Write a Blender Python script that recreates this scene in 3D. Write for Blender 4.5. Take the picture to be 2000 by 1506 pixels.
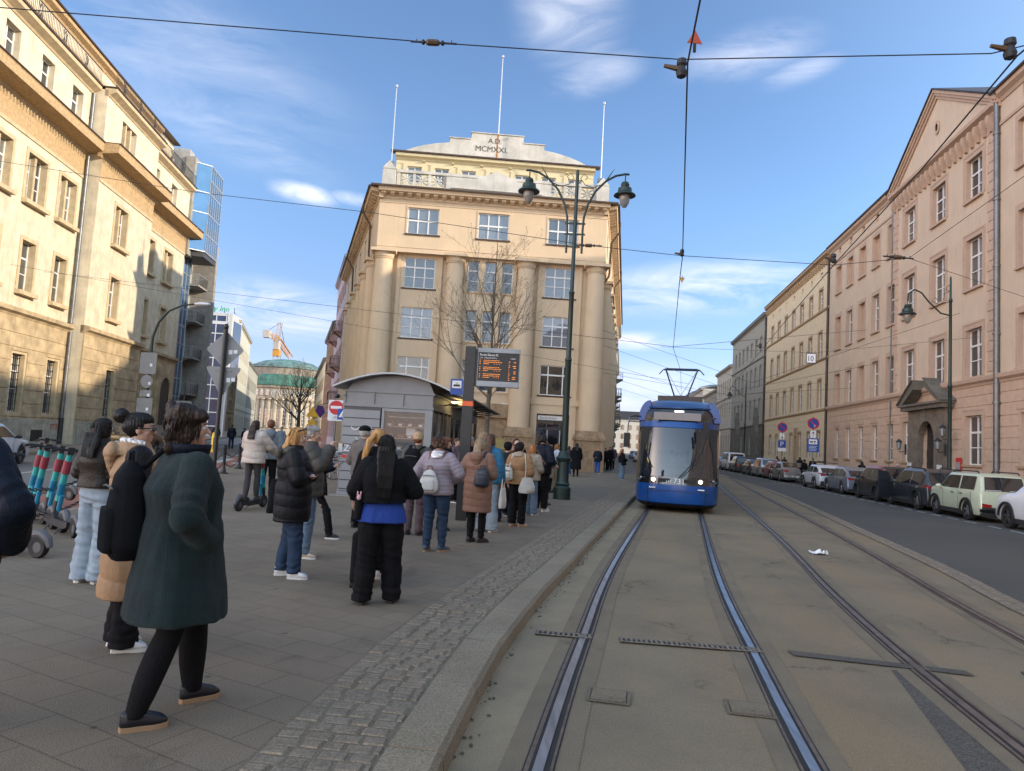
import bpy, bmesh, math, random
import numpy as np
from mathutils import Vector, Matrix
R = math.radians
for o in list(bpy.data.objects): bpy.data.objects.remove(o)
SC = bpy.context.scene
COL = SC.collection
# ------------------------------------------------------------------ camera
FPX, CAMH = 1388.0, 1.75
roll = R(3.2); pit = math.atan(111*math.cos(roll)/FPX)
fw = Vector((0, math.cos(pit), math.sin(pit))); r0 = Vector((1, 0, 0)); u0 = r0.cross(fw)
rt = math.cos(roll)*r0 + math.sin(roll)*u0; up = -math.sin(roll)*r0 + math.cos(roll)*u0
cd = bpy.data.cameras.new('camera'); cam = bpy.data.objects.new('camera', cd); COL.objects.link(cam)
mw = Matrix.Identity(4)
for i in range(3): mw[i][0] = rt[i]; mw[i][1] = up[i]; mw[i][2] = -fw[i]
mw[2][3] = CAMH; cam.matrix_world = mw
cd.sensor_width = 36; cd.lens = 36*FPX/2000; cd.clip_start = .05; cd.clip_end = 3000
SC.camera = cam
# ------------------------------------------------------------------ sky and sun
SUN_EL, SUN_AZ = R(17.4), R(105)          # azimuth clockwise from +Y
w = bpy.data.worlds.new('World'); SC.world = w; w.use_nodes = True
nt = w.node_tree; N = nt.nodes; L = nt.links; N.clear()
def nd(nt, t, **k):
    n = nt.nodes.new(t)
    for a, b in k.items(): setattr(n, a, b)
    return n
sky = nd(nt, 'ShaderNodeTexSky', sky_type='NISHITA', sun_disc=False, sun_elevation=SUN_EL, sun_rotation=-SUN_AZ,
         altitude=200, air_density=1.0, dust_density=0.6, ozone_density=2.2)
bg = nd(nt, 'ShaderNodeBackground'); out = nd(nt, 'ShaderNodeOutputWorld')
bg.inputs[1].default_value = 0.15
tc = nd(nt, 'ShaderNodeTexCoord')
sep = nd(nt, 'ShaderNodeSeparateXYZ'); L.new(tc.outputs['Generated'], sep.inputs[0])
# patches of thin cloud: (azimuth, elevation, half width, half height, tilt, strength) in degrees
n1 = nd(nt, 'ShaderNodeTexNoise'); n1.inputs['Scale'].default_value = 5.5; n1.inputs['Detail'].default_value = 12; n1.inputs['Roughness'].default_value = .62; n1.inputs['Distortion'].default_value = .6
mp = nd(nt, 'ShaderNodeMapping'); mp.inputs['Rotation'].default_value = (0, R(8), R(20)); mp.inputs['Scale'].default_value = (1, 1, 3.6); L.new(tc.outputs['Generated'], mp.inputs[0]); L.new(mp.outputs[0], n1.inputs['Vector'])
cr = nd(nt, 'ShaderNodeMapRange'); cr.inputs[1].default_value = .36; cr.inputs[2].default_value = .74; L.new(n1.outputs[0], cr.inputs[0])
acc_ = None
for az_, el_, sa_, sb_, ti_, st_ in ((3.1, 32.5, 4.0, 4.2, 60, .48), (5.6, 28.3, 3.6, 1.5, 14, .45), (17.5, 29.2, 5.0, 1.8, 8, .36), (21.5, 27.6, 2.8, .9, 12, .4), (-27, 26, 13, 4.5, -12, .2), (-23.5, 21.5, 8.5, 2.6, -14, .24), (-17.6, 18.0, 2.6, .85, -6, .9), (-13.6, 18.1, 2.0, .55, -4, .55), (15.5, 12.8, 10.5, 2.2, 3, .95), (10.5, 8.6, 4.5, .8, 0, .7),
                                  (-18.5, 8.9, 8.0, 2.4, -3, .85), (-40, 14, 16, 5, -8, .4), (38, 8, 20, 3, 4, .4), (-60, 30, 20, 8, 0, .4), (70, 35, 25, 8, 0, .4), (10, 4.5, 26, 2.6, 0, .5)):
    a_, e_ = R(az_), R(el_); c0 = Vector((math.sin(a_)*math.cos(e_), math.cos(a_)*math.cos(e_), math.sin(e_))); ra = Vector((math.cos(a_), -math.sin(a_), 0)); rb = ra.cross(c0)*1.0; t_ = R(ti_); u_ = ra*math.cos(t_)+rb*math.sin(t_); v_ = rb*math.cos(t_)-ra*math.sin(t_)
    du = nd(nt, 'ShaderNodeVectorMath', operation='DOT_PRODUCT'); L.new(tc.outputs['Generated'], du.inputs[0]); du.inputs[1].default_value = u_/math.sin(R(sa_)); dv = nd(nt, 'ShaderNodeVectorMath', operation='DOT_PRODUCT'); L.new(tc.outputs['Generated'], dv.inputs[0]); dv.inputs[1].default_value = v_/math.sin(R(sb_))
    dw = nd(nt, 'ShaderNodeVectorMath', operation='DOT_PRODUCT'); L.new(tc.outputs['Generated'], dw.inputs[0]); dw.inputs[1].default_value = c0; gt = nd(nt, 'ShaderNodeMath', operation='GREATER_THAN'); L.new(dw.outputs['Value'], gt.inputs[0]); gt.inputs[1].default_value = 0
    cx_ = nd(nt, 'ShaderNodeCombineXYZ'); L.new(du.outputs['Value'], cx_.inputs[0]); L.new(dv.outputs['Value'], cx_.inputs[1]); ln_ = nd(nt, 'ShaderNodeVectorMath', operation='LENGTH'); L.new(cx_.outputs[0], ln_.inputs[0])
    mr = nd(nt, 'ShaderNodeMapRange', interpolation_type='SMOOTHSTEP'); mr.inputs[1].default_value = .15; mr.inputs[2].default_value = 1.25; mr.inputs[3].default_value = st_; mr.inputs[4].default_value = 0; L.new(ln_.outputs['Value'], mr.inputs[0])
    mm_ = nd(nt, 'ShaderNodeMath', operation='MULTIPLY'); L.new(mr.outputs[0], mm_.inputs[0]); L.new(gt.outputs[0], mm_.inputs[1])
    if acc_ is None: acc_ = mm_.outputs[0]
    else: mxx = nd(nt, 'ShaderNodeMath', operation='MAXIMUM'); L.new(acc_, mxx.inputs[0]); L.new(mm_.outputs[0], mxx.inputs[1]); acc_ = mxx.outputs[0]
ad = nd(nt, 'ShaderNodeMath', operation='MULTIPLY'); L.new(acc_, ad.inputs[0]); L.new(cr.outputs[0], ad.inputs[1])
tint = nd(nt, 'ShaderNodeMix', data_type='RGBA', blend_type='MULTIPLY'); tint.inputs[0].default_value = 1
L.new(sky.outputs[0], tint.inputs[6]); tint.inputs[7].default_value = (.94, .93, .98, 1)
# sky gain: dimmed ahead, warm boost added behind the camera to lift shade
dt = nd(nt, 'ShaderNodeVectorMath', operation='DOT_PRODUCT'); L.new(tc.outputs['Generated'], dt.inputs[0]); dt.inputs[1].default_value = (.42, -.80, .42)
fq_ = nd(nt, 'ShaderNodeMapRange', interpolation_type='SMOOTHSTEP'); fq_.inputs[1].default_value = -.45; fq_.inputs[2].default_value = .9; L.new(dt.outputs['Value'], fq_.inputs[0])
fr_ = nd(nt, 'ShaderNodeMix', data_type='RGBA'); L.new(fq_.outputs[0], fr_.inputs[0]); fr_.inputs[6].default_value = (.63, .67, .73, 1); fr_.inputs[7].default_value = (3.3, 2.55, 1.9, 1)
mx = nd(nt, 'ShaderNodeMix', data_type='RGBA'); L.new(ad.outputs[0], mx.inputs[0]); L.new(tint.outputs[2], mx.inputs[6]); mx.inputs[7].default_value = (7.6, 6.7, 6.3, 1)
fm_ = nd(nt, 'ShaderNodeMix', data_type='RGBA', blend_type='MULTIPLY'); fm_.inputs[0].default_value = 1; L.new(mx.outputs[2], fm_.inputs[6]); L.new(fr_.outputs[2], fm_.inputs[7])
hz = nd(nt, 'ShaderNodeMapRange'); hz.inputs[1].default_value = .02; hz.inputs[2].default_value = .32; L.new(sep.outputs[2], hz.inputs[0]); hm = nd(nt, 'ShaderNodeMix', data_type='RGBA'); L.new(hz.outputs[0], hm.inputs[0]); hm.inputs[6].default_value = (.84, .74, .93, 1); hm.inputs[7].default_value = (1.02, 1.05, 1.02, 1)
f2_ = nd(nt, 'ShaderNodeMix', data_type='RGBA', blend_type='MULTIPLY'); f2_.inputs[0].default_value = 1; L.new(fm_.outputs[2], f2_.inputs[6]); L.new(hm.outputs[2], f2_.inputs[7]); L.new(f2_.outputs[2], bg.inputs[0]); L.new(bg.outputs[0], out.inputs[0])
sl = bpy.data.lights.new('sun', 'SUN'); sl.energy = 2.5; sl.angle = R(.9); sl.color = (1, .84, .64)
so = bpy.data.objects.new('sun', sl); COL.objects.link(so)
sd = Vector((math.sin(SUN_AZ)*math.cos(SUN_EL), math.cos(SUN_AZ)*math.cos(SUN_EL), math.sin(SUN_EL)))
so.rotation_euler = sd.to_track_quat('Z', 'Y').to_euler(); so.location = (60, -60, 60)
SC.view_settings.view_transform = 'Standard'; SC.view_settings.look = 'None'; SC.view_settings.exposure = 1.32; SC.view_settings.gamma = 1
SC.render.engine = 'CYCLES'
# ------------------------------------------------------------------ materials
MATS = {}
def lin(c):
    return tuple(((x/255)/12.92 if x/255 <= .04045 else ((x/255+.055)/1.055)**2.4) for x in c)
def mat(name, col, rough=.75, metal=0., var=.12, scale=2.5, bump=0., bscale=60., streak=0., col2=None, spec=.5, emit=0., coat=0., alpha=1., sv=(1, 1, 1), trans=0., sheen=0.):
    """colour is LINEAR albedo; var = strength of a soft mottling; streak = vertical rain stains"""
    if name in MATS: return MATS[name]
    m = bpy.data.materials.new(name); m.use_nodes = True; t = m.node_tree; b = t.nodes['Principled BSDF']
    b.inputs['Roughness'].default_value = rough; b.inputs['Metallic'].default_value = metal
    b.inputs['Specular IOR Level'].default_value = spec
    if coat: b.inputs['Coat Weight'].default_value = coat; b.inputs['Coat Roughness'].default_value = .06
    if sheen: b.inputs['Sheen Weight'].default_value = sheen; b.inputs['Sheen Roughness'].default_value = .5
    if trans: b.inputs['Transmission Weight'].default_value = trans
    if alpha < 1: b.inputs['Alpha'].default_value = alpha
    if emit: b.inputs['Emission Color'].default_value = (*col, 1); b.inputs['Emission Strength'].default_value = emit
    b.inputs['Base Color'].default_value = (*col, 1)
    if var or bump or streak:
        c = nd(t, 'ShaderNodeTexCoord'); mpn = nd(t, 'ShaderNodeMapping'); mpn.inputs['Scale'].default_value = sv; t.links.new(c.outputs['Object'], mpn.inputs[0])
        n = nd(t, 'ShaderNodeTexNoise'); n.inputs['Scale'].default_value = scale; n.inputs['Detail'].default_value = 6; n.inputs['Roughness'].default_value = .6
        t.links.new(mpn.outputs[0], n.inputs['Vector'])
        x = nd(t, 'ShaderNodeMix', data_type='RGBA'); x.inputs[6].default_value = (*[v*(1+var) for v in col], 1)
        x.inputs[7].default_value = (*(col2 or [v*(1-var*1.6) for v in col]), 1)
        rp = nd(t, 'ShaderNodeMapRange'); rp.inputs[1].default_value = .32; rp.inputs[2].default_value = .68; t.links.new(n.outputs[0], rp.inputs[0])
        t.links.new(rp.outputs[0], x.inputs[0]); last = x.outputs[2]
        if streak:
            m_ = nd(t, 'ShaderNodeMapping'); m_.inputs['Scale'].default_value = (2.6, 2.6, .22); t.links.new(c.outputs['Object'], m_.inputs[0])
            q = nd(t, 'ShaderNodeTexNoise'); q.inputs['Scale'].default_value = 1.6; q.inputs['Detail'].default_value = 8; q.inputs['Roughness'].default_value = .7; t.links.new(m_.outputs[0], q.inputs['Vector'])
            r = nd(t, 'ShaderNodeMapRange'); r.inputs[1].default_value = .5; r.inputs[2].default_value = .78; r.inputs[4].default_value = streak; t.links.new(q.outputs[0], r.inputs[0])
            y = nd(t, 'ShaderNodeMix', data_type='RGBA'); t.links.new(r.outputs[0], y.inputs[0]); t.links.new(last, y.inputs[6]); y.inputs[7].default_value = (*[v*.42 for v in col], 1); last = y.outputs[2]
        t.links.new(last, b.inputs['Base Color'])
        if bump:
            n3 = nd(t, 'ShaderNodeTexNoise'); n3.inputs['Scale'].default_value = bscale; n3.inputs['Detail'].default_value = 4; t.links.new(mpn.outputs[0], n3.inputs['Vector'])
            bp = nd(t, 'ShaderNodeBump'); bp.inputs['Strength'].default_value = bump; bp.inputs['Distance'].default_value = .02; t.links.new(n3.outputs[0], bp.inputs['Height']); t.links.new(bp.outputs[0], b.inputs['Normal'])
    MATS[name] = m; return m
def glassmat(name, dark, light, stripes=0.):
    """window pane: dark room or curtain behind a reflecting pane, different in every window"""
    m = bpy.data.materials.new(name); m.use_nodes = True; t = m.node_tree; b = t.nodes['Principled BSDF']
    oi = nd(t, 'ShaderNodeObjectInfo'); rr = nd(t, 'ShaderNodeMapRange'); rr.inputs[1].default_value = .3; rr.inputs[2].default_value = .9
    t.links.new(oi.outputs['Random'], rr.inputs[0])
    x = nd(t, 'ShaderNodeMix', data_type='RGBA'); x.inputs[6].default_value = (*dark, 1); x.inputs[7].default_value = (*light, 1); t.links.new(rr.outputs[0], x.inputs[0]); last = x.outputs[2]
    if stripes:
        c = nd(t, 'ShaderNodeTexCoord'); w_ = nd(t, 'ShaderNodeTexWave'); w_.inputs['Scale'].default_value = 5; w_.inputs['Distortion'].default_value = 1.2; t.links.new(c.outputs['Object'], w_.inputs['Vector'])
        y = nd(t, 'ShaderNodeMix', data_type='RGBA', blend_type='MULTIPLY'); y.inputs[0].default_value = stripes; t.links.new(last, y.inputs[6]); t.links.new(w_.outputs['Color'], y.inputs[7]); last = y.outputs[2]
    t.links.new(last, b.inputs['Base Color']); b.inputs['Roughness'].default_value = .04; b.inputs['Specular IOR Level'].default_value = .9
    b.inputs['Coat Weight'].default_value = .6; b.inputs['Coat Roughness'].default_value = .02
    c = nd(t, 'ShaderNodeTexCoord'); n3 = nd(t, 'ShaderNodeTexNoise'); n3.inputs['Scale'].default_value = 1.1; t.links.new(c.outputs['Object'], n3.inputs['Vector'])
    bp = nd(t, 'ShaderNodeBump'); bp.inputs['Strength'].default_value = .12; bp.inputs['Distance'].default_value = .05; t.links.new(n3.outputs[0], bp.inputs['Height']); t.links.new(bp.outputs[0], b.inputs['Coat Normal'])
    t.links.new(bp.outputs[0], b.inputs['Normal'])
    MATS[name] = m; return m
# ------------------------------------------------------------------ mesh builder
class MB:
    def __init__(s): s.v = []; s.f = []; s.m = []
    def add(s, vs, fs, mi=0, M=None):
        o = len(s.v)
        s.v += [tuple(M @ Vector(p)) for p in vs] if M is not None else [tuple(p) for p in vs]
        s.f += [tuple(i+o for i in f) for f in fs]; s.m += [mi]*len(fs); return s
    def box(s, x0, x1, y0, y1, z0, z1, mi=0, M=None):
        return s.add([(x0, y0, z0), (x1, y0, z0), (x1, y1, z0), (x0, y1, z0), (x0, y0, z1), (x1, y0, z1), (x1, y1, z1), (x0, y1, z1)],
                     [(0, 3, 2, 1), (4, 5, 6, 7), (0, 1, 5, 4), (1, 2, 6, 5), (2, 3, 7, 6), (3, 0, 4, 7)], mi, M)
    def tube(s, pts, r, n=8, mi=0, M=None, cap=True, flat=None):
        pts = [Vector(p) for p in pts]; rs = r if isinstance(r, (list, tuple)) else [r]*len(pts)
        vs = []; fs = []; prev = None
        for i, p in enumerate(pts):
            d = (pts[min(i+1, len(pts)-1)]-pts[max(i-1, 0)]); d = d.normalized() if d.length > 1e-9 else Vector((0, 0, 1))
            if prev is None: a = d.orthogonal().normalized()
            else: a = (prev-d*prev.dot(d)); a = a.normalized() if a.length > 1e-6 else d.orthogonal().normalized()
            prev = a; b = d.cross(a)
            for k in range(n):
                t = 2*math.pi*k/n; vs.append(p+a*(math.cos(t)*rs[i])+b*(math.sin(t)*rs[i]))
        for i in range(len(pts)-1):
            for k in range(n):
                k2 = (k+1) % n; fs.append((i*n+k, i*n+k2, (i+1)*n+k2, (i+1)*n+k))
        if cap: fs.append(tuple(range(n-1, -1, -1))); fs.append(tuple((len(pts)-1)*n+k for k in range(n)))
        return s.add(vs, fs, mi, M)
    def lathe(s, prof, n=20, mi=0, M=None, c=(0, 0, 0), a0=0, a1=2*math.pi):
        full = abs(a1-a0-2*math.pi) < 1e-6; k_ = n if full else n+1
        vs = [(c[0]+r*math.cos(a0+(a1-a0)*k/n), c[1]+r*math.sin(a0+(a1-a0)*k/n), c[2]+z) for r, z in prof for k in range(k_)]; fs = []
        for i in range(len(prof)-1):
            for k in range(n):
                k2 = (k+1) % k_; fs.append((i*k_+k, i*k_+k2, (i+1)*k_+k2, (i+1)*k_+k))
        return s.add(vs, fs, mi, M)
    def ell(s, c, r, n=14, m=9, mi=0, rot=None):
        vs = []; fs = []; rot = rot or Matrix.Identity(3); c = Vector(c)
        for i in range(1, m):
            th = math.pi*i/m
            for k in range(n):
                p = 2*math.pi*k/n; vs.append(c+rot @ Vector((r[0]*math.sin(th)*math.cos(p), r[1]*math.sin(th)*math.sin(p), r[2]*math.cos(th))))
        vs.append(c+rot @ Vector((0, 0, r[2]))); vs.append(c+rot @ Vector((0, 0, -r[2]))); T = len(vs)-2
        for i in range(m-2):
            for k in range(n):
                k2 = (k+1) % n; fs.append((i*n+k, (i+1)*n+k, (i+1)*n+k2, i*n+k2))
        for k in range(n): fs.append((T, k, (k+1) % n)); fs.append((T+1, (m-2)*n+(k+1) % n, (m-2)*n+k))
        return s.add(vs, fs, mi)
    def loft(s, rings, mi=0, cap=True):
        """rings: list of equally long closed point lists"""
        n = len(rings[0]); vs = [p for r in rings for p in r]; fs = []
        for i in range(len(rings)-1):
            for k in range(n):
                k2 = (k+1) % n; fs.append((i*n+k, i*n+k2, (i+1)*n+k2, (i+1)*n+k))
        if cap: fs.append(tuple(range(n-1, -1, -1))); fs.append(tuple((len(rings)-1)*n+k for k in range(n)))
        return s.add(vs, fs, mi)
    def prism(s, poly, h0, h1, axis='z', mi=0, M=None):
        """poly: 2-D outline, extruded along axis from h0 to h1"""
        P = {'z': lambda a, b, h: (a, b, h), 'y': lambda a, b, h: (a, h, b), 'x': lambda a, b, h: (h, a, b)}[axis]
        n = len(poly); vs = [P(a, b, h0) for a, b in poly]+[P(a, b, h1) for a, b in poly]
        fs = [tuple(range(n)), tuple(range(2*n-1, n-1, -1))]+[(i, (i+1) % n, n+(i+1) % n, n+i) for i in range(n)]
        return s.add(vs, fs, mi, M)
    def mesh(s, name, mats, smooth=False):
        me = bpy.data.meshes.new(name); me.from_pydata(s.v, [], s.f)
        for m in (mats if isinstance(mats, (list, tuple)) else [mats]): me.materials.append(m)
        if any(s.m): me.polygons.foreach_set('material_index', s.m)
        bm = bmesh.new(); bm.from_mesh(me); bmesh.ops.recalc_face_normals(bm, faces=bm.faces); bm.to_mesh(me); bm.free()
        if smooth:
            me.polygons.foreach_set('use_smooth', [True]*len(me.polygons))
            if smooth != 'all': me.set_sharp_from_angle(angle=R(smooth if smooth > 1 else 38))
        me.update(); return me
    def build(s, name, mats, parent=None, smooth=False, loc=None, rot=None, label=None):
        return link(name, s.mesh(name, mats, smooth), parent, loc, rot, label)
def link(name, me, parent=None, loc=None, rot=None, label=None):
    o = bpy.data.objects.new(name, me); COL.objects.link(o)
    if parent is not None: o.parent = parent
    if loc is not None: o.location = loc
    if rot is not None: o.rotation_euler = rot
    if label: o['label'] = label
    return o
def tag(o, label, cat, group=None):
    o['label'] = label; o['category'] = cat
    if group: o['group'] = group
    return o
def struct(o): o['kind'] = 'structure'; return o
def thing(name, label, cat, loc=(0, 0, 0), rz=0, group=None):
    o = bpy.data.objects.new(name, None); o.empty_display_size = .2; COL.objects.link(o); o.location = loc; o.rotation_euler = (0, 0, rz)
    return tag(o, label, cat, group)
def kids(o): return [c for c in bpy.data.objects if c.parent == o]
def dup(root, loc, rz, label=None, group=None):
    ch = {}
    for c in bpy.data.objects:
        if c.parent: ch.setdefault(c.parent.name, []).append(c)
    def cp(o, par):
        c = o.copy(); COL.objects.link(c)
        if par is not None: c.parent = par
        for k in ch.get(o.name, []): cp(k, c)
        return c
    r = cp(root, None); r.location = loc; r.rotation_euler = (0, 0, rz)
    if label: r['label'] = label
    if group: r['group'] = group
    return r
def text(s, size, m, parent, M, name='lettering', ext=.004, align='LEFT', label=None, shear=0, sx=1):
    c = bpy.data.curves.new(name, 'FONT'); c.body = s; c.size = size; c.extrude = ext; c.align_x = align; c.shear = shear; c.resolution_u = 3
    o = bpy.data.objects.new('tmp', c); COL.objects.link(o)
    dg = bpy.context.evaluated_depsgraph_get(); me = bpy.data.meshes.new_from_object(o.evaluated_get(dg)); bpy.data.objects.remove(o)
    me.transform(M @ Matrix.Diagonal((sx, 1, 1, 1))); me.materials.clear(); me.materials.append(m); return link(name, me, parent, label=label)
# text lying in a vertical plane facing local -Y : rotate X by 90deg
TXM = Matrix.Rotation(R(90), 4, 'X')
# ------------------------------------------------------------------ curve helpers
def cr_(pts, step=1.0):
    P = [Vector((p[0], p[1], 0)) for p in pts]; P = [P[0]*2-P[1]]+P+[P[-1]*2-P[-2]]; out = []
    for i in range(1, len(P)-2):
        n = max(1, int((P[i+1]-P[i]).length/step))
        for k in range(n):
            t = k/n; a, b, c, d = P[i-1:i+3]
            out.append(.5*((2*b)+(c-a)*t+(2*a-5*b+4*c-d)*t*t+(3*b-a-3*c+d)*t**3))
    out.append(P[-2]); return out
def offs(C, o):
    r = []
    for i, p in enumerate(C):
        d = (C[min(i+1, len(C)-1)]-C[max(i-1, 0)]).normalized(); r.append(p+Vector((d.y, -d.x, 0))*o)
    return r
def strip(C, o0, o1, z, name, m, parent=None, thick=0):
    A = offs(C, o0); B = offs(C, o1); b = MB(); n = len(A)
    vs = [(p.x, p.y, z) for p in A]+[(p.x, p.y, z) for p in B]
    b.add(vs, [(i, i+1, n+i+1, n+i) for i in range(n-1)])
    if thick: b.add([(p.x, p.y, z) for p in A]+[(p.x, p.y, z-thick) for p in A], [(i, i+1, n+i+1, n+i) for i in range(n-1)]); b.add([(p.x, p.y, z) for p in B]+[(p.x, p.y, z-thick) for p in B], [(i, i+1, n+i+1, n+i) for i in range(n-1)])
    o = b.build(name, m, parent); return o
# ------------------------------------------------------------------ facade generator
# local frame of a building: +X along the facade (left to right seen from the street), -Y towards the street, Z up
def facade(x0, x1, z0, z1, paints, holes, name, mats, parent, y=0., body=None, extra=None):
    """paints: (x0,x1,z0,z1,out,mat) painted in order; holes: (x0,x1,z0,z1,reveal); body: depth of the block behind"""
    xs = {x0, x1}; zs = {z0, z1}
    for p in list(paints)+[h for h in holes]:
        for a in p[:2]:
            if x0 < a < x1: xs.add(round(a, 3))
        for a in p[2:4]:
            if z0 < a < z1: zs.add(round(a, 3))
    xs = sorted(xs); zs = sorted(zs); nx, nz = len(xs)-1, len(zs)-1
    cx = np.array([(xs[i]+xs[i+1])/2 for i in range(nx)]); cz = np.array([(zs[i]+zs[i+1])/2 for i in range(nz)])
    D = np.zeros((nx, nz)); MI = np.zeros((nx, nz), int); HO = np.zeros((nx, nz), bool)
    for p in paints:
        s = np.outer((cx > p[0]) & (cx < p[1]), (cz > p[2]) & (cz < p[3])); D[s] = p[4]; MI[s] = p[5] if len(p) > 5 else 0
    for h in holes:
        s = np.outer((cx > h[0]) & (cx < h[1]), (cz > h[2]) & (cz < h[3])); D[s] = -h[4]; HO[s] = True
    b = MB() if extra is None else extra
    for i in range(nx):
        for j in range(nz):
            d = D[i, j]; X0, X1, Z0, Z1 = xs[i], xs[i+1], zs[j], zs[j+1]; m_ = int(MI[i, j])
            if not HO[i, j]: b.add([(X0, y-d, Z0), (X1, y-d, Z0), (X1, y-d, Z1), (X0, y-d, Z1)], [(0, 1, 2, 3)], m_)
            if i+1 < nx and abs(D[i+1, j]-d) > 1e-4:
                e_ = D[i+1, j]; mm = m_ if (d > e_ or HO[i+1, j]) and not HO[i, j] else int(MI[i+1, j])
                b.add([(X1, y-d, Z0), (X1, y-e_, Z0), (X1, y-e_, Z1), (X1, y-d, Z1)], [(0, 1, 2, 3)], mm)
            if j+1 < nz and abs(D[i, j+1]-d) > 1e-4:
                e_ = D[i, j+1]; mm = m_ if (d > e_ or HO[i, j+1]) and not HO[i, j] else int(MI[i, j+1])
                b.add([(X0, y-d, Z1), (X1, y-d, Z1), (X1, y-e_, Z1), (X0, y-e_, Z1)], [(0, 1, 2, 3)], mm)
            for edge, X in ((i == 0, X0), (i == nx-1, X1)):
                if edge and d > .001: b.add([(X, y-d, Z0), (X, y, Z0), (X, y, Z1), (X, y-d, Z1)], [(0, 1, 2, 3)], m_)
            for edge, Z in ((j == 0, Z0), (j == nz-1, Z1)):
                if edge and abs(d) > .001: b.add([(X0, y-d, Z), (X1, y-d, Z), (X1, y, Z), (X0, y, Z)], [(0, 1, 2, 3)], m_)
    if body:
        b.add([(x0, y, z0), (x0, y+body, z0), (x0, y+body, z1), (x0, y, z1)], [(0, 1, 2, 3)]); b.add([(x1, y, z0), (x1, y+body, z0), (x1, y+body, z1), (x1, y, z1)], [(0, 1, 2, 3)])
        b.add([(x0, y+body, z0), (x1, y+body, z0), (x1, y+body, z1), (x0, y+body, z1)], [(0, 1, 2, 3)]); b.add([(x0, y, z1), (x1, y, z1), (x1, y+body, z1), (x0, y+body, z1)], [(0, 1, 2, 3)])
    me = b.mesh(name, mats); return link(name, me, parent)
WC = {}
def window(parent, x, z, w, h, y, kind=((.5,), (.35, .67)), fr='white_paint', gl='glass', sill=None, bars=None, t=.055, silldepth=.12, name='window'):
    """window with lower left corner at x,z; y = plane of the frame; kind = mullion fractions (vertical, horizontal)"""
    k = (round(w, 2), round(h, 2), kind, fr, gl, sill, bars)
    if k not in WC:
        b = MB(); d = .06
        b.box(0, t, 0, d, 0, h); b.box(w-t, w, 0, d, 0, h); b.box(t, w-t, 0, d, 0, t); b.box(t, w-t, 0, d, h-t, h)
        for v in kind[0]: b.box(w*v-t*.6, w*v+t*.6, -.012, d-.012, t, h-t)
        xs = [t]+[w*v for v in kind[0]]+[w-t]
        for q in kind[1]:
            tt = t*.85 if q == kind[1][-1] else t*.4
            for a, c in zip(xs[:-1], xs[1:]): b.box(a+t*.5, c-t*.5, -.005, d-.01, h*q-tt, h*q+tt)
        f = b.mesh('window_frame', MATS[fr]); p = MB().box(t*.5, w-t*.5, .045, .05, t*.5, h-t*.5).mesh('pane', MATS[gl]); s_ = None; g = None
        if sill: s_ = MB().box(-.14, w+.14, -silldepth-.12, .0, -.11, -.002).mesh('sill', MATS[sill])
        if bars:
            b2 = MB()
            for i in range(bars[0]): xx = w*(i+.5)/bars[0]; b2.box(xx-.012, xx+.012, -.13, -.106, -.02, h+.02)
            for i in range(bars[1]): zz_ = h*(i+.5)/bars[1]; b2.box(-.03, w+.03, -.104, -.085, zz_-.015, zz_+.015)
            g = b2.mesh('grille', MATS['iron'])
        WC[k] = (f, p, s_, g)
    f, p, s_, g = WC[k]; o = link(name, f, parent, (x, y, z)); link('pane', p, o)
    if s_: link('sill', s_, o)
    if g: link('grille', g, o)
    return o
# palette
mat('white_paint', (.72, .71, .68), .5, var=.06); mat('dark_paint', (.05, .05, .05), .5, var=.1); mat('iron', (.022, .022, .024), .5, var=.2)
glassmat('glass', (.012, .016, .02), (.12, .12, .11)); glassmat('lace', (.045, .07, .11), (.20, .235, .29), .7); glassmat('darkglass', (.008, .010, .013), (.03, .035, .045), .4)
mat('left_plaster', (.58, .505, .37), .9, var=.13, scale=1.2, bump=.3, bscale=25, streak=.62); mat('left_rough', (.43, .295, .155), .95, var=.16, scale=6, bump=.6, bscale=22)
mat('left_stone', (.43, .33, .20), .92, var=.22, scale=1.3, bump=.5, bscale=14, streak=.6); mat('left_trim', (.50, .39, .24), .85, var=.12, streak=.4); mat('left_plinth', (.36, .33, .26), .92, var=.2, scale=2, bump=.3, streak=.5)
mat('roof_metal', (.055, .045, .04), .5, metal=.3, var=.2); mat('zinc', (.17, .175, .18), .45, metal=.6, var=.15); mat('brown_metal', (.06, .035, .02), .5, metal=.2)
mat('pink_plaster', (.565, .45, .33), .9, var=.05, scale=.8, bump=.15, bscale=30, streak=.26); mat('pink_deep', (.51, .37, .27), .9, var=.07, bump=.1, bscale=30, streak=.22); mat('pink_trim', (.46, .335, .245), .85, var=.05)
mat('yellow_plaster', (.67, .55, .36), .9, var=.07, bump=.1, streak=.22); mat('yellow_trim', (.38, .27, .16), .85, var=.08)
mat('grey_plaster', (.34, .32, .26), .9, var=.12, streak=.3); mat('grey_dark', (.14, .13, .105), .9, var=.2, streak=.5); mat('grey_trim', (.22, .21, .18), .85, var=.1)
mat('pale_plaster', (.56, .50, .40), .9, var=.08, streak=.2); mat('pale_trim', (.42, .37, .29), .9, var=.1)
mat('post_plaster', (.60, .455, .30), .88, var=.045, scale=.7, bump=.12, bscale=30, streak=.22); mat('post_deep', (.56, .39, .23), .88, var=.05); mat('post_pent', (.58, .50, .31), .88, var=.04)
mat('post_stone', (.30, .20, .115), .9, var=.22, scale=3, bump=.4, bscale=20, streak=.4); mat('parapet_plaster', (.50, .475, .42), .9, var=.14, scale=1.1, bump=.2, streak=.45)
mat('brick_red', (.20, .10, .07), .9, var=.2); mat('rose_plaster', (.36, .22, .20), .9, var=.1, streak=.2); mat('mauve_plaster', (.38, .33, .34), .9, var=.1, streak=.2)
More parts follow.
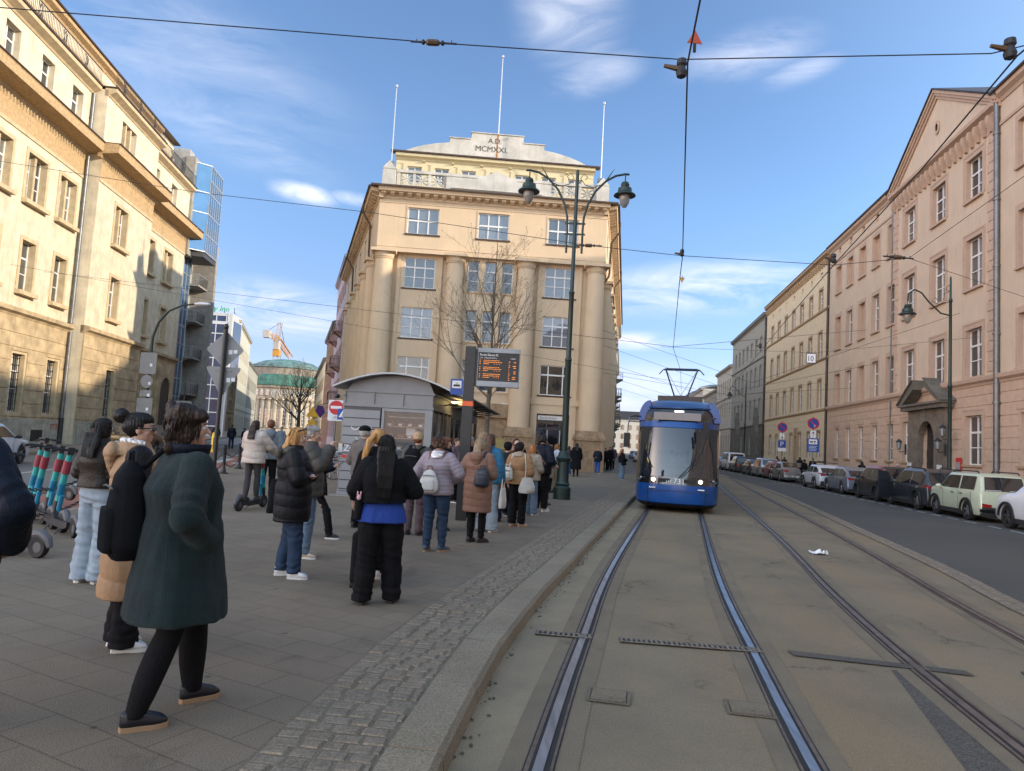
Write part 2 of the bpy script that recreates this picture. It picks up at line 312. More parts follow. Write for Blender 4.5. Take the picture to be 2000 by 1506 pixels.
mat('sandstone', (.40, .33, .24), .9, var=.15, scale=.8, streak=.4); mat('blueglass', (.006, .022, .07), .22, var=.4, scale=.5, spec=.3); mat('skyglass', (.10, .19, .30), .05, metal=.6, var=.15, scale=.3); mat('alu', (.42, .43, .44), .4, metal=.5, var=.05)
mat('concrete', (.27, .255, .23), .9, var=.15, bump=.2); mat('portal_stone', (.155, .13, .10), .9, var=.2, bump=.5, bscale=12, streak=.4)
# ------------------------------------------------------------------ ground
def groundmat(name, base, blotch, speck=.25, bsc=.5, crack=.0, grain=180., rough=.9, tint=None, wear=None):
    m = bpy.data.materials.new(name); m.use_nodes = True; t = m.node_tree; b = t.nodes['Principled BSDF']; b.inputs['Roughness'].default_value = rough; b.inputs['Specular IOR Level'].default_value = .35
    c = nd(t, 'ShaderNodeTexCoord'); k = t.links.new
    n = nd(t, 'ShaderNodeTexNoise'); n.inputs['Scale'].default_value = bsc; n.inputs['Detail'].default_value = 9; n.inputs['Roughness'].default_value = .62; k(c.outputs['Object'], n.inputs['Vector'])
    g = nd(t, 'ShaderNodeTexNoise'); g.inputs['Scale'].default_value = grain; g.inputs['Detail'].default_value = 3; k(c.outputs['Object'], g.inputs['Vector'])
    r = nd(t, 'ShaderNodeMapRange'); r.inputs[1].default_value = .36; r.inputs[2].default_value = .66; k(n.outputs[0], r.inputs[0])
    x = nd(t, 'ShaderNodeMix', data_type='RGBA'); x.inputs[6].default_value = (*base, 1); x.inputs[7].default_value = (*blotch, 1); k(r.outputs[0], x.inputs[0]); last = x.outputs[2]
    if tint:
        n4 = nd(t, 'ShaderNodeTexNoise'); n4.inputs['Scale'].default_value = .9; n4.inputs['Detail'].default_value = 5; mm = nd(t, 'ShaderNodeMapping'); mm.inputs['Scale'].default_value = (1, .25, 1); mm.inputs['Rotation'].default_value = (0, 0, R(-13)); mm.inputs['Location'].default_value = (7, 3, 0); k(c.outputs['Object'], mm.inputs[0]); k(mm.outputs[0], n4.inputs['Vector'])
        r4 = nd(t, 'ShaderNodeMapRange'); r4.inputs[1].default_value = .48; r4.inputs[2].default_value = .68; r4.inputs[4].default_value = .5; k(n4.outputs[0], r4.inputs[0])
        x4 = nd(t, 'ShaderNodeMix', data_type='RGBA'); k(r4.outputs[0], x4.inputs[0]); k(last, x4.inputs[6]); x4.inputs[7].default_value = (*tint, 1); last = x4.outputs[2]
    sp = nd(t, 'ShaderNodeMapRange'); sp.inputs[1].default_value = .3; sp.inputs[2].default_value = .7; sp.inputs[3].default_value = 1-speck; sp.inputs[4].default_value = 1+speck; k(g.outputs[0], sp.inputs[0])
    y = nd(t, 'ShaderNodeMix', data_type='RGBA', blend_type='MULTIPLY'); y.inputs[0].default_value = 1; k(last, y.inputs[6]); k(sp.outputs[0], y.inputs[7]); last = y.outputs[2]
    if crack:
        v = nd(t, 'ShaderNodeTexVoronoi', feature='DISTANCE_TO_EDGE'); v.inputs['Scale'].default_value = .42; nn = nd(t, 'ShaderNodeTexNoise'); nn.inputs['Scale'].default_value = 2.3; nn.inputs['Detail'].default_value = 8; nn.inputs['Roughness'].default_value = .75
        k(c.outputs['Object'], nn.inputs['Vector']); va = nd(t, 'ShaderNodeVectorMath', operation='MULTIPLY_ADD'); k(nn.outputs['Color'], va.inputs[0]); va.inputs[1].default_value = (.9, .9, .9); k(c.outputs['Object'], va.inputs[2]); k(va.outputs[0], v.inputs['Vector'])
        cr = nd(t, 'ShaderNodeMapRange'); cr.inputs[1].default_value = .002; cr.inputs[2].default_value = .009; cr.inputs[3].default_value = 1; cr.inputs[4].default_value = 0; k(v.outputs['Distance'], cr.inputs[0])
        mk = nd(t, 'ShaderNodeMapRange'); mk.inputs[1].default_value = .5; mk.inputs[2].default_value = .6; mk.inputs[4].default_value = crack; k(n.outputs[0], mk.inputs[0]); mq = nd(t, 'ShaderNodeMath', operation='MULTIPLY'); k(cr.outputs[0], mq.inputs[0]); k(mk.outputs[0], mq.inputs[1])
        z = nd(t, 'ShaderNodeMix', data_type='RGBA'); k(mq.outputs[0], z.inputs[0]); k(last, z.inputs[6]); z.inputs[7].default_value = (.02, .018, .015, 1); last = z.outputs[2]
    k(last, b.inputs['Base Color']); bp = nd(t, 'ShaderNodeBump'); bp.inputs['Strength'].default_value = .5; bp.inputs['Distance'].default_value = .006; k(g.outputs[0], bp.inputs['Height']); k(bp.outputs[0], b.inputs['Normal'])
    MATS[name] = m; return m
def slabmat(name, base, dark, bw, bh, ang, joint=.012):
    m = groundmat(name, base, dark, .6, .7, 0, 150.); t = m.node_tree; b = t.nodes['Principled BSDF']; k = t.links.new; last = b.inputs['Base Color'].links[0].from_socket
    c = nd(t, 'ShaderNodeTexCoord'); mp_ = nd(t, 'ShaderNodeMapping'); mp_.inputs['Rotation'].default_value = (0, 0, R(ang)); k(c.outputs['Object'], mp_.inputs[0])
    br = nd(t, 'ShaderNodeTexBrick'); br.inputs['Scale'].default_value = 1; br.inputs['Brick Width'].default_value = bw; br.inputs['Row Height'].default_value = bh; br.inputs['Mortar Size'].default_value = joint; br.inputs['Mortar Smooth'].default_value = .3
    br.inputs['Color1'].default_value = (.93, .93, .93, 1); br.inputs['Color2'].default_value = (1.05, 1.04, 1.02, 1); br.inputs['Mortar'].default_value = (.68, .66, .64, 1)
    nn = nd(t, 'ShaderNodeTexNoise'); nn.inputs['Scale'].default_value = 1.5; k(c.outputs['Object'], nn.inputs['Vector']); va = nd(t, 'ShaderNodeVectorMath', operation='MULTIPLY_ADD'); k(nn.outputs['Color'], va.inputs[0]); va.inputs[1].default_value = (.05, .05, 0); k(mp_.outputs[0], va.inputs[2]); k(va.outputs[0], br.inputs['Vector'])
    y = nd(t, 'ShaderNodeMix', data_type='RGBA', blend_type='MULTIPLY'); y.inputs[0].default_value = 1; k(last, y.inputs[6]); k(br.outputs['Color'], y.inputs[7]); 
    vo = nd(t, 'ShaderNodeTexVoronoi'); vo.inputs['Scale'].default_value = 2.3; k(c.outputs['Object'], vo.inputs['Vector']); gr_ = nd(t, 'ShaderNodeMapRange'); gr_.inputs[1].default_value = .035; gr_.inputs[2].default_value = .06; gr_.inputs[3].default_value = .5; gr_.inputs[4].default_value = 1; k(vo.outputs['Distance'], gr_.inputs[0])
    st = nd(t, 'ShaderNodeTexNoise'); st.inputs['Scale'].default_value = 1.1; st.inputs['Detail'].default_value = 10; st.inputs['Roughness'].default_value = .7; st.inputs['Distortion'].default_value = 1.2; k(c.outputs['Object'], st.inputs['Vector']); sr = nd(t, 'ShaderNodeMapRange'); sr.inputs[1].default_value = .56; sr.inputs[2].default_value = .72; sr.inputs[3].default_value = 1; sr.inputs[4].default_value = .66; k(st.outputs[0], sr.inputs[0])
    q1 = nd(t, 'ShaderNodeMath', operation='MULTIPLY'); k(gr_.outputs[0], q1.inputs[0]); k(sr.outputs[0], q1.inputs[1]); y2 = nd(t, 'ShaderNodeMix', data_type='RGBA', blend_type='MULTIPLY'); y2.inputs[0].default_value = 1; k(y.outputs[2], y2.inputs[6]); k(q1.outputs[0], y2.inputs[7]); k(y2.outputs[2], b.inputs['Base Color']); return m
groundmat('road_near', (.243, .19, .122), (.178, .143, .094), .34, .6, .8, tint=(.29, .20, .105)); groundmat('asphalt', (.096, .089, .075), (.08, .075, .066), .3, .25, .3, 120.)
groundmat('asphalt_left', (.15, .14, .128), (.12, .115, .105), .22, .35, 0., 120.); slabmat('slabs', (.222, .176, .126), (.168, .134, .096), .50, .31, 28, .007); slabmat('sidewalk_slabs', (.22, .19, .16), (.17, .15, .13), .5, .5, 8)
groundmat('kerb_stone', (.265, .218, .152), (.20, .165, .115), .35, 1.2, 0, 90.); groundmat('sett_stone', (.235, .19, .138), (.175, .143, .105), .3, 6., 0, 60.); groundmat('joint_dirt', (.18, .145, .10), (.135, .108, .076), .4, 2., 0, 80.)
groundmat('gutter_dirt', (.30, .235, .15), (.22, .178, .118), .3, 1.2, .0, 150.); groundmat('patch_asphalt', (.115, .10, .08), (.085, .075, .062), .55, 2., 0, 90.); groundmat('bike_red', (.30, .12, .085), (.25, .105, .075), .2, .8, 0, 100.)
groundmat('track_concrete', (.22, .172, .112), (.168, .134, .09), .3, 1.6, .5, 120.); mat('rail_steel', (.40, .41, .43), .34, metal=1., var=.22, scale=5, sv=(3, .3, 1)); mat('rail_rust', (.17, .12, .085), .5, metal=.4, var=.3, scale=9); mat('groove_dark', (.030, .027, .024), .9, var=.2); mat('marking', (.45, .45, .43), .8, var=.35, scale=7)
gm = MB(); gm.add([(-900, -200, 0), (900, -200, 0), (900, 1500, 0), (-900, 1500, 0)], [(0, 1, 2, 3)]); struct(gm.build('ground', MATS['asphalt_left']))
KE = [(-.55, -6), (-.50, 0), (-.33, 3), (-.03, 5.55), (.18, 6.7), (.41, 7.82), (.92, 9.96), (1.69, 13.26), (4.12, 23.47), (6.5, 33.2), (8.8, 42.5), (10.4, 52), (12.6, 66), (19, 105), (34, 200)]
T1 = [(-.25, -6), (.42, 0), (.72, 2.2), (1.045, 4.1), (1.48, 6.33), (2.43, 10.8), (4.95, 21.06), (8.35, 35), (11.9, 50), (14.2, 62), (21, 105), (36, 200)]
T2 = [(2.6, -6), (3.35, 0), (4.03, 4.4), (4.98, 8.9), (7.15, 17.3), (12.96, 41.5), (15.9, 53.8), (17.8, 64), (24.3, 105), (39, 200)]
DV = [(2.9, -6), (4.5, 0), (5.65, 5), (6.59, 9.11), (7.5, 12.13), (8.7, 16.9), (13.5, 36.55), (17.6, 59.6), (25.5, 108), (40.2, 200)]
KC, C1, C2, DC = cr_(KE, .8), cr_(T1, .6), cr_(T2, .6), cr_(DV, .8)
a8 = R(8.56)
def U(u, s): return (u*math.cos(a8)+s*math.sin(a8), -u*math.sin(a8)+s*math.cos(a8))   # street frame of the right-hand row
# tram street surface (paler near the tracks), asphalt lane beyond the stone divider
def zone(A, B, z, name, m):
    n = min(len(A), len(B)); b = MB(); f = lambda P, i: P[int(i*(len(P)-1)/(n-1))]
    b.add([(f(A, i).x, f(A, i).y, z) for i in range(n)]+[(f(B, i).x, f(B, i).y, z) for i in range(n)], [(i, i+1, n+i+1, n+i) for i in range(n-1)]); return struct(b.build(name, m))
zone(offs(KC, -.2), DC, .004, 'tram_road', MATS['road_near'])
RK = [Vector((*U(13.9, s), 0)) for s in range(-40, 230, 3)]
zone(DC, offs(RK, .1), .003, 'road', MATS['asphalt'])
strip(DC, -.17, .17, .016, 'divider_base', MATS['joint_dirt'])['kind'] = 'structure'
def setts(C, o0, o1, step, w, z, h, name, m, mx=9999, jit=.25, smin=0, smax=60, seed=3):
    rnd = random.Random(seed); b = MB(); n = 0; d = 0
    for i in range(len(C)-1):
        p, q = C[i], C[i+1]; dd = (q-p).length
        if p.y < smin: continue
        if p.y > smax or n > mx: break
        t = (q-p).normalized(); nn = Vector((t.y, -t.x, 0)); ds = step
        k = max(1, round(dd/ds))
        for j in range(k):
            o = o0
            while o < o1-.03:
                ww = w*(1+rnd.uniform(-jit, jit)); ww = min(ww, o1-o); c_ = p+t*(dd*(j+.5)/k)+nn*(o+ww/2)
                a = dd/k*.5*(.9-rnd.random()*.1); e_ = ww*.5*(.88-rnd.random()*.08); hh = z+h+rnd.uniform(-.004, .004); an = rnd.uniform(-.06, .06); tt = t.copy(); tt.rotate(Matrix.Rotation(an, 3, 'Z')); n2_ = Vector((tt.y, -tt.x, 0))
                b.add([c_-tt*a-n2_*e_+Vector((0, 0, z)), c_+tt*a-n2_*e_+Vector((0, 0, z)), c_+tt*a+n2_*e_+Vector((0, 0, z)), c_-tt*a+n2_*e_+Vector((0, 0, z)),
                       c_-tt*a*.86-n2_*e_*.86+Vector((0, 0, hh)), c_+tt*a*.86-n2_*e_*.86+Vector((0, 0, hh)), c_+tt*a*.86+n2_*e_*.86+Vector((0, 0, hh)), c_-tt*a*.86+n2_*e_*.86+Vector((0, 0, hh))],
                      [(4, 5, 6, 7), (0, 1, 5, 4), (1, 2, 6, 5), (2, 3, 7, 6), (3, 0, 4, 7)]); o += ww; n += 1
    return struct(b.build(name, m))
setts(DC, -.16, .16, .3, .16, .016, .012, 'divider_stones', MATS['sett_stone'], smax=120, smin=-3, jit=.05)
# platform
LE = [(-6.2, -6), (-6.6, 0), (-7.0, 8), (-7.6, 12.6), (-9.2, 20), (-11.2, 29), (-13.6, 40), (-15.3, 48), (-19, 60), (-34, 110), (-62, 200)]
LC = cr_(LE, .8)
b = MB(); n_ = 90; F_ = lambda P, i: P[int(i*(len(P)-1)/(n_-1))]
# the square between the two streets: from the left edge to the kerb; beyond the post office it splits into two pavements
lim = lambda P, y: [p for p in P if p.y <= y]
A_, B_ = lim(LC, 49), lim(offs(KC, -.3), 49)
n_ = 70; b.add([(F_(A_, i).x, F_(A_, i).y, .12) for i in range(n_)]+[(F_(B_, i).x, F_(B_, i).y, .12) for i in range(n_)], [(i, i+1, n_+i+1, n_+i) for i in range(n_-1)])
struct(b.build('platform_pavement', MATS['slabs']))
b = MB(); A_ = [p for p in offs(KC, -.3) if p.y >= 48.5]; P2 = offs(A_, -6.5); n_ = len(A_); b.add([(p.x, p.y, .12) for p in P2]+[(p.x, p.y, .12) for p in A_], [(i, i+1, n_+i+1, n_+i) for i in range(n_-1)]); struct(b.build('street_pavement', MATS['sidewalk_slabs']))
A_ = [p for p in LC if p.y >= 48.0]; P2 = offs(A_, 6.5); n_ = len(A_); b = MB(); b.add([(p.x, p.y, .116) for p in A_]+[(p.x, p.y, .116) for p in P2], [(i, i+1, n_+i+1, n_+i) for i in range(n_-1)]); struct(b.build('side_street_pavement', MATS['sidewalk_slabs']))
struct(strip(LC, -.15, .0, .122, 'left_kerb', MATS['kerb_stone'], thick=.14))
# granite kerb: separate stones
kb = MB(); KS = cr_(KE, .25); acc = 0; last = KS[0]; segs = []
for p in KS:
    if (p-last).length >= 1.0: segs.append((last, p)); last = p
rnd = random.Random(5)
for p, q in segs:
    t = (q-p).normalized(); n2_ = Vector((t.y, -t.x, 0)); g = .006; a_, c_ = p+t*g, q-t*g; o = rnd.uniform(-.006, .006); zt = .128+rnd.uniform(-.002, .002)
    kb.loft([[c0+n2_*(-.30), c0+n2_*(-.30)+Vector((0, 0, zt)), c0+n2_*(-.03+o)+Vector((0, 0, zt)), c0+n2_*(o)+Vector((0, 0, zt-.03)), c0+n2_*(.012+o)] for c0 in (a_, c_)])
struct(kb.build('kerb', MATS['kerb_stone']))
struct(strip(KC, -.93, -.30, .123, 'sett_band_base', MATS['joint_dirt']))
setts([p for p in cr_(KE, .8)], -.92, -.315, .105, .145, .123, .006, 'sett_band', MATS['sett_stone'], smin=.5, smax=34, jit=.2, seed=9)
strip([p for p in KC if p.y < 26], .012, .55, .006, 'gutter', MATS['gutter_dirt'])['kind'] = 'structure'
# dirt and litter along the kerb foot
b = MB(); rnd = random.Random(11)
for i in range(210):
    p = KC[0]; k_ = rnd.choice([j for j in range(len(KC)-1) if 1 < KC[j].y < 24]); p = KC[k_].lerp(KC[k_+1], rnd.random()); n2_ = offs([KC[k_], KC[k_+1]], 1)[0]-KC[k_]
    c_ = p+n2_*(.02+abs(rnd.gauss(0, .05))); r_ = rnd.uniform(.004, .013); b.ell((c_.x, c_.y, .012+r_*.3), (r_*1.4, r_, r_*.5), 6, 4, rot=Matrix.Rotation(rnd.random()*3, 3, 'Z'))
o = b.build('gutter_debris', mat('debris', (.10, .08, .05), .95, var=.4, scale=20)); tag(o, 'dead leaves and grit gathered along the foot of the granite kerb', 'debris'); o['kind'] = 'stuff'
# tracks
def track(C, nm, steel):
    g = .7525
    for s_ in (-1, 1):
        strip(C, s_*g-.21, s_*g+.21, .008, nm+'_bed', MATS['track_concrete'])['kind'] = 'structure'
        strip(C, s_*g-.085, s_*g+.085, .012, nm+'_groove', MATS['groove_dark'])['kind'] = 'structure'
        i_ = -s_
        struct(strip(C, s_*g-.029, s_*g+.029, .019, nm+'_rail', MATS[steel], thick=.007))
        struct(strip(C, s_*g+i_*.062, s_*g+i_*.078, .017, nm+'_rail_lip', MATS['rail_rust'], thick=.005))
        struct(strip(C, s_*g-i_*.05, s_*g-i_*.075, .0145, nm+'_joint', MATS['rail_rust']))
track(C1, 'near_track', 'rail_steel')
mat('rail_worn', (.20, .18, .17), .35, metal=.8, var=.3, scale=5); track(C2, 'far_track', 'rail_worn')
# drain grates across the tracks
def grate(p, q, w=.13):
    p, q = Vector((*p, 0)), Vector((*q, 0)); t = (q-p).normalized(); n2_ = Vector((-t.y, t.x, 0)); Ln = (q-p).length
    o = thing('drain_grate', 'x', 'drain grate', (p.x, p.y, .02), math.atan2(t.y, t.x)); b = MB(); k_ = int(Ln/.045)
    b.box(0, Ln, -w/2, -w/2+.014, 0, .006); b.box(0, Ln, w/2-.014, w/2, 0, .006)
    for i in range(k_): x = Ln*(i+.5)/k_; b.box(x-.012, x+.012, -w/2+.014, w/2-.014, 0, .005)
    b.build('grate_bars', mat('cast_iron', (.20, .17, .13), .8, metal=.1, var=.3, scale=20), o); MB().box(.004, Ln-.004, -w/2+.004, w/2-.004, -.006, -.004).build('channel', MATS['groove_dark'], o); return o
g = grate((.02+.32, 6.72), (.86, 6.66)); g['label'] = 'short iron drain grate between granite kerb and left shiny rail'
g = grate((1.10, 6.62), (2.36, 6.52)); g['label'] = 'long iron drain grate between the two shiny rails'
g = grate((4.52, 6.25), (5.5, 6.1)); g['label'] = 'half buried drain grate between rusty rails of the far track'
b = MB(); b.add([(2.62, 6.60, .0165), (4.02, 6.26, .0165), (4.02, 6.12, .0165), (2.62, 6.44, .0165)], [(0, 1, 2, 3)]); struct(b.build('filled_trench', MATS['patch_asphalt']))
b = MB(); b.add([(2.45, 3.3, .006), (3.35, 6.2, .006), (3.72, 6.1, .006), (3.45, 3.2, .006)], [(0, 1, 2, 3)]); b.add([(4.25, 5.85, .006), (4.9, 5.75, .006), (4.55, 3.2, .006), (3.85, 3.4, .006)], [(0, 1, 2, 3)]); struct(b.build('road_patch', MATS['patch_asphalt']))
for (px_, py_, w_, l_, lb) in ((.80, 5.15, .24, .22, 'small square cover plate beside the left shiny rail'), (1.76, 5.05, .26, .22, 'square cover plate beside the right shiny rail')):
    o = thing('cover_plate', lb, 'cover plate', (px_, py_, .017), R(-11)); MB().box(-w_/2, w_/2, -l_/2, l_/2, 0, .004).build('plate', MATS['track_concrete'], o)
    b = MB(); 
    for s_ in (-1, 1): b.box(-w_/2-.03, w_/2+.03, s_*(l_/2+.02)-.012, s_*(l_/2+.02)+.012, -.002, .001); b.box(s_*(w_/2+.02)-.012, s_*(w_/2+.02)+.012, -l_/2, l_/2, -.002, .001)
    b.build('rim', MATS['joint_dirt'], o)
# crumpled paper between the far rails
rnd = random.Random(2); b = MB(); gr = 7; vs = [(i*.045-.14+rnd.uniform(-.012, .012), j*.04-.12+rnd.uniform(-.012, .012), abs(rnd.gauss(0, .028))+.004) for j in range(gr) for i in range(gr)]
b.add(vs, [(j*gr+i, j*gr+i+1, (j+1)*gr+i+1, (j+1)*gr+i) for j in range(gr-1) for i in range(gr-1)])
o = b.build('crumpled_paper', mat('paper', (.75, .75, .74), .8, var=.05)); o.location = (5.84, 13.34, .012); tag(o, 'crumpled white paper lying between the rails of the far track', 'paper'); o.modifiers.new('s', 'SOLIDIFY').thickness = .002
# left road: red cycle lane, markings, far pavement
struct(strip(LC, -1.9, -.15, .004, 'cycle_lane', MATS['bike_red']))
b = MB(); S_ = offs(LC, -2.35)
def dashes(C, o0, o1, on, off, z, y0, y1):
    C = cr_([(p.x, p.y) for p in C], .25) if False else C; b = MB(); d = 0; A = offs(C, o0); B = offs(C, o1)
    for i in range(len(C)-1):
        if not (y0 < C[i].y < y1): continue
        if (d % (on+off)) < on: b.add([(A[i].x, A[i].y, z), (A[i+1].x, A[i+1].y, z), (B[i+1].x, B[i+1].y, z), (B[i].x, B[i].y, z)], [(0, 1, 2, 3)])
        d += (C[i+1]-C[i]).length
    return b
LF = cr_(LE, .12)
struct(dashes(LF, -2.1, -2.45, .5, .45, .006, 5, 60).build('lane_marking', MATS['marking']))
LO = offs(LC, -6.6); struct(strip(LC, -5.0, -4.88, .006, 'lane_line', MATS['marking']))
struct(strip(LC, -40, -9.3, .12, 'far_pavement', MATS['sidewalk_slabs'])); struct(strip(LC, -9.3, -9.12, .125, 'far_kerb', MATS['kerb_stone'], thick=.13))
b = MB()
for k_ in range(5): x = -11.6-k_*1.05; b.add([(x, 34, .007), (x-.5, 34, .007), (x-1.6, 39, .007), (x-1.1, 39, .007)], [(0, 1, 2, 3)])
struct(b.build('crossing_marking', MATS['marking']))
# right pavement and parking line
b = MB(); n_ = len(RK); R2 = [Vector((*U(17.6, s), 0)) for s in range(-40, 230, 3)]; b.add([(p.x, p.y, .12) for p in RK]+[(p.x, p.y, .12) for p in R2], [(i, i+1, n_+i+1, n_+i) for i in range(n_-1)]); struct(b.build('right_pavement', MATS['sidewalk_slabs']))
struct(strip(RK, -.15, 0, .123, 'right_kerb', MATS['kerb_stone'], thick=.12))
PL = [Vector((*U(11.35, s*.25), 0)) for s in range(0, 400)]; struct(dashes(PL, 0, .1, .75, .55, .007, 2, 90).build('parking_marking', MATS['marking']))
b = MB()
for i in range(40): p = C2[0]
# ------------------------------------------------------------------ RIGHT-HAND ROW
def frameR(s_far, name, label, cat='building', u=16.8):
    x, y = U(u, s_far); return thing(name, label, cat, (x, y, 0), math.atan2(-math.cos(a8), -math.sin(a8)))
def pipe(par, x, y, z0, z1, r=.075, m='zinc', dark=None):
    b = MB(); b.tube([(x, y, z0), (x, y, z1)], r, 10)
    z = z0+1.5
    while z < z1: b.tube([(x, y, z-.05), (x, y, z+.05)], r*1.25, 10); z += 3.1
    o = b.build('downpipe', MATS[m], par, smooth=40)
    if dark: MB().tube([(x, y, z0), (x, y, z0+dark)], r*1.35, 10).build('pipe_foot', MATS['iron'], par, smooth=40)
    return o
def cornice(par, x0, x1, z, prof, y=0., m='pink_trim', name='cornice', back=.2):
    """prof: (out, height above z) profile steps"""
    b = MB(); pts = [(y+back, z+prof[0][1])]+[(y-o, z+h) for o, h in prof]+[(y+back, z+prof[-1][1])]
    b.loft([[(x, p[0], p[1]) for p in pts] for x in (x0, x1)]); return b.build(name, MATS[m], par)
def brackets(par, x0, x1, n, w, out, z0, z1, m, name='brackets', y=0.):
    b = MB()
    for i in range(n): x = x0+(x1-x0)*(i+.5)/n; b.loft([[(xx, y+.02, z0), (xx, y-out*.45, z0+.02), (xx, y-out, z0+(z1-z0)*.55), (xx, y-out, z1), (xx, y+.02, z1)] for xx in (x-w/2, x+w/2)])
    o = b.build(name, MATS[m], par); return o
def grooves(x0, x1, zs, d=.03, m=0): return [(x0, x1, z, z+.05, -d, m) for z in zs]
# --- building with the pediment: wing (13.5 m), centre (12.4 m), wing (13.5 m)
PB = frameR(60.5, 'pediment_building', 'long pink plastered building with a gabled centre and arched stone portal', 'building')
lx = lambda s: 60.5-s
pm = [MATS[k] for k in ('pink_plaster', 'pink_deep', 'pink_trim')]
rows = [(14.9, 17.0), (10.45, 12.95), (6.1, 8.45)]
P_, H_ = [], []
P_ += [(0, 39.4, 0, 5.6, 0, 1), (0, 39.4, 0, 1.75, .05, 1)]
P_ += grooves(0, 39.4, [1.3, 2.05, 2.6, 3.1, 3.6, 4.1, 4.65, 5.15], .03, 1)
gw = []   # windows to add
blind = []
for sg in (0, 1):
    for c in range(5):
        sc = 58.15-2.72*c if sg == 0 else 34.6-2.35-2.72*c; x = lx(sc)
        for ri, (za, zb) in enumerate(rows):
            bl = (sg == 0 and (c in (0, 2) or ri == 0)) ; w_ = .62
            P_.append((x-w_-.2, x+w_+.2, za-(.0 if ri == 2 else .0), zb+.28, .035, 2)); H_.append((x-w_, x+w_, za, zb, .24)); (blind if bl else gw).append((x-w_, za, 2*w_, zb-za))
            if bl: H_.pop(); P_.append((x-w_, x+w_, za, zb, -.24, 2))
        P_.append((x-.66, x+.66, 1.85, 4.35, -.0, 2)); P_.append((x-.74, x+.74, 4.35, 4.6, .035, 2)); H_.append((x-.5, x+.5, 1.95, 4.2, .26)); gw.append((x-.5, 1.95, 1.0, 2.25))
        P_.append((x-.3, x+.3, 17.95, 18.5, -.15, 2))
    xa, xb = (0, lx(47.0)) if sg == 0 else (lx(34.6), 39.4); P_.append((xa, xb, 17.45, 17.6, .06, 2))
xa, xb = lx(47.0), lx(34.6)
for c in range(3):
    sc = 36.75+3.87*c; x = lx(sc)
    for ri, (za, zb) in enumerate(rows+[(1.9, 4.25)]):
        if ri == 3 and c == 1: continue
        P_.append((x-1.08, x+1.08, za-(0 if ri else 0), zb+.33, .04, 2)); P_.append((x-.98, x+.98, za, zb+.23, .02, 2)); H_.append((x-.78, x+.78, za, zb, .22)); gw.append((x-.78, za, 1.56, zb-za))
H_.append((lx(43.6)+1.3, lx(39.0)-1.3, 0, 4.05, .7))
for s_ in (xa, xb-.85):   # quoins
    z = 6.2; k_ = 0
    while z < 17.8: P_.append((s_+(.12 if k_ % 2 and s_ == xb-.85 else 0), s_+.85-(.12 if k_ % 2 and s_ == xa else 0), z, z+.44, .05, 1)); z += .47; k_ += 1
facade(0, 39.4, 0, 19.0, P_, H_, 'wall', pm, PB, body=12)
for x, z, w_, h_ in gw: window(PB, x, z, w_, h_, .20, kind=((.5,), (.35, .66)) if h_ > 2.3 else ((.5,), (.33, .64)), sill='yellow_trim' if z < 5 else 'pink_trim', silldepth=.22)
b = MB()
for x, z, w_, h_ in blind: b.box(x-.15, x+w_+.15, -.14, .0, z-.13, z)
b.build('sill', MATS['pink_trim'], PB)
cornice(PB, 0, 39.4, 5.62, [(.04, 0), (.07, .1), (.2, .2), (.22, .36), (.1, .42)], m='pink_trim', name='string_course')
cornice(PB, 0, xa-.02, 18.55, [(.05, 0), (.12, .15), (.3, .28), (.32, .5), (.02, .55)], m='pink_trim'); cornice(PB, xb+.02, 39.5, 18.55, [(.05, 0), (.12, .15), (.3, .28), (.32, .5), (.02, .55)], m='pink_trim')
cornice(PB, xa-.15, xb+.15, 18.25, [(.06, 0), (.1, .12), (.34, .24), (.36, .42), (.0, .46)], m='pink_trim', name='pediment_cornice')
brackets(PB, xa+.1, xb-.1, 20, .2, .3, 17.45, 18.25, 'pink_trim')
b = MB(); cxp = (xa+xb)/2; hw = (xb-xa)/2+.35; zb_, za_ = 18.7, 22.35
b.prism([(xa+.1, zb_), (xb-.1, zb_), (cxp, za_-.25)], -.02, 10, 'y'); b.build('pediment', MATS['pink_plaster'], PB)
for s_ in (-1, 1):
    b = MB(); sl_ = math.atan2(za_-zb_, hw)
    for (o0, o1, t0, t1) in ((.3, .0, .0, .18), (.22, .0, -.16, 0), (.12, 0, -.34, -.16)):
        b.prism([(cxp+s_*hw, zb_+t0), (cxp, za_+t0), (cxp, za_+t1), (cxp+s_*hw, zb_+t1)], -o0, .1, 'y')
    b.build('raking_cornice', MATS['pink_trim'], PB)
    MB().prism([(cxp+s_*(hw+.12), zb_+.16), (cxp, za_+.19), (cxp, za_+.27), (cxp+s_*(hw+.12), zb_+.24)], -.38, 10.2, 'y').build('roof', MATS['roof_metal'], PB)
b = MB(); b.lathe([(.18, 0), (.3, 0), (.34, .05), (.3, .1), (.18, .08)], 20, M=Matrix.Translation((cxp, -.02, 20.35)) @ Matrix.Rotation(R(90), 4, 'X') @ Matrix.Diagonal((.8, 1.2, 1, 1))); b.build('round_window', MATS['pink_trim'], PB); MB().lathe([(0, 0.02), (.2, 0.02)], 16, M=Matrix.Translation((cxp, -.02, 20.35)) @ Matrix.Rotation(R(90), 4, 'X') @ Matrix.Diagonal((.8, 1.2, 1, 1))).build('pane', MATS['darkglass'], PB)
b = MB(); b.prism([(-.35, 19.12), (13, 21), (13, 19.12)], 0, xa-.2, 'x'); b.prism([(-.35, 19.12), (13, 21), (13, 19.12)], xb+.2, 39.4, 'x'); b.build('roof', MATS['roof_metal'], PB)
b = MB(); b.box(0, xa, -.42, -.3, 19.02, 19.12); b.box(xb, 39.4, -.42, -.3, 19.02, 19.12); b.build('gutter', MATS['brown_metal'], PB)
pipe(PB, xb+.17, -.12, .12, 18.6, .13, 'zinc'); pipe(PB, xa-.1, -.06, .12, 18.5, .045, 'zinc')
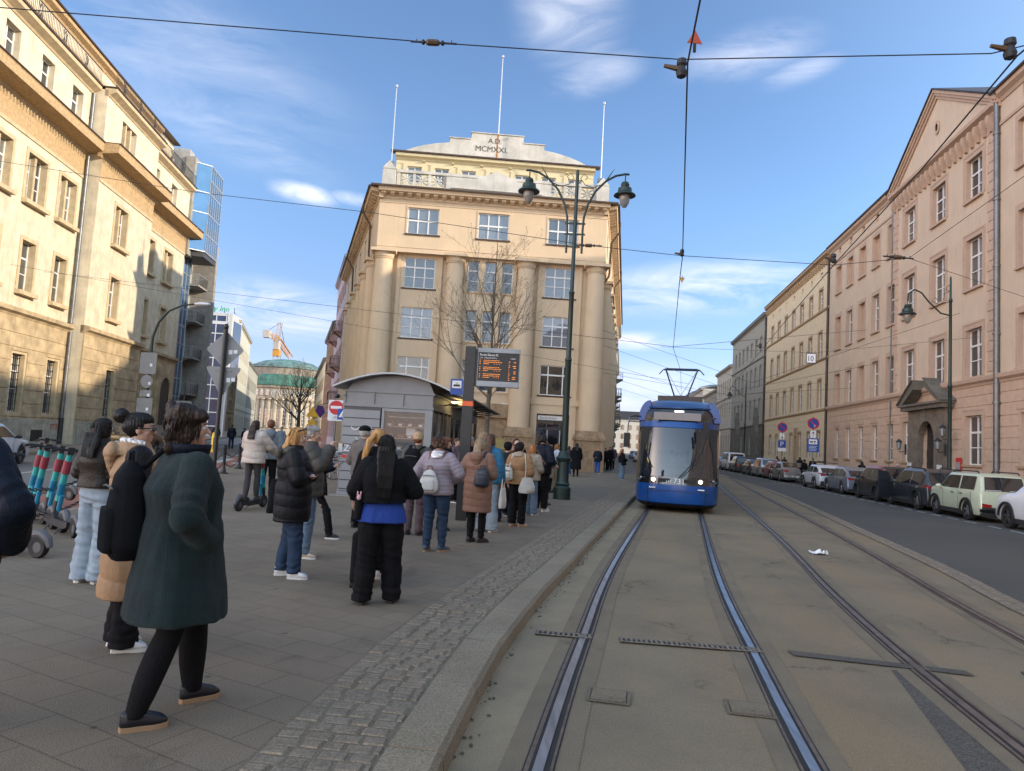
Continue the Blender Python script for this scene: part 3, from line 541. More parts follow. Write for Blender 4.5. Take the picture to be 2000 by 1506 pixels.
# portal: stone surround, arch, broken pediment, door
PT = bpy.data.objects.new('portal', None); 
b = MB(); x0, x1 = lx(43.6), lx(39.0); xm = (x0+x1)/2; ow = 1.02; zs_ = 3.1
out_ = [(x0, 0), (x0, 4.75), (x1, 4.75), (x1, 0), (xm+ow, 0), (xm+ow, zs_)]+[(xm+ow*math.cos(t), zs_+ow*1.02*math.sin(t)) for t in [math.pi*i/12 for i in range(1, 12)]]+[(xm-ow, zs_), (xm-ow, 0)]
me_ = MB(); me_.prism(out_, -.32, .02, 'y'); bm = bmesh.new(); me0 = bpy.data.meshes.new('portal'); me0.from_pydata(me_.v, [], me_.f); bm.from_mesh(me0); bmesh.ops.triangulate(bm, faces=[f for f in bm.faces if len(f.verts) > 4]); bmesh.ops.recalc_face_normals(bm, faces=bm.faces); bm.to_mesh(me0); bm.free(); me0.materials.append(MATS['portal_stone']); bpy.data.objects.remove(PT)
PT = link('portal', me0, PB)
b = MB(); b.box(x0-.35, x1+.35, -.62, .02, 4.76, 4.98); b.box(x0-.5, x1+.5, -.75, .02, 4.98, 5.1); b.box(xm-.16, xm+.16, -.42, -.32, 4.1, 4.76)
for s_ in (-1, 1):
    e0 = xm+s_*(2.8); e1 = xm+s_*.75
    b.prism([(e0, 5.1), (e1, 6.35), (e1, 5.95), (e1-s_*(-.0), 5.9), (e0-s_*.55, 5.1)], -.7, -.05, 'y'); b.prism([(e0+s_*.08, 5.1), (e1, 6.42), (e1, 6.36), (e0, 5.1)], -.82, -.02, 'y')
b.build('broken_pediment', MATS['grey_dark'], PT)
b = MB(); b.box(xm-ow, xm+ow, .18, .26, 0, zs_+1.1); b.build('door', MATS['iron'], PT)
b = MB(); 
for i in range(2):
    for j in range(4): b.box(xm-ow*.9+i*ow*.95, xm-ow*.9+i*ow*.95+ow*.82, .13, .18, .25+j*.62, .25+j*.62+.5)
b.build('door_panels', mat('old_wood', (.035, .03, .026), .6, var=.3), PT)
b = MB(); b.box(x0+.05, x1-.05, .26, .6, 0, 4.7); b.build('recess', MATS['portal_stone'], PT)
def lantern(par_loc, rz, lb):
    o = thing('wall_lantern', lb, 'lantern', par_loc, rz); b = MB(); b.box(-.04, .04, -.08, 0, -.45, .15); b.tube([(0, -.05, -.25), (0, -.35, -.32), (0, -.4, -.15)], .022, 6); b.build('bracket', MATS['iron'], o)
    b = MB(); b.lathe([(.15, .38), (.17, .41), (.17, .44), (.05, .56), (0, .58)], 6, c=(0, -.4, -.15)); 
    [b.tube([(.085*math.cos(math.pi*k/3), -.4+.085*math.sin(math.pi*k/3), -.15), (.15*math.cos(math.pi*k/3), -.4+.15*math.sin(math.pi*k/3), .24)], .009, 4) for k in range(6)]; b.lathe([(.09, 0), (.09, .03), (0, -.03)], 6, c=(0, -.4, -.16))
    b.build('cage', MATS['iron'], o); MB().lathe([(.08, 0), (.145, .38)], 6, c=(0, -.4, -.15)).build('lantern_glass', mat('milk', (.28, .29, .29), .3, var=.1), o); return o
rzR = math.atan2(-math.cos(a8), -math.sin(a8))
for s_, lb in ((43.75, 'black wall lantern on the far side of the arched portal'), (38.75, 'black wall lantern on the near side of the arched portal'), (38.25, 'small black lantern beside the tall lamp post near the portal')):
    x, y = U(16.45, s_); lantern((x, y, 2.75 if s_ > 38.5 else 3.4), rzR, lb)
for s_, z_, c_, lb in ((43.2, 1.55, (.6, .6, .58), 'white paper notice on the far stone jamb of the portal'), (39.45, 1.5, (.6, .6, .58), 'framed white notice on the near stone jamb of the portal'), (37.95, 1.9, (.5, .03, .03), 'red notice box on pink wall beside lamp post')):
    x, y = U(16.43 if s_ > 38.5 else 16.7, s_); o = thing('notice', lb, 'notice', (x, y, z_), rzR); MB().box(-.25, .25, -.04, 0, -.32, .32).build('board', mat('notice%d' % int(s_), c_, .6, var=.1, scale=8), o); MB().box(-.2, .2, -.045, -.041, -.25, .1).build('print', mat('print_grey', (.3, .3, .3), .7, var=.5, scale=30), o)
# --- yellow building
def rowhouse(s_far, s_near, H, name, label, mats, cols, rows, ground, ww, extras=None, eave='dentil', trim='yellow_trim', u=16.8, arched=False, groundm=0, sillm=None, belts=(5.85,), glass='glass', rz=None, loc=None, reveal=.15):
    Ln = s_far-s_near; o = frameR(s_far, name, label, u=u) if loc is None else thing(name, label, 'building', loc, rz)
    P, Hh, G = [], [], []; P.append((0, Ln, 0, belts[0], .0, groundm)); P.append((0, Ln, 0, 1.2, .05, groundm)); P += grooves(0, Ln, [1.5, 2.1, 2.7, 3.3, 3.9, 4.5, 5.1], .025, groundm)
    for c in cols:
        x = s_far-c if loc is None else c
        for za, zb in rows: P.append((x-ww-.14, x+ww+.14, za, zb+.2, .03, 2)); Hh.append((x-ww, x+ww, za, zb, reveal)); G.append((x-ww, za, 2*ww, zb-za))
        if ground: P.append((x-ww*.95-.1, x+ww*.95+.1, ground[0], ground[1]+.15, .02, 2)); Hh.append((x-ww*.95, x+ww*.95, ground[0], ground[1], reveal)); G.append((x-ww*.95, ground[0], 1.9*ww, ground[1]-ground[0]))
        if eave == 'dentil': P.append((x-.28, x+.28, H-1.75, H-1.25, -.12, 2))
    if extras: P += extras
    facade(0, Ln, 0, H, P, Hh, 'wall', [MATS[m] for m in mats], o, body=11)
    for g_ in G: window(o, *g_, reveal-.02, kind=((.5,), (.36, .68)), gl=glass, sill=sillm)
    for z in belts: cornice(o, 0, Ln, z, [(.03, 0), (.12, .08), (.13, .2), (.02, .24)], m=trim, name='string_course')
    cornice(o, 0, Ln, H-.45, [(.05, 0), (.12, .12), (.38, .26), (.4, .45), (.0, .5)], m=trim)
    if eave == 'dentil': brackets(o, .1, Ln-.1, int(Ln/.62), .22, .26, H-.95, H-.42, trim)
    MB().prism([(-.45, H+.05), (11.5, H+2.4), (11.5, H+.05)], 0, Ln, 'x').build('roof', MATS['roof_metal'], o)
    return o
YB = rowhouse(85.3, 60.55, 18.95, 'yellow_building', 'ochre yellow plastered building with dentil eave beside the pink building', ('yellow_plaster', 'yellow_plaster', 'yellow_trim'),
              [63.1+3.17*i for i in range(7)], [(14.45, 16.2), (10.3, 12.5), (6.1, 8.45)], (1.9, 4.1), .56, belts=(5.75, 10.0, 14.15), extras=[(14.2, 15.4, 0, 4.6, .12, 2), (14.4, 15.2, 0, 3.8, -.3, 2)])
pipe(YB, 24.6, -.1, .12, 18.4, .1, 'roof_metal')
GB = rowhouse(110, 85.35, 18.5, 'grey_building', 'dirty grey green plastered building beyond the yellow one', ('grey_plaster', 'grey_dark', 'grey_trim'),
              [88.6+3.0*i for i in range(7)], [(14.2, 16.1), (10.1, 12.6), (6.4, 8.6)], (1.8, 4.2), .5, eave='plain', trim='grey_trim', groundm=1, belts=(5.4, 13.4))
pipe(GB, 24.4, -.1, .12, 18, .12, 'roof_metal')
for x in (7.2, 20.5):
    b = MB(); b.prism([(x-1.1, 0), (x-1.1, 4.6), (x, 7.6), (x+1.1, 4.6), (x+1.1, 0)], -.45, 0, 'y'); b.build('portal_gable', MATS['grey_dark'], GB)
WB = rowhouse(126, 110.05, 15.2, 'pale_building', 'pale plastered building far down the street beyond the grey one', ('pale_plaster', 'pale_plaster', 'pale_trim'),
              [111.6+2.3*i for i in range(6)], [(11.2, 13.2), (7.4, 9.6)], (1.8, 4.6), .42, eave='plain', trim='pale_trim', belts=(5.6, 10.3))
for i, (s0, H_2, m_, nm, lb) in enumerate(((126.1, 13, 'grey_plaster', 'far_house', 'grey house far down the street behind the tram roof'), (150, 15, 'pale_plaster', 'far_house', 'cream house at the far end of the right-hand row'))):
    rowhouse(s0+22, s0, H_2, nm, lb, (m_, m_, 'pale_trim'), [s0+2+3*k for k in range(7)], [(6.5, 8.5), (10, 12)], (1.8, 4), .5, eave='plain', trim='pale_trim', u=17.2)
# part of the same row that carries on behind the photographer, and shades the street
rowhouse(21.05, -8, 19.0, 'corner_building', 'plastered building next to the pink one, nearer the camera', ('pink_plaster', 'pink_deep', 'pink_trim'), [18+(-3.4)*k for k in range(7)], [(14.5, 16.7), (10.4, 12.8), (6.2, 8.5)], (1.9, 4.1), .6, eave='plain', trim='pink_trim')
rowhouse(-8.2, -60, 19.5, 'corner_building', 'plastered building at the end of the row behind the camera', ('yellow_plaster', 'yellow_plaster', 'yellow_trim'), [-10-4*k for k in range(12)], [(14.5, 16.7), (10.4, 12.8), (6.2, 8.5)], (1.9, 4.1), .6, eave='plain', trim='yellow_trim')
o = thing('street_end_house', 'hazy pale house closing the far end of the tram street', 'building', (43, 275, 0), R(-9)); MB().box(-16, 14, 0, 12, 0, 13).build('wall', MATS['pale_plaster'], o); MB().prism([(-.4, 13), (6, 16.5), (12.4, 13)], -16.4, 14.4, 'x').build('roof', MATS['roof_metal'], o)
b = MB(); [b.box(x_, x_+1.1, -.05, 0, z_, z_+1.9) for x_ in range(-15, 13, 3) for z_ in (2, 5.5, 9)]; b.build('windows', MATS['darkglass'], o)
# big roof with lantern far behind the tram
o = thing('hall_building', 'far grey metal roofed hall with a curved roof behind the tram', 'building', (49.5, 168, 0), R(-8)); MB().box(-8, 8, 0, 24, 0, 12.2).build('wall', MATS['sandstone'], o)
b = MB(); b.lathe([(9.3, 12.2), (9.5, 12.6), (9.0, 14.0), (7.4, 16.2), (4.3, 17.6), (4.2, 18.1), (1.5, 18.8), (0, 18.9)], 8, c=(0, 9, 0), a0=R(22.5), a1=R(382.5)); b.build('roof', mat('old_zinc', (.16, .18, .19), .5, metal=.3, var=.2), o)
b = MB(); b.lathe([(4.25, 17.65), (4.25, 18.05)], 8, c=(0, 9, 0), a0=R(22.5), a1=R(382.5)); b.build('skylight', MATS['alu'], o)
# ------------------------------------------------------------------ POST OFFICE (wedge between the two streets)
mats3 = [MATS[k] for k in ('post_plaster', 'post_deep', 'post_plaster', 'post_stone')]
POx, POy = -9.4, 45.9; rzP = math.atan2(.0698, .9976)
PO = thing('post_office', 'cream corner building with four giant columns and a stepped gable', 'building', (POx, POy, 0), rzP)
W_ = 15.25; P, Hh, G = [], [], []
cw = (2.9, 8.62, 13.3-.05); cw = (2.93, 7.60, 12.30)
CX4 = (.55, 5.25, 9.95, 14.65)
# entablature zone proud of the column-bay wall: bay wall recessed
P += [(0, W_, 0, 13.85, -.55, 0), (0, W_, 13.85, 18.1, 0, 0), (0, W_, 14.15, 14.2, .03, 0), (0, W_, 17.1, 17.15, .04, 0)]
for i, x in enumerate(cw):
    P.append((x-1.22, x+1.22, 14.2, 17.1, .0, 0)); P.append((x-1.12, x+1.12, 15.05, 17.0, .03, 0)); Hh.append((x-1.03, x+1.03, 15.12, 16.88, .16)); G.append((x-1.03, 15.12, 2.06, 1.76, .12, ((.335, .665), (.52,)), 'lace'))
for i, x in ((0, cw[0]-.05), (2, cw[2])):
    P.append((x-1.5, x+1.5, 0, 13.85, -.42, 0)); P.append((x-1.25, x+1.25, 4.6, 13.85, -.50, 0))
    for za, zb, k, gl in ((11.6, 13.65, ((.335, .665), (.36, .68)), 'lace'), (8.25, 10.3, ((.335, .665), (.36, .68)), 'lace'), (5.0, 7.0, ((.27, .76), (.68,)), 'darkglass')):
        Hh.append((x-1.02, x+1.02, za, zb, .62)); G.append((x-1.02, za, 2.04, zb-za, .6, k, gl))
x = cw[1]; P.append((x-1.75, x+1.75, 3.9, 13.85, -.34, 0))
for za, zb in ((11.6, 13.7), (8.25, 10.35), (5.0, 7.0)):
    P.append((x-1.7, x+1.7, za-.12, za-.02, -.28, 1))
    for dx_ in (-1.14, 0, 1.14): Hh.append((x+dx_-.38, x+dx_+.38, za, zb, .6)); G.append((x+dx_-.38, za, .76, zb-za, .56, ((), (.35, .68)), ('darkglass', 'lace', 'darkglass')[int(dx_/1.14)+1]))
P.append((0, W_, 4.35, 4.75, -.36, 0))
# entrance on the right, plaques in the middle
xd = cw[2]; Hh.append((xd-1.1, xd+1.1, .15, 3.75, .75)); P.append((xd-1.3, xd+1.3, 0, 4.0, -.38, 0))
facade(0, W_, 0, 18.1, P, Hh, 'wall', mats3, PO)
for x_, z_, w_, h_, y_, k_, gl_ in G: window(PO, x_, z_, w_, h_, y_, kind=k_, gl=gl_, sill='brown_metal', silldepth=.06 if y_ < .3 else .02, t=.06)
b = MB(); b.box(xd-1.1, xd+1.1, .66, .72, .15, 3.75); dr = b.build('entrance', MATS['darkglass'], PO)
b = MB(); 
for xx in (-1.08, -.42, .42, 1.02): b.box(xd+xx-.0, xd+xx+.06, .6, .66, .15, 3.75)
for zz_ in (.15, 2.75, 3.3, 3.69): b.box(xd-1.08, xd+1.08, .6, .66, zz_, zz_+.06)
b.build('door_frame', MATS['dark_paint'], dr); b = MB()
for xx in (-.42, .42): b.box(xd+xx+.07, xd+xx+.13, .58, .6, .2, 2.7)
b.build('light_strip', MATS['alu'], dr)
b = MB(); b.box(xd-1.0, xd+1.0, .59, .64, 3.36, 3.66); sg_ = b.build('door_sign', MATS['white_paint'], dr)
text('Poczta Polska', .2, mat('ink', (.03, .03, .035), .6), sg_, Matrix.Translation((xd-.85, .585, 3.42)) @ TXM, 'lettering', .003)
def colm(x, y, z0, z1, rb, rtp, par, capw, base=True, nm='column'):
    b = MB(); b.lathe([(rb, z0), (rb*.99, z0+(z1-z0)*.33), (rtp, z1-.62), (rtp+.05, z1-.6), (rtp+.05, z1-.56), (rtp, z1-.54), (rtp+.06, z1-.48), (capw*.82, z1-.24), (capw*.86, z1-.2)], 28, c=(x, y, 0)); b.box(x-capw, x+capw, y-capw, y+capw, z1-.2, z1)
    o = b.build(nm, MATS['post_plaster'], par, smooth=35)
    if base: MB().loft([[(x-s_, y-s_, z), (x+s_, y-s_, z), (x+s_, y+s_, z), (x-s_, y+s_, z)] for s_, z in ((.92, 0), (.9, 2.1), (.98, 2.12), (.98, 2.3), (.78, 2.75))]).build('plinth', MATS['post_stone'], o)
    return o
for i, x in enumerate(CX4): colm(x, .02, 2.75, 13.86, .72, .56, PO, .80)
b = MB(); b.box(xd-4.0, xd-2.1, .30, .345, 2.45, 3.75); b.build('memorial_plaque', mat('bronze', (.035, .032, .03), .45, metal=.4, var=.3), PO)
b = MB(); b.box(xd-3.5, xd-3.0, .335, .345, 4.0, 4.3); b.build('house_number', MATS['white_paint'], PO)
b = MB(); b.box(xd-4.3, xd-3.2, -.99, -.95, 1.25, 1.95); b.build('yellow_plaque', mat('old_yellow', (.30, .24, .08), .6, var=.2, scale=12), PO)
b = MB(); b.box(xd-2.9, xd-2.2, .28, .33, 1.3, 1.9); b.build('red_letter_box', mat('postal_red', (.45, .03, .03), .5), PO)
b = MB(); b.box(5.9, 9.3, .1, .345, .12, 3.3); b.box(5.9, 9.3, -.15, .2, 3.3, 4.2); b.build('entrance_bay', MATS['post_stone'], PO)
# main cornice with dentil blocks, roof edge
cornice(PO, -.05, W_+.05, 17.35, [(.04, 0), (.1, .08), (.1, .3), (.62, .38), (.66, .58), (.7, .6)], m='post_plaster'); brackets(PO, .0, W_, 27, .28, .5, 17.48, 17.72, 'post_plaster', 'dentils')
b = MB(); b.box(-.55, W_+.55, -.82, -.0, 17.95, 18.06); b.build('roof_edge', MATS['brown_metal'], PO)
# parapet: piers, pierced panels, low pediment
b = MB(); zb0, zt = 18.06, 19.35
b.box(1.05, 14.3, -.12, .12, zb0, zb0+.28); b.box(1.05, 14.3, -.14, .14, zt-.18, zt)
b.box(4.1, 11.15, -.1, .1, zb0+.28, zt-.18)
for k in range(4): 
    for x in (1.05+k*1.02, 11.15+k*1.02): b.box(x, x+.18, -.1, .1, zb0+.28, zt-.18)
for sx_ in (0, 1):
    for k in range(3):
        c_ = (1.05+.6+k*1.02 if sx_ == 0 else 11.15+.6+k*1.02, zb0+.28+.415)
        for a in range(8):
            t = math.pi*a/4; dx_, dz_ = math.cos(t), math.sin(t); b.tube([(c_[0]+dx_*.06, 0, c_[1]+dz_*.06), (c_[0]+dx_*.27, 0, c_[1]+dz_*.27), (c_[0]+dx_*(.44 if a % 2 == 0 else .52), 0, c_[1]+dz_*(.40 if a % 2 == 0 else .42))], [.05, .07, .045], 5)
b.build('balustrade', MATS['parapet_plaster'], PO)
b = MB(); b.prism([(4.6, zb0+.3), (7.65, zt+.38), (10.7, zb0+.3)], -.2, .14, 'y'); b.build('low_pediment', MATS['parapet_plaster'], PO)
for x0_ in (.1, 14.35):
    b = MB(); b.box(x0_, x0_+.85, -.42, .42, zb0, 19.25); b.prism([(x0_-.04, 19.25), (x0_+.425, 19.8), (x0_+.89, 19.25)], -.45, .45, 'y'); pr = b.build('pier', MATS['parapet_plaster'], PO)
def flagpole(x, y, z0, z1, lb, r=.045):
    o = thing('flagpole', lb, 'flagpole', (POx+.9976*x-.0698*y, POy+.0698*x+.9976*y, z0), rzP, 'bare flagpoles on the roof of the corner building')
    MB().tube([(0, 0, 0), (0, 0, (z1-z0)*.98)], [r, r*.6], 8).build('pole', MATS['alu'], o, smooth=40); MB().ell((0, 0, z1-z0), (.09, .09, .12)).build('finial', MATS['alu'], o, smooth='all'); MB().box(-.2, .2, -.15, .15, 0, .25).build('foot', MATS['zinc'], o)
flagpole(.55, .2, 19.7, 25.2, 'left flagpole above the left parapet pier'); flagpole(14.7, .2, 19.7, 25.3, 'right flagpole above the right parapet pier'); flagpole(7.65, 2.95, 21.4, 29.5, 'tallest flagpole in the middle above the stepped gable', .055)
# penthouse set back
yp = 2.2; P, Hh, G = [(0, 13.9, 2.62, 2.67, .03)], [], []
for i in range(7):
    xx = 1.3+1.88*i; w_ = .5 if i != 3 else .38; P.append((xx-w_-.3, xx+w_+.3, .0, 2.62, .05)); Hh.append((xx-w_, xx+w_, 1.3, 2.45, .12)); G.append((xx-w_, 1.3, 2*w_, 1.15))
PHo = facade(0, 13.9, 0, 3.3, P, Hh, 'penthouse', [MATS['post_pent']], PO, body=9); PHo.location = (.65, yp, 18.06)
for g_ in G: window(PHo, *g_, .09, kind=((.5,) if g_[2] > .8 else (), ()), gl='lace')
brackets(PHo, .9, 13, 6, .16, .2, 2.75, 2.87, 'post_pent', 'vents')
cornice(PHo, -.05, 13.95, 2.9, [(.04, 0), (.1, .1), (.3, .2), (.32, .35), (.3, .4)], m='post_pent'); MB().box(-.4, 14.3, -.42, .1, 3.31, 3.41).build('roof_edge', MATS['brown_metal'], PHo)
# stepped gable
gx = lambda a: a; GA = [(1.0, 0), (1.0, .1)]
ctr = 6.95; arc = [(ctr-6.6+.0, .05), (ctr-6.0, .35), (ctr-5.2, .63), (ctr-4.3, .85), (ctr-3.35, 1.0)]
top = arc+[(ctr-3.35, 1.32), (ctr-1.85, 1.4), (ctr-1.85, 1.82), (ctr+1.85, 1.82), (ctr+1.85, 1.4), (ctr+3.35, 1.32), (ctr+3.35, 1.0)]+[(2*ctr-a, z) for a, z in reversed(arc)][1:]
poly = top+[(ctr+6.6, -.1), (ctr-6.6, -.1)]
b = MB(); yy0 = .25
xs_ = sorted({p[0] for p in top})
for (a0, z0_), (a1, z1_) in zip(top[:-1], top[1:]):
    if a1-a0 > .01: b.prism([(a0, -.1), (a0, z0_), (a1, z1_), (a1, -.1)], yy0, yy0+.45, 'y')
gb = b.build('gable', MATS['parapet_plaster'], PHo); gb.location = (0, 0, 3.52)
b = MB(); 
for a0, a1, z_ in ((ctr-3.4, ctr-1.9, 1.34), (ctr-1.9, ctr+1.9, 1.84), (ctr+1.9, ctr+3.4, 1.34)): b.box(a0, a1, yy0-.06, yy0+.5, z_, z_+.06)
b.build('coping', MATS['parapet_plaster'], gb)
ink = mat('carved_ink', (.10, .085, .06), .9, var=.2)
text('A.D.', .52, ink, gb, Matrix.Translation((ctr-.65, yy0-.012, 1.18)) @ TXM, 'lettering', .006); text('MCMXXI.', .56, ink, gb, Matrix.Translation((ctr-1.55, yy0-.012, .55)) @ TXM, 'lettering', .006)
MB().box(ctr-.05, ctr+.06, yy0-.01, yy0, -.1, 1.9).build('rust_stain', mat('rust_orange', (.42, .16, .05), .9, var=.3, scale=9), gb)
# side wings along the two streets
def wing(az, x0, y0, Ln, H, sgn, par):
    """sgn=-1: facade seen from the left street (right end at the corner); +1: facade on the right street (left end at the corner)"""
    a = R(az); d = Vector((math.sin(a), math.cos(a)))
    o = bpy.data.objects.new('side_wing', None)
    P, Hh, G, cs = [(0, Ln, 0, 13.85, -.35, 0), (0, Ln, 14.15, 14.2, .03, 0), (0, Ln, 0, 3.2, -.1, 3)], [], [], []
    n = int(Ln/4.3)
    for i in range(n):
        xx = 2.6+4.3*i
        for za, zb in ((15.12, 16.88), (11.6, 13.65), (8.25, 10.3), (5, 7), (1, 3)): Hh.append((xx-.7, xx+.7, za, zb, .5 if za < 15 else .18)); G.append((xx-.7, za, 1.4, zb-za, .46 if za < 15 else .14))
        cs.append(xx-2.15 if sgn > 0 else xx+2.15)
    return P, Hh, G, cs
for az, x0, y0, Ln, sgn in ((-17.0, 0, 0, 29, -1), (9.3, 15.25, 0, 46, 1)):
    P, Hh, G, cs = wing(az, 0, 0, Ln, 18.1, sgn, PO)
    # local placement inside the post office frame
    a = R(az); dwx, dwy = math.sin(a), math.cos(a); c_, s_ = math.cos(rzP), math.sin(rzP); dlx, dly = dwx*c_+dwy*s_, -dwx*s_+dwy*c_
    wl = facade(0, Ln, 0, 18.1, P, Hh, 'side_wall', mats3, PO, body=.6)
    if sgn > 0: wl.location = (x0, y0, 0); wl.rotation_euler = (0, 0, math.atan2(dly, dlx))
    else: wl.location = (dlx*Ln, dly*Ln, 0); wl.rotation_euler = (0, 0, math.atan2(-dly, -dlx))
    mir = (lambda x: x) if sgn > 0 else (lambda x: Ln-x)
    for x_, z_, w_, h_, y_ in G: window(wl, x_, z_, w_, h_, y_, kind=((.5,), (.5,)), gl='darkglass')
    for cx_ in cs[1:] if sgn > 0 else cs[:]:
        if 0 < cx_ < Ln: colm(cx_, .1, .2, 13.86, .5, .42, wl, .58, base=False, nm='half_column')
    cornice(wl, -.3, Ln+.3, 17.35, [(.04, 0), (.1, .08), (.1, .3), (.62, .38), (.66, .58), (.7, .6)], m='post_plaster'); brackets(wl, 0, Ln, int(Ln/.62), .28, .5, 17.48, 17.72, 'post_plaster', 'dentils')
    MB().box(-.3, Ln+.3, -.82, 0, 17.95, 18.06).build('roof_edge', MATS['brown_metal'], wl)
    px_ = (lambda t: t) if sgn > 0 else (lambda t: Ln-t)
    for t in (3.2, 17.5):
        X = px_(t); MB().tube([(X, -.8, 17.9), (X, -.8, 17.2), (X, -.25, 16.4), (X, -.2, 14.3), (X, -.14, 13.9), (X, .3, 13.2), (X, .3, .2)], .07, 8).build('downpipe', MATS['brown_metal'], wl, smooth=40)
b = MB(); a1, a2 = R(-17), R(9.3)
def loc2(x, y): return (x*math.cos(rzP)+y*math.sin(rzP), -x*math.sin(rzP)+y*math.cos(rzP))
q1 = loc2(math.sin(a1)*29, math.cos(a1)*29); q2 = loc2(math.sin(a2)*29+15.2, math.cos(a2)*29+1.06)
b.prism([(.3, 1.0), (15, 1.0), (q2[0]-.5, q2[1]), (q1[0]+.5, q1[1])], 0, 18.0, 'z'); b.build('core', MATS['post_deep'], PO)
# two more houses beyond on the left street and a row on the right street, with balconies
def balcony(par, x, z, w, d, fl, rail, y=0, n=9):
    b = MB(); b.box(x-w/2, x+w/2, y-d, y, z-.16, z); b.prism([(y, z-.7), (y-d*.8, z-.16), (y, z-.16)], x-w/2+.2, x-w/2+.4, 'x'); b.prism([(y, z-.7), (y-d*.8, z-.16), (y, z-.16)], x+w/2-.4, x+w/2-.2, 'x'); o = b.build('balcony', MATS[fl], par)
    b = MB(); b.box(x-w/2, x+w/2, y-d, y-d+.04, z+.95, z+1.0)
    for s_ in (-1, 1): b.box(x+s_*w/2-.02, x+s_*w/2+.02, y-d, y, z+.95, z+1.0)
    for i in range(n): xx = x-w/2+w*i/(n-1); b.box(xx-.014, xx+.014, y-d, y-d+.03, z, z+.95)
    for i in range(4):
        for s_ in (-1, 1): b.box(x+s_*w/2-.015, x+s_*w/2+.015, y-d*(i+.5)/4-.015, y-d*(i+.5)/4+.015, z, z+.95)
    b.build('railing', MATS[rail], o); return o
def row(az, x0, y0, s0, s1, H, sgn, nm, lb, mts, ww, trim, rows_, balc=None, step=2.8, eave='plain'):
    a = R(az); d = Vector((math.sin(a), math.cos(a))); Ln = s1-s0
    if sgn > 0: st = Vector((x0, y0))+d*s0; rz = math.atan2(d.y, d.x)
    else: st = Vector((x0, y0))+d*s1; rz = math.atan2(-d.y, -d.x)
    o = rowhouse(Ln, 0, H, nm, lb, mts, [1.6+step*i for i in range(int((Ln-1)/step))], rows_, (1.2, 3.6), ww, eave=eave, trim=trim, loc=(st.x, st.y, 0), rz=rz, glass='darkglass', belts=(4.4,))
    if balc:
        for x, z in balc: balcony(o, x if sgn > 0 else Ln-x, z, 2.3, 1.0, balc_m, 'iron')
    return o
balc_m = 'rose_plaster'
row(-17, POx, POy, 29.2, 47, 20.5, -1, 'rose_townhouse', 'dark rose townhouse with iron balconies on the side street', ('mauve_plaster', 'rose_plaster', 'rose_plaster'), .55, 'mauve_plaster', [(5.2, 7.4), (9, 11.2), (12.8, 15), (16.6, 18.6)], [(3, 8.9), (3, 12.7), (3, 5.1), (12, 8.9), (12, 12.7)])
balc_m = 'grey_trim'
row(-17, POx, POy, 47.2, 70, 16, -1, 'brick_townhouse', 'narrow brown townhouse behind the rose one on the side street', ('brick_red', 'grey_dark', 'yellow_trim'), .5, 'grey_trim', [(5.2, 7.4), (8.6, 10.6), (12, 14)], None)
row(-17, POx, POy, 70.2, 118, 13.5, -1, 'far_townhouse', 'low ochre house at the far end of the side street on the right', ('yellow_plaster', 'grey_dark', 'yellow_trim'), .5, 'grey_trim', [(5, 7), (8.6, 10.6)], None)
ex, ey = POx+15.2, POy+1.06
row(9.3, ex, ey, 46.2, 70, 20, 1, 'balcony_townhouse', 'dark stone townhouse with stacked balconies behind the post office', ('sandstone', 'grey_dark', 'grey_trim'), .55, 'grey_trim', [(5.2, 7.4), (9, 11.2), (12.8, 15), (16.4, 18.4)], [(4, 5.0), (4, 8.8), (12, 8.8), (12, 5.0), (20, 12.6)])
row(9.0, ex, ey, 70.2, 110, 18, 1, 'balcony_townhouse', 'brick townhouse with bay cornice further along the tram street', ('brick_red', 'grey_dark', 'grey_trim'), .55, 'grey_trim', [(5.2, 7.4), (9, 11.2), (12.8, 15)], [(5, 5.0), (5, 8.8), (16, 8.8), (30, 8.8)])
row(8.7, ex, ey, 110.2, 170, 17, 1, 'far_townhouse', 'last pale townhouse visible between post office and tram', ('pale_plaster', 'grey_dark', 'grey_trim'), .55, 'grey_trim', [(5.2, 7.4), (9, 11.2), (12.8, 15)], None)
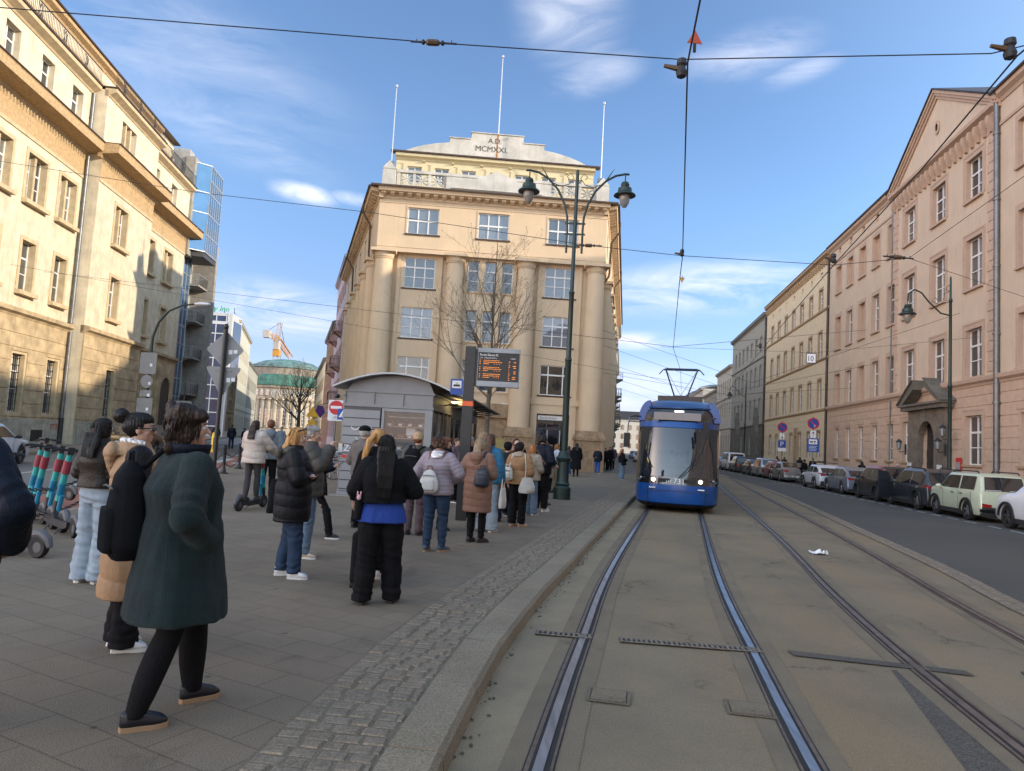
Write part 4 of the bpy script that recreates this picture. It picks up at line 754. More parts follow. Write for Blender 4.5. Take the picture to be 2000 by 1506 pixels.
# ------------------------------------------------------------------ LEFT BANK BUILDING
aL = R(-6.65); PLx, PLy = -27.85, 46.55; rzL = math.atan2(math.cos(aL), math.sin(aL))
def UL(s, off=0): return (PLx+s*math.sin(aL)+off*math.cos(aL), PLy+s*math.cos(aL)-off*math.sin(aL))
def left_block(sa, sb, off, name, label, cols, topoff=1.5, last=False, group=None):
    x, y = UL(sa, off); o = bpy.data.objects.new(name, None) if False else thing(name, label, 'building', (x, y, 0), rzL) if name else None
    return o
LB = thing('bank_building', 'large weathered cream building with brown eaves and roof railing', 'building', (*UL(-22), 0), rzL)
lm = [MATS[k] for k in ('left_plaster', 'left_stone', 'left_trim', 'left_plinth', 'left_rough')]
def section(x0, x1, y, cols, holes_g, arch=None, ends=True):
    P, Hh, G = [], [], []
    P += [(x0, x1, 0, 7.0, .08, 1), (x0, x1, 0, 1.55, .14, 3)]; P += [(x0, x1, z, z+.06, .04, 1) for z in (1.6, 2.35, 3.1, 3.85, 4.6, 5.35, 6.1)]
    P += [(x0, x1, 16.65, 16.85, .06, 2), (x0, x1, 16.85, 18.1, .02, 4), (x0, x1, 19.1, 26.3, 0, 0)]
    for cx_, typ in cols:
        # third floor (just under the rough frieze), second floor, first floor, attic floor above the big eave
        for za, zb, kk in ((13.35, 15.95, 'double'), (8.45, 11.2, 'single'), (19.45, 21.65, 'attic')):
            w_ = {'double': .95, 'single': .66, 'attic': .66}[kk]
            if typ == 'tri' and kk == 'attic': w_ = 1.15
            if kk != 'attic': P.append((cx_-w_-.22, cx_+w_+.22, za, zb+.22, .05, 2))
            Hh.append((cx_-w_, cx_+w_, za, zb, .38)); G.append((cx_-w_, za, 2*w_, zb-za, kk if typ != 'tri' or kk != 'attic' else 'tri'))
    for cx_ in holes_g: P.append((cx_-.78, cx_+.78, 1.75, 5.2, .02, 2)); Hh.append((cx_-.6, cx_+.6, 1.9, 5.05, .36)); G.append((cx_-.6, 1.9, 1.2, 3.15, 'ground'))
    if arch: P.append((arch-1.1, arch+1.1, .1, 4.6, -.5, 1)); P.append((arch-1.25, arch+1.25, .1, 4.6, -.5, 1))
    facade(x0, x1, 0, 22.6, P, Hh, 'wall', lm, LB, y=y, body=12-y)
    for gx_, gz, gw_, gh, kk in G:
        if kk == 'double':
            for q in (0, 1): window(LB, gx_+q*(gw_/2+.06), gz, gw_/2-.06, gh, y+.34, kind=((.5,), (.36, .64)) if False else ((), (.36, .66)), gl='glass')
            MB().box(gx_+gw_/2-.1, gx_+gw_/2+.1, y+.1, y+.34, gz, gz+gh).build('mullion', MATS['left_trim'], LB)
        elif kk == 'tri':
            for q in range(3): window(LB, gx_+q*(gw_/3)+.04, gz, gw_/3-.08, gh, y+.34, kind=((), (.5, .75)), gl='glass')
            b = MB(); [b.box(gx_+gw_*q/3-.09, gx_+gw_*q/3+.09, y+.08, y+.34, gz, gz+gh) for q in (1, 2)]; b.build('mullion', MATS['left_trim'], LB)
        elif kk == 'ground': window(LB, gx_, gz, gw_, gh, y+.3, kind=((.5,), (.4, .7)), gl='glass', bars=(6, 8), sill='left_plinth')
        else: window(LB, gx_, gz, gw_, gh, y+.34, kind=((.5,), (.36, .68)), gl='glass')
        if kk in ('double', 'single'): MB().box(gx_-.25, gx_+gw_+.25, y-.32, y, gz-.24, gz-.02).build('sill', MATS['left_trim'], LB)
    cornice(LB, x0-.0, x1+.0, 7.0, [(.1, 0), (.16, .1), (.38, .2), (.4, .42), (.06, .5)], y=y, m='left_stone', name='string_course')
    cornice(LB, x0-(.35 if y < -.5 else 0), x1+(.9 if last_ else (.35 if y < -.5 else 0)), 18.1, [(.08, 0), (.14, .14), (.2, .22), (1.12, .34), (1.16, .8), (1.2, .84), (1.0, .9)], y=y, m='left_rough', name='great_eave', back=.1)
    MB().box(x0-(.35 if y < -.5 else 0), x1+(.9 if last_ else 0), y-1.22, y-.02, 19.001, 19.06).build('eave_cover', MATS['brown_metal'], LB)
    brackets(LB, x0, x1, int((x1-x0)/.3), .12, .1, 17.85, 18.1, 'left_stone', 'small_dentils', y=y)
    cornice(LB, x0, x1, 22.2, [(.05, 0), (.12, .1), (.5, .3), (.52, .5), (.5, .52)], y=y, m='left_trim', name='balcony_cornice'); MB().box(x0-.05, x1+.05, y-.58, y+1.4, 22.74, 22.82).build('balcony_edge', MATS['brown_metal'], LB)
    b = MB(); yr = y-.42
    b.box(x0+.05, x1-.05, yr-.02, yr+.02, 23.78, 23.82); b.box(x0+.05, x1-.05, yr-.015, yr+.015, 22.95, 22.98)
    n = int((x1-x0)/.16)
    for i in range(n): xx = x0+.05+(x1-x0-.1)*i/(n-1); b.box(xx-.009, xx+.009, yr-.009, yr+.009, 22.82, 23.78)
    for i in range(int((x1-x0)/2.6)): xx = x0+1.3+2.6*i; b.tube([(xx-.25, yr, 22.85), (xx, yr, 23.7), (xx+.25, yr, 22.85)], .02, 4); b.tube([(xx-.2, yr, 23.7), (xx, yr, 22.95), (xx+.2, yr, 23.7)], .016, 4)
    b.build('railing', MATS['iron'], LB)
last_ = False
xA1 = 22-3.1; xB1 = 22+5.6; xC1 = 22+15.6
section(0, xA1, 0, [(22-8.25, 'w'), (22-4.85, 'w'), (22-11.65, 'w'), (22-15.05, 'w'), (22-18.5, 'w')], [22-8.05, 22-4.5, 22-11.6, 22-15.1])
section(xA1, xB1, -.9, [(22+.45, 'tri')], [22+1.15])
b = MB(); 
last_ = True; section(xB1, xC1, 0, [(22+7.9, 'w'), (22+11.9, 'w')], [22+7.7])
b = MB(); b.box(0, xC1-.6, 1.55, 11, 22.8, 26.3); b.build('top_storey', MATS['left_plaster'], LB); cornice(LB, 0, xC1-.6, 24.75, [(.05, 0), (.14, .08), (.15, .25), (.03, .3)], y=1.55, m='left_trim', name='top_string'); cornice(LB, -.1, 22+11.6, 25.75, [(.05, 0), (.12, .15), (.42, .3), (.45, .5), (.4, .54)], y=1.55, m='left_rough', name='top_eave')
MB().box(-.1, xC1-.5, 1.0, 11.5, 26.3, 26.4).build('roof', MATS['brown_metal'], LB)
pipe(LB, xA1-.14, -.14, 19.1, 22.2, .1, 'zinc'); pipe(LB, xA1-.16, -.2, 7.5, 18.1, .1, 'zinc'); pipe(LB, xA1-.16, -.24, .12, 7.0, .1, 'zinc', dark=1.6)
b = MB(); b.box(xB1+5.9+.3, xB1+8.1+.3, -.16, -.02, .1, 5.9); ao = R(0)
cxa = 22+13.4; b = MB(); poly = [(cxa-1.75, .1), (cxa-1.75, 6.6), (cxa+1.75, 6.6), (cxa+1.75, .1), (cxa+1.15, .1), (cxa+1.15, 4.4)]+[(cxa+1.15*math.cos(t), 4.4+1.15*math.sin(t)) for t in [math.pi*i/10 for i in range(1, 10)]]+[(cxa-1.15, 4.4), (cxa-1.15, .1)]
me_ = MB(); me_.prism(poly, -.2, .02, 'y'); m0 = bpy.data.meshes.new('archway'); m0.from_pydata(me_.v, [], me_.f); bm = bmesh.new(); bm.from_mesh(m0); bmesh.ops.triangulate(bm, faces=[f for f in bm.faces if len(f.verts) > 4]); bmesh.ops.recalc_face_normals(bm, faces=bm.faces); bm.to_mesh(m0); bm.free(); m0.materials.append(MATS['left_stone']); ar = link('archway', m0, LB); ar.location = (0, -.05, 0)
MB().box(cxa-1.15, cxa+1.15, -.08, -.05, .1, 5.6).build('gate', mat('gate_wood', (.05, .04, .03), .7, var=.3), ar)
for (gx_, gz_, txt, sz, cc, lb) in ((22-4.35, .95, 'PTR. 5.6', .55, (.38, .06, .04), 'red'), (22-1.8, 1.0, 'OSO', .75, (.05, .28, .16), 'green')):
    text(txt, sz, mat('spray_'+lb, cc, .8), LB, Matrix.Translation((gx_, -.15 if lb == 'red' else -1.05, gz_)) @ TXM, 'graffiti', .002, shear=.2)
MB().box(22-6.3, 22-5.1, -.16, -.13, .3, .95).build('cellar_grille', MATS['iron'], LB)
# glass tower with projecting bay, balconies
GT = thing('glass_tower', 'modern block with a jutting mirrored glass bay and stacked balconies', 'building', (*UL(15.8), 0), rzL)
b = MB(); b.box(0, 1.2, .4, 12, 0, 26.4); b.box(1.2, 6.2, 1.2, 12, 0, 25.5); b.build('wall', mat('pale_render', (.30, .30, .29), .8, var=.1), GT)
b = MB(); b.box(-.2, 1.3, -.2, .6, 16.8, 25.7); b.build('pier', MATS['concrete'], GT)
b = MB(); b.prism([(.2, -.1), (1.0, -1.3), (4.6, -1.3), (4.6, 1.4), (.2, 1.4)], 17.4, 25.4, 'z'); bay = b.build('glass_bay', MATS['skyglass'], GT)
b = MB(); y_ = -1.33
for i in range(7): xx = 1.0+3.6*i/6; b.box(xx-.035, xx+.035, y_, y_+.05, 17.4, 25.4)
for z in (17.4, 19.0, 20.9, 22.8, 24.0, 25.35): b.box(1.0, 4.6, y_, y_+.05, z-.05, z+.06); 
for z in (17.4, 20.9, 22.8, 25.35): b.tube([(.2, -.12, z), (1.0, -1.32, z)], .05, 4)
b.tube([(.2, -.12, 17.4), (.2, -.12, 25.4)], .06, 4); b.build('glazing_bars', MATS['alu'], bay)
b = MB(); b.prism([(1.0, -1.25), (4.6, -1.25), (4.6, 1.3), (.3, 1.3)], 16.9, 17.38, 'z'); b.build('soffit', MATS['dark_paint'], bay)
b = MB(); b.box(1.3, 3.2, .5, 1.2, .5, 17); b.build('stair_glazing', MATS['skyglass'], GT)
b = MB()
for z in np.arange(1, 17, 1.6): b.box(1.3, 3.2, .46, .5, z, z+.07)
for xx in (1.3, 2.2, 3.15): b.box(xx, xx+.06, .45, .5, .5, 17)
b.build('glazing_bars', MATS['alu'], GT)
b = MB(); b.box(5.9, 6.5, -.9, 1.3, .1, 19.2); b.build('column', MATS['concrete'], GT)
for z in (4.6, 8.0, 11.4, 14.8):
    o = balcony(GT, 4.6, z, 2.6, 1.5, 'concrete', 'alu', y=1.2, n=2); b = MB()
    for k in range(6): b.box(3.3, 5.9, -.34, -.30, z+.12+k*.14, z+.17+k*.14)
    b.build('balcony_bars', MATS['zinc'], o); window(GT, 3.6, z+.05, 1.8, 2.3, 1.12, kind=((.5,), ()), gl='lace')
# hotel with a blue glass front and roof letters
HO = thing('hotel_building', 'dark blue glazed hotel with green roof lettering behind the glass tower', 'building', (-51.0, 112.5, 0), R(6)); HO.location = (-51.8, 114, 0)
b = MB(); b.box(0, 5.8, 0, 6, 0, 20.1); b.box(-6, 0, .5, 9, 0, 20.1); b.build('wall', mat('hotel_grey', (.42, .42, .42), .6, var=.05), HO)
b = MB(); b.box(-6, 5.2, -.03, .0, .6, 19.6); gl_ = b.build('curtain_wall', MATS['blueglass'], HO)
b = MB()
for z in (1.6, 3.8, 6, 8.2, 10.4, 12.6, 14.8, 16.6, 18.2): b.box(-6, 5.3, -.12, -.03, z, z+(.5 if z > 18 else .16))
for x in np.arange(-6, 5.4, 1.55): b.box(x, x+.14, -.11, -.03, .6, 19.7)
b.box(5.1, 5.4, -.12, 0, 0, 20); b.build('glazing_bars', MATS['alu'], gl_)
b = MB(); b.box(5.82, 5.86, 1, 5.5, 1, 19); b.build('side_glazing', MATS['darkglass'], HO)
gs = mat('sign_green', (.02, .30, .10), .5); text('Holiday Inn', 1.25, gs, HO, Matrix.Translation((-.9, 1.0, 20.5)) @ TXM, 'roof_lettering', .08, shear=.25, sx=1.0)
b = MB()
for x in np.arange(-5.5, 6, 1.6): b.tube([(x, 1.1, 20), (x, 1.1, 21.2)], .05, 4); b.tube([(x, 1.1, 20.6), (x, 2.4, 20.1)], .03, 4)
b.build('sign_frame', MATS['iron'], HO)
def leftrow(s0, s1, H, nm, lb, mts, trim, rows_, step=3.0, az=-16.6, x0=-45.9, y0=116.5):
    a = R(az); d = Vector((math.sin(a), math.cos(a))); st = Vector((x0, y0))+d*s0
    return rowhouse(s1-s0, 0, H, nm, lb, mts, [1.5+step*i for i in range(int((s1-s0-1)/step))], rows_, (1.3, 3.8), .5, eave='plain', trim=trim, loc=(st.x, st.y, 0), rz=math.atan2(d.y, d.x), glass='darkglass', belts=(4.8,))
mat('mint_plaster', (.44, .44, .36), .9, var=.08, streak=.2)
leftrow(2, 34, 19.6, 'mint_townhouse', 'pale sunlit townhouse with cornice behind the glazed hotel', ('mint_plaster', 'mint_plaster', 'pale_trim'), 'pale_trim', [(6, 8.4), (10, 12.4), (14, 16.4)])
leftrow(34.3, 70, 15.5, 'grey_townhouse', 'lower grey townhouse at the left end of the side street', ('grey_plaster', 'grey_dark', 'grey_trim'), 'grey_trim', [(6, 8.4), (10, 12.4)])
# closes the view between the two: low houses near the glass tower
0 and leftrow(-46, -8.5, 12.0, 'corner_house', 'grey house between the glass tower and the glazed hotel', ('grey_plaster', 'grey_dark', 'grey_trim'), 'grey_trim', [(6, 8.4)], x0=-46.5)
# ------------------------------------------------------------------ DOMED BANK and crane
DB = thing('domed_bank', 'stone rotunda with its dome wrapped in green scaffold netting', 'building', (-79.5, 251, 0), R(17))
b = MB(); b.lathe([(13.2, 0), (13.2, 2), (13, 2.1), (13, 15.4), (13.6, 15.6), (13.9, 16.3), (12, 16.4)], 40); b.build('wall', MATS['sandstone'], DB, smooth=30)
for i in range(16):
    t = R(-90+(i-7.5)*9); x, y = 13.25*math.cos(t), 13.25*math.sin(t); o = MB(); o.lathe([(.62, 2.2), (.52, 11.3), (.8, 11.6), (.8, 12)], 10, c=(x, y, 0)); o.build('column', MATS['sandstone'], DB, smooth=30)
for i in range(15):
    t = R(-90+(i-7)*9); 
    for z0_, h_ in ((3, 5.4), (13, 2)):
        k_ = MB(); k_.box(-.55, .55, -.06, .06, 0, h_); o = k_.build('window', MATS['darkglass'], DB); o.location = (13.05*math.cos(t), 13.05*math.sin(t), z0_); o.rotation_euler = (0, 0, t+R(90))
        q = MB(); [q.box(x_-.05, x_+.05, -.1, -.06, 0, h_) for x_ in (-.5, 0, .5)]; [q.box(-.5, .5, -.1, -.06, z_, z_+.1) for z_ in np.arange(0, h_, 1.3)]; q.build('window_bars', MATS['white_paint'], o)
b = MB(); b.lathe([(13.4, 11.9), (13.6, 12.1), (13.6, 12.7), (13.2, 12.8)], 40); b.build('entablature', MATS['sandstone'], DB)
b = MB(); b.lathe([(12.3, 16.6), (12.1, 20.2), (11.6, 20.4)], 40); b.build('scaffold_netting', mat('green_net', (.06, .20, .15), .9, var=.3, scale=.5), DB)
b = MB(); b.lathe([(11.8, 20.3), (12.0, 22.6), (11, 22.9)], 40); b.build('drum', mat('bare_masonry', (.27, .23, .18), .9, var=.25, scale=.6), DB)
b = MB(); b.lathe([(12.4, 22.7), (12.1, 23.7), (8.5, 25.3), (4, 26.2), (0, 26.5)], 40); b.build('dome', mat('net_blue', (.10, .19, .18), .85, var=.35, scale=.5), DB)
b = MB()
for z in (17.4, 18.8, 20.2, 22.9, 23.6): b.lathe([(12.55, z), (12.55, z+.08)], 40)
for i in range(40): t = 2*math.pi*i/40; b.tube([(12.55*math.cos(t), 12.55*math.sin(t), 16.6), (12.55*math.cos(t), 12.55*math.sin(t), 23.7)], .05, 4)
b.build('scaffold', MATS['zinc'], DB); MB().lathe([(.3, 26.4), (.12, 27.5), (.03, 28.6)], 8).build('finial', MATS['zinc'], DB)
CR = thing('tower_crane', 'yellow tower crane rising behind the domed building', 'crane', (-90.5, 270, 0), 0); cy = mat('crane_yellow', (.46, .22, .02), .6, var=.1); cwm = mat('crane_white', (.36, .34, .31), .6)
def lattice(b, p, q, w, n, r=.07):
    p, q = Vector(p), Vector(q); d = (q-p).normalized(); a = d.orthogonal().normalized(); c = d.cross(a); cs = [(a+c)*w/2, (a-c)*w/2, (-a-c)*w/2, (c-a)*w/2]
    for k in cs: b.tube([p+k, q+k], r, 4)
    for i in range(n):
        for j in range(4): b.tube([p+(q-p)*i/n+cs[j], p+(q-p)*(i+1)/n+cs[(j+1) % 4]], r*.6, 3)
b = MB(); lattice(b, (0, 0, 0), (0, 0, 29.5), 1.7, 22, .12); b.build('mast', cwm, CR)
b = MB(); b.box(-1.2, 1.2, -1.2, 1.2, 29.5, 32); b.build('slewing_ring', cy, CR); b = MB(); b.box(-1.0, 1.0, -1.6, 1.0, 32, 35.3); b.build('cab', cwm, CR)
r_ = Vector((0, 0, 36.2)); jd = Vector((-7.5, 40, -2.4)); b = MB(); lattice(b, r_, r_+jd, 1.8, 18, .17); b.build('jib', cy, CR)
b = MB(); lattice(b, r_, r_+Vector((-.8, -9.5, .4)), 1.5, 4, .16); b.build('counter_jib', cy, CR); MB().box(-2.2, .2, -10.5, -8, 35.2, 38).build('counterweight', cwm, CR)
b = MB(); lattice(b, (0, 0, 35.5), (.6, -.2, 42.5), 1.3, 7, .13); b.build('tower_peak', cwm, CR); b = MB(); b.tube([(.6, -.2, 42.4), r_+jd*.55+Vector((0, 0, .9))], .12, 4); b.tube([(.6, -.2, 42.4), (-1, -8.5, 38)], .08, 4); b.tube([r_+jd*.3, r_+jd*.3-Vector((0, 0, 12))], .06, 4); b.build('stay_cable', MATS['iron'], CR)
# ------------------------------------------------------------------ STREET FURNITURE
mat('lamp_green', (.012, .030, .024), .45, metal=.2, var=.2, spec=.6); mat('black_metal', (.016, .016, .017), .45, var=.2); mat('steel', (.45, .45, .45), .3, metal=.9, var=.1); mat('sign_back', (.20, .205, .205), .55, metal=.3, var=.08); mat('sign_blue', (.01, .06, .30), .45, var=.05); mat('sign_white', (.70, .70, .70), .5, var=.03); mat('sign_red', (.50, .015, .02), .45, var=.05); mat('globe', (.26, .245, .22), .15, var=.1, spec=.6, alpha=.8); mat('orange_tape', (.75, .13, .03), .6)
def lampglass(par, c, s=1., up=False):
    x, y, z = c; b = MB(); b.lathe([(.02, .62*s), (.13*s, .6*s), (.17*s, .5*s), (.15*s, .42*s), (.26*s, .36*s), (.28*s, .2*s), (.42*s, .1*s), (.43*s, .06*s), (.22*s, .07*s)], 20, c=c); b.tube([(x, y, z+.58*s), (x, y, z+.95*s)], .02, 6); h = b.build('lamp_head', MATS['lamp_green'], par, smooth=35)
    MB().lathe([(.21*s, .07*s), (.215*s, -.05*s), (.17*s, -.25*s), (.08*s, -.4*s), (0, -.43*s)], 18, c=c).build('globe', MATS['globe'], h, smooth='all')
D = thing('street_lamp', 'tall double armed green street lamp with ribbed base at the stop', 'street lamp', (1.69, 21.73, .12), R(-2))
MB().lathe([(.26, 0), (.26, .34), (.20, .42), (.24, .46), (.20, .5), (.185, .55), (.175, 1.12), (.22, 1.18), (.235, 1.24), (.17, 1.32), (.15, 1.4), (.105, 1.46), (.105, 1.9)], 20).build('base', MATS['lamp_green'], D, smooth=30)
b = MB(); b.lathe([(.10, 1.9), (.095, 4.2), (.115, 4.24), (.08, 4.34), (.075, 6.3), (.095, 6.34), (.062, 6.42), (.055, 9.6), (.05, 10.25), (0, 10.3)], 14); b.build('pole', MATS['lamp_green'], D, smooth=35)
for s_ in (-1, 1):
    b = MB(); pts = [(s_*.24, 0, 7.6), (s_*.24, 0, 8.35), (s_*.26, 0, 8.75), (s_*.36, 0, 9.15), (s_*.58, 0, 9.6), (s_*.9, 0, 9.95), (s_*1.2, 0, 10.13), (s_*1.5, 0, 10.2), (s_*1.62, 0, 10.19)]; b.tube(pts, .035, 8)
    b.tube([(s_*.9, 0, 9.95), (s_*1.05, 0, 10.2), (s_*1.15, 0, 10.35)], [.025, .015, .006], 6); b.tube([(s_*.75, 0, 9.82), (s_*.5, 0, 9.72), (s_*.25, 0, 9.8), (s_*.1, 0, 10.0), (s_*.2, 0, 10.15), (s_*.32, 0, 10.05), (s_*.25, 0, 9.95)], .012, 5); b.build('arm', MATS['lamp_green'], D, smooth=50)
    lampglass(D, (s_*1.5, 0, 9.45), .8)
b = MB(); b.box(-.32, .32, -.02, .02, 8.18, 8.23); b.box(-.32, .32, -.02, .02, 8.52, 8.57); b.build('crosspiece', MATS['lamp_green'], D)
for s0, lb, sc in ((33.6, 'tall green street lamp with scrolled arm in front of the pink building', 1.0), (84, 'far street lamp with hanging lantern beyond the yellow building', 1.0), (128, 'farthest lantern lamp above the tram roof', 1.0)):
    x, y = U(14.4, s0); o = thing('street_lamp', lb, 'street lamp', (x, y, .12), rzR)
    b = MB(); b.lathe([(.16, 0), (.16, .5), (.12, .6), (.085, 1.4), (.08, 5.1), (.11, 5.15), (.07, 5.25), (.06, 8.9), (.09, 8.95), (.045, 9.1), (.04, 10.0), (0, 10.1)], 12); b.build('pole', MATS['lamp_green'], o, smooth=35)
    b = MB(); b.tube([(0, 0, 8.3), (0, -.4, 8.4), (0, -.9, 8.9), (0, -1.2, 9.3), (0, -1.5, 9.45), (0, -1.75, 9.25), (0, -1.78, 8.9)], .035, 7); b.tube([(0, 0, 9.4), (0, -.25, 9.3), (0, -.3, 9.0), (0, -.1, 8.9), (0, -.5, 8.8), (0, -.8, 8.95), (0, -.65, 9.1), (0, -.5, 8.98)], .014, 5); b.tube([(0, 0, 9.7), (0, -.15, 9.6), (0, -.18, 9.45), (0, -.06, 9.4)], .014, 5); b.build('arm', MATS['lamp_green'], o, smooth=50); lampglass(o, (0, -1.78, 8.25), .85)
# stickers band on the near lamp foot
o = thing('street_lamp', 'slim green lamp post with curved arm over the left road, signs behind', 'street lamp', (-16.9, 33, .12), R(-10))
b = MB(); b.tube([(0, 0, 0), (0, 0, 5.0), (.02, 0, 5.6), (.25, 0, 6.3), (.75, 0, 6.85), (1.4, 0, 7.12), (2.0, 0, 7.2)], [.085, .075, .06, .05, .045, .04, .04], 10); b.build('pole', MATS['lamp_green'], o, smooth=40)
MB().ell((2.4, 0, 7.2), (.42, .16, .09)).build('lamp_head', MATS['sign_white'], o, smooth='all')
def signplate(par, kind, z, s, m, y=0., name='sign_plate', x=0):
    b = MB()
    if kind == 'sq': pl = [(-s/2, -s/2), (s/2, -s/2), (s/2, s/2), (-s/2, s/2)]
    elif kind == 'dia': q = s*.707; pl = [(0, -q), (q, 0), (0, q), (-q, 0)]
    elif kind == 'tri': pl = [(-s/2, s*.3), (0, -s*.56), (s/2, s*.3)]
    elif kind == 'triu': pl = [(-s/2, -s*.3), (s/2, -s*.3), (0, s*.56)]
    elif kind == 'disc': pl = [(s/2*math.cos(2*math.pi*i/24), s/2*math.sin(2*math.pi*i/24)) for i in range(24)]
    else: pl = [(-kind[0]/2, -kind[1]/2), (kind[0]/2, -kind[1]/2), (kind[0]/2, kind[1]/2), (-kind[0]/2, kind[1]/2)]
    if len(pl) < 24:   # round the corners
        q = []; n = len(pl)
        for i in range(n):
            p0, p1, p2 = [Vector(pl[(i+k) % n]) for k in (-1, 0, 1)]; r_ = .09*max((p1-p0).length, .2)
            a_ = p1+(p0-p1).normalized()*r_; c_ = p1+(p2-p1).normalized()*r_
            for t in (0, .5, 1): q.append(tuple(a_*(1-t)**2+p1*2*t*(1-t)+c_*t*t))
        pl = q
    b.prism([(x+a, z+c_) for a, c_ in pl], y, y+.012, 'y'); return b.build(name, MATS[m], par)
for k, zz_, m_ in (((.85, 1.0), 4.35, 'sign_back'), ('disc', 3.5, 'sign_back'), ((.6, .3), 2.95, 'sign_back'), ((.8, .85), 2.3, 'sign_back')):
    p = signplate(o, k, zz_, .62, m_, -.12)
    MB().box(.1, .22, -.125, -.121, zz_-.15, zz_-.02).build('sticker', MATS['sign_white'], p)
o = thing('sign_post', 'black post carrying the backs of a diamond and a triangle sign', 'traffic sign', (-7.9, 19.3, .12), R(3)); MB().tube([(0, 0, 0), (0, 0, 4.28)], .06, 10).build('post', MATS['black_metal'], o, smooth=40); MB().ell((0, 0, 4.34), (.07, .07, .09)).build('cap', MATS['black_metal'], o, smooth='all')
for k, zz_, s_ in (('dia', 3.72, .73), ('tri', 2.95, .98)):
    p = signplate(o, k, zz_, s_, 'sign_back', .08); p['label'] = 'back of a diamond sign' if k == 'dia' else 'back of a triangle sign'
    b = MB()
    for h in ((.28, .16), (-.22, .16)) if k == 'dia' else ((.2, .22), (-.2, .12)): b.box(-h[1], h[1], .06, .08, zz_+h[0]-.012, zz_+h[0]+.012)
    b.build('clamp', MATS['zinc'], p); b = MB(); b.box(.1, .2, .075, .079, zz_-.12, zz_+.0); b.box(.23, .33, .075, .079, zz_-.09, zz_+.01); b.build('sticker', MATS['sign_white'], p)
o = thing('sign_post', 'short post with small sign backs near the archway on the left', 'traffic sign', (-20.2, 44, .12), R(5)); MB().tube([(0, 0, 0), (0, 0, 4.2)], .05, 8).build('post', MATS['iron'], o); signplate(o, (.95, .9), 2.6, 1, 'sign_back', -.07)
o = thing('warning_bollard', 'black post with a bright yellow sleeve beside the red cycle lane', 'bollard', (-8.3, 20.2, .12), 0); MB().tube([(0, 0, 0), (0, 0, 1.5)], .06, 10).build('post', MATS['black_metal'], o, smooth=40)
MB().lathe([(.09, .88), (.095, .92), (.095, 1.36), (.07, 1.44), (0, 1.46)], 14).build('sleeve', mat('yellow_paint', (.70, .45, .01), .5), o, smooth=40); b = MB(); b.box(-.012, .012, -.1, -.096, .98, 1.3); b.build('marking', MATS['black_metal'], o)
# departure board
O = thing('departure_board', 'black pole carrying an electronic departure board with amber lines', 'departure board', (-.885, 14.6, .12), R(-3))
MB().box(-.105, .105, -.08, .08, 0, 3.55).build('pole', MATS['black_metal'], O); MB().box(-.11, .11, -.085, .085, 2.32, 2.42).build('tape', MATS['orange_tape'], O); MB().box(.105, .2, -.05, .05, 2.75, 3.5).build('bracket', MATS['black_metal'], O); MB().box(.02, .07, -.095, -.08, .95, 1.2).build('sticker', MATS['sign_white'], O)
b = MB(); b.box(.16, 1.02, -.10, .10, 2.74, 2.85); b.box(.16, 1.02, -.10, .10, 3.44, 3.53); b.box(.16, 1.02, -.075, .10, 2.85, 3.44); hs = b.build('housing', mat('housing_grey', (.26, .28, .30), .45, metal=.3), O)
MB().box(.17, 1.01, -.08, -.075, 2.85, 3.44).build('screen', mat('screen_black', (.008, .008, .010), .35, spec=.4), O)
wt = mat('text_white', (.62, .62, .62), .6, emit=.15, var=0); am = mat('led_amber', (1, .30, .03), .5, emit=.2, var=0); T_ = lambda x, z: Matrix.Translation((x, -.083, z)) @ TXM
text('Poczta Główna 02', .062, wt, O, T_(.2, 3.37), ext=.001, sx=.82); text('| Linia   | Przystanek docelowy', .034, wt, O, T_(.195, 3.32), ext=.001, sx=.85); text('| Odjazd', .034, wt, O, T_(.83, 3.32), ext=.001, sx=.85)
b = MB(); rnd = random.Random(4)
for k, r_ in enumerate((3.27, 3.235, 3.20, 3.13, 3.095, 3.06, 2.99, 2.955, 2.92)):
    b.box(.2, .2+.02, -.082, -.081, r_, r_+.012); x = .28; lim_ = .28+(.30 if k % 3 < 2 else .05)+rnd.random()*.08
    while x < lim_: w_ = rnd.uniform(.012, .035); b.box(x, x+w_, -.082, -.081, r_, r_+.012); x += w_+rnd.uniform(.006, .012)
    if k % 3 == 2: [b.box(x_, x_+.015, -.082, -.081, r_, r_+.01) for x_ in (.5, .55, .6)]
for k in range(11): z = 3.26-.038*k; b.box(.80, .80+rnd.uniform(.01, .03), -.082, -.081, z, z+.011); k % 3 != 1 and b.box(.88+rnd.uniform(0, .03), .95, -.082, -.081, z-.012, z)
b.build('led_lines', am, O)
o = thing('tram_stop_sign', 'blue tram stop sign with white tram panel left of the departure board', 'stop sign', (-1.18, 15.2, .12), R(-2)); MB().tube([(.17, 0, 0), (.17, 0, 2.85)], .03, 8).build('post', MATS['black_metal'], o); signplate(o, (.27, .34), 2.75, 1, 'sign_blue', -.02, 'panel'); MB().box(-.1, .1, -.024, -.021, 2.72, 2.88).build('white_field', MATS['sign_white'], o)
b = MB(); b.box(-.075, .075, -.027, -.025, 2.755, 2.785); b.box(-.06, .06, -.027, -.025, 2.785, 2.80); b.box(-.004, .004, -.027, -.025, 2.80, 2.83); b.box(-.03, .03, -.027, -.025, 2.828, 2.834); b.build('tram_symbol', MATS['black_metal'], o)
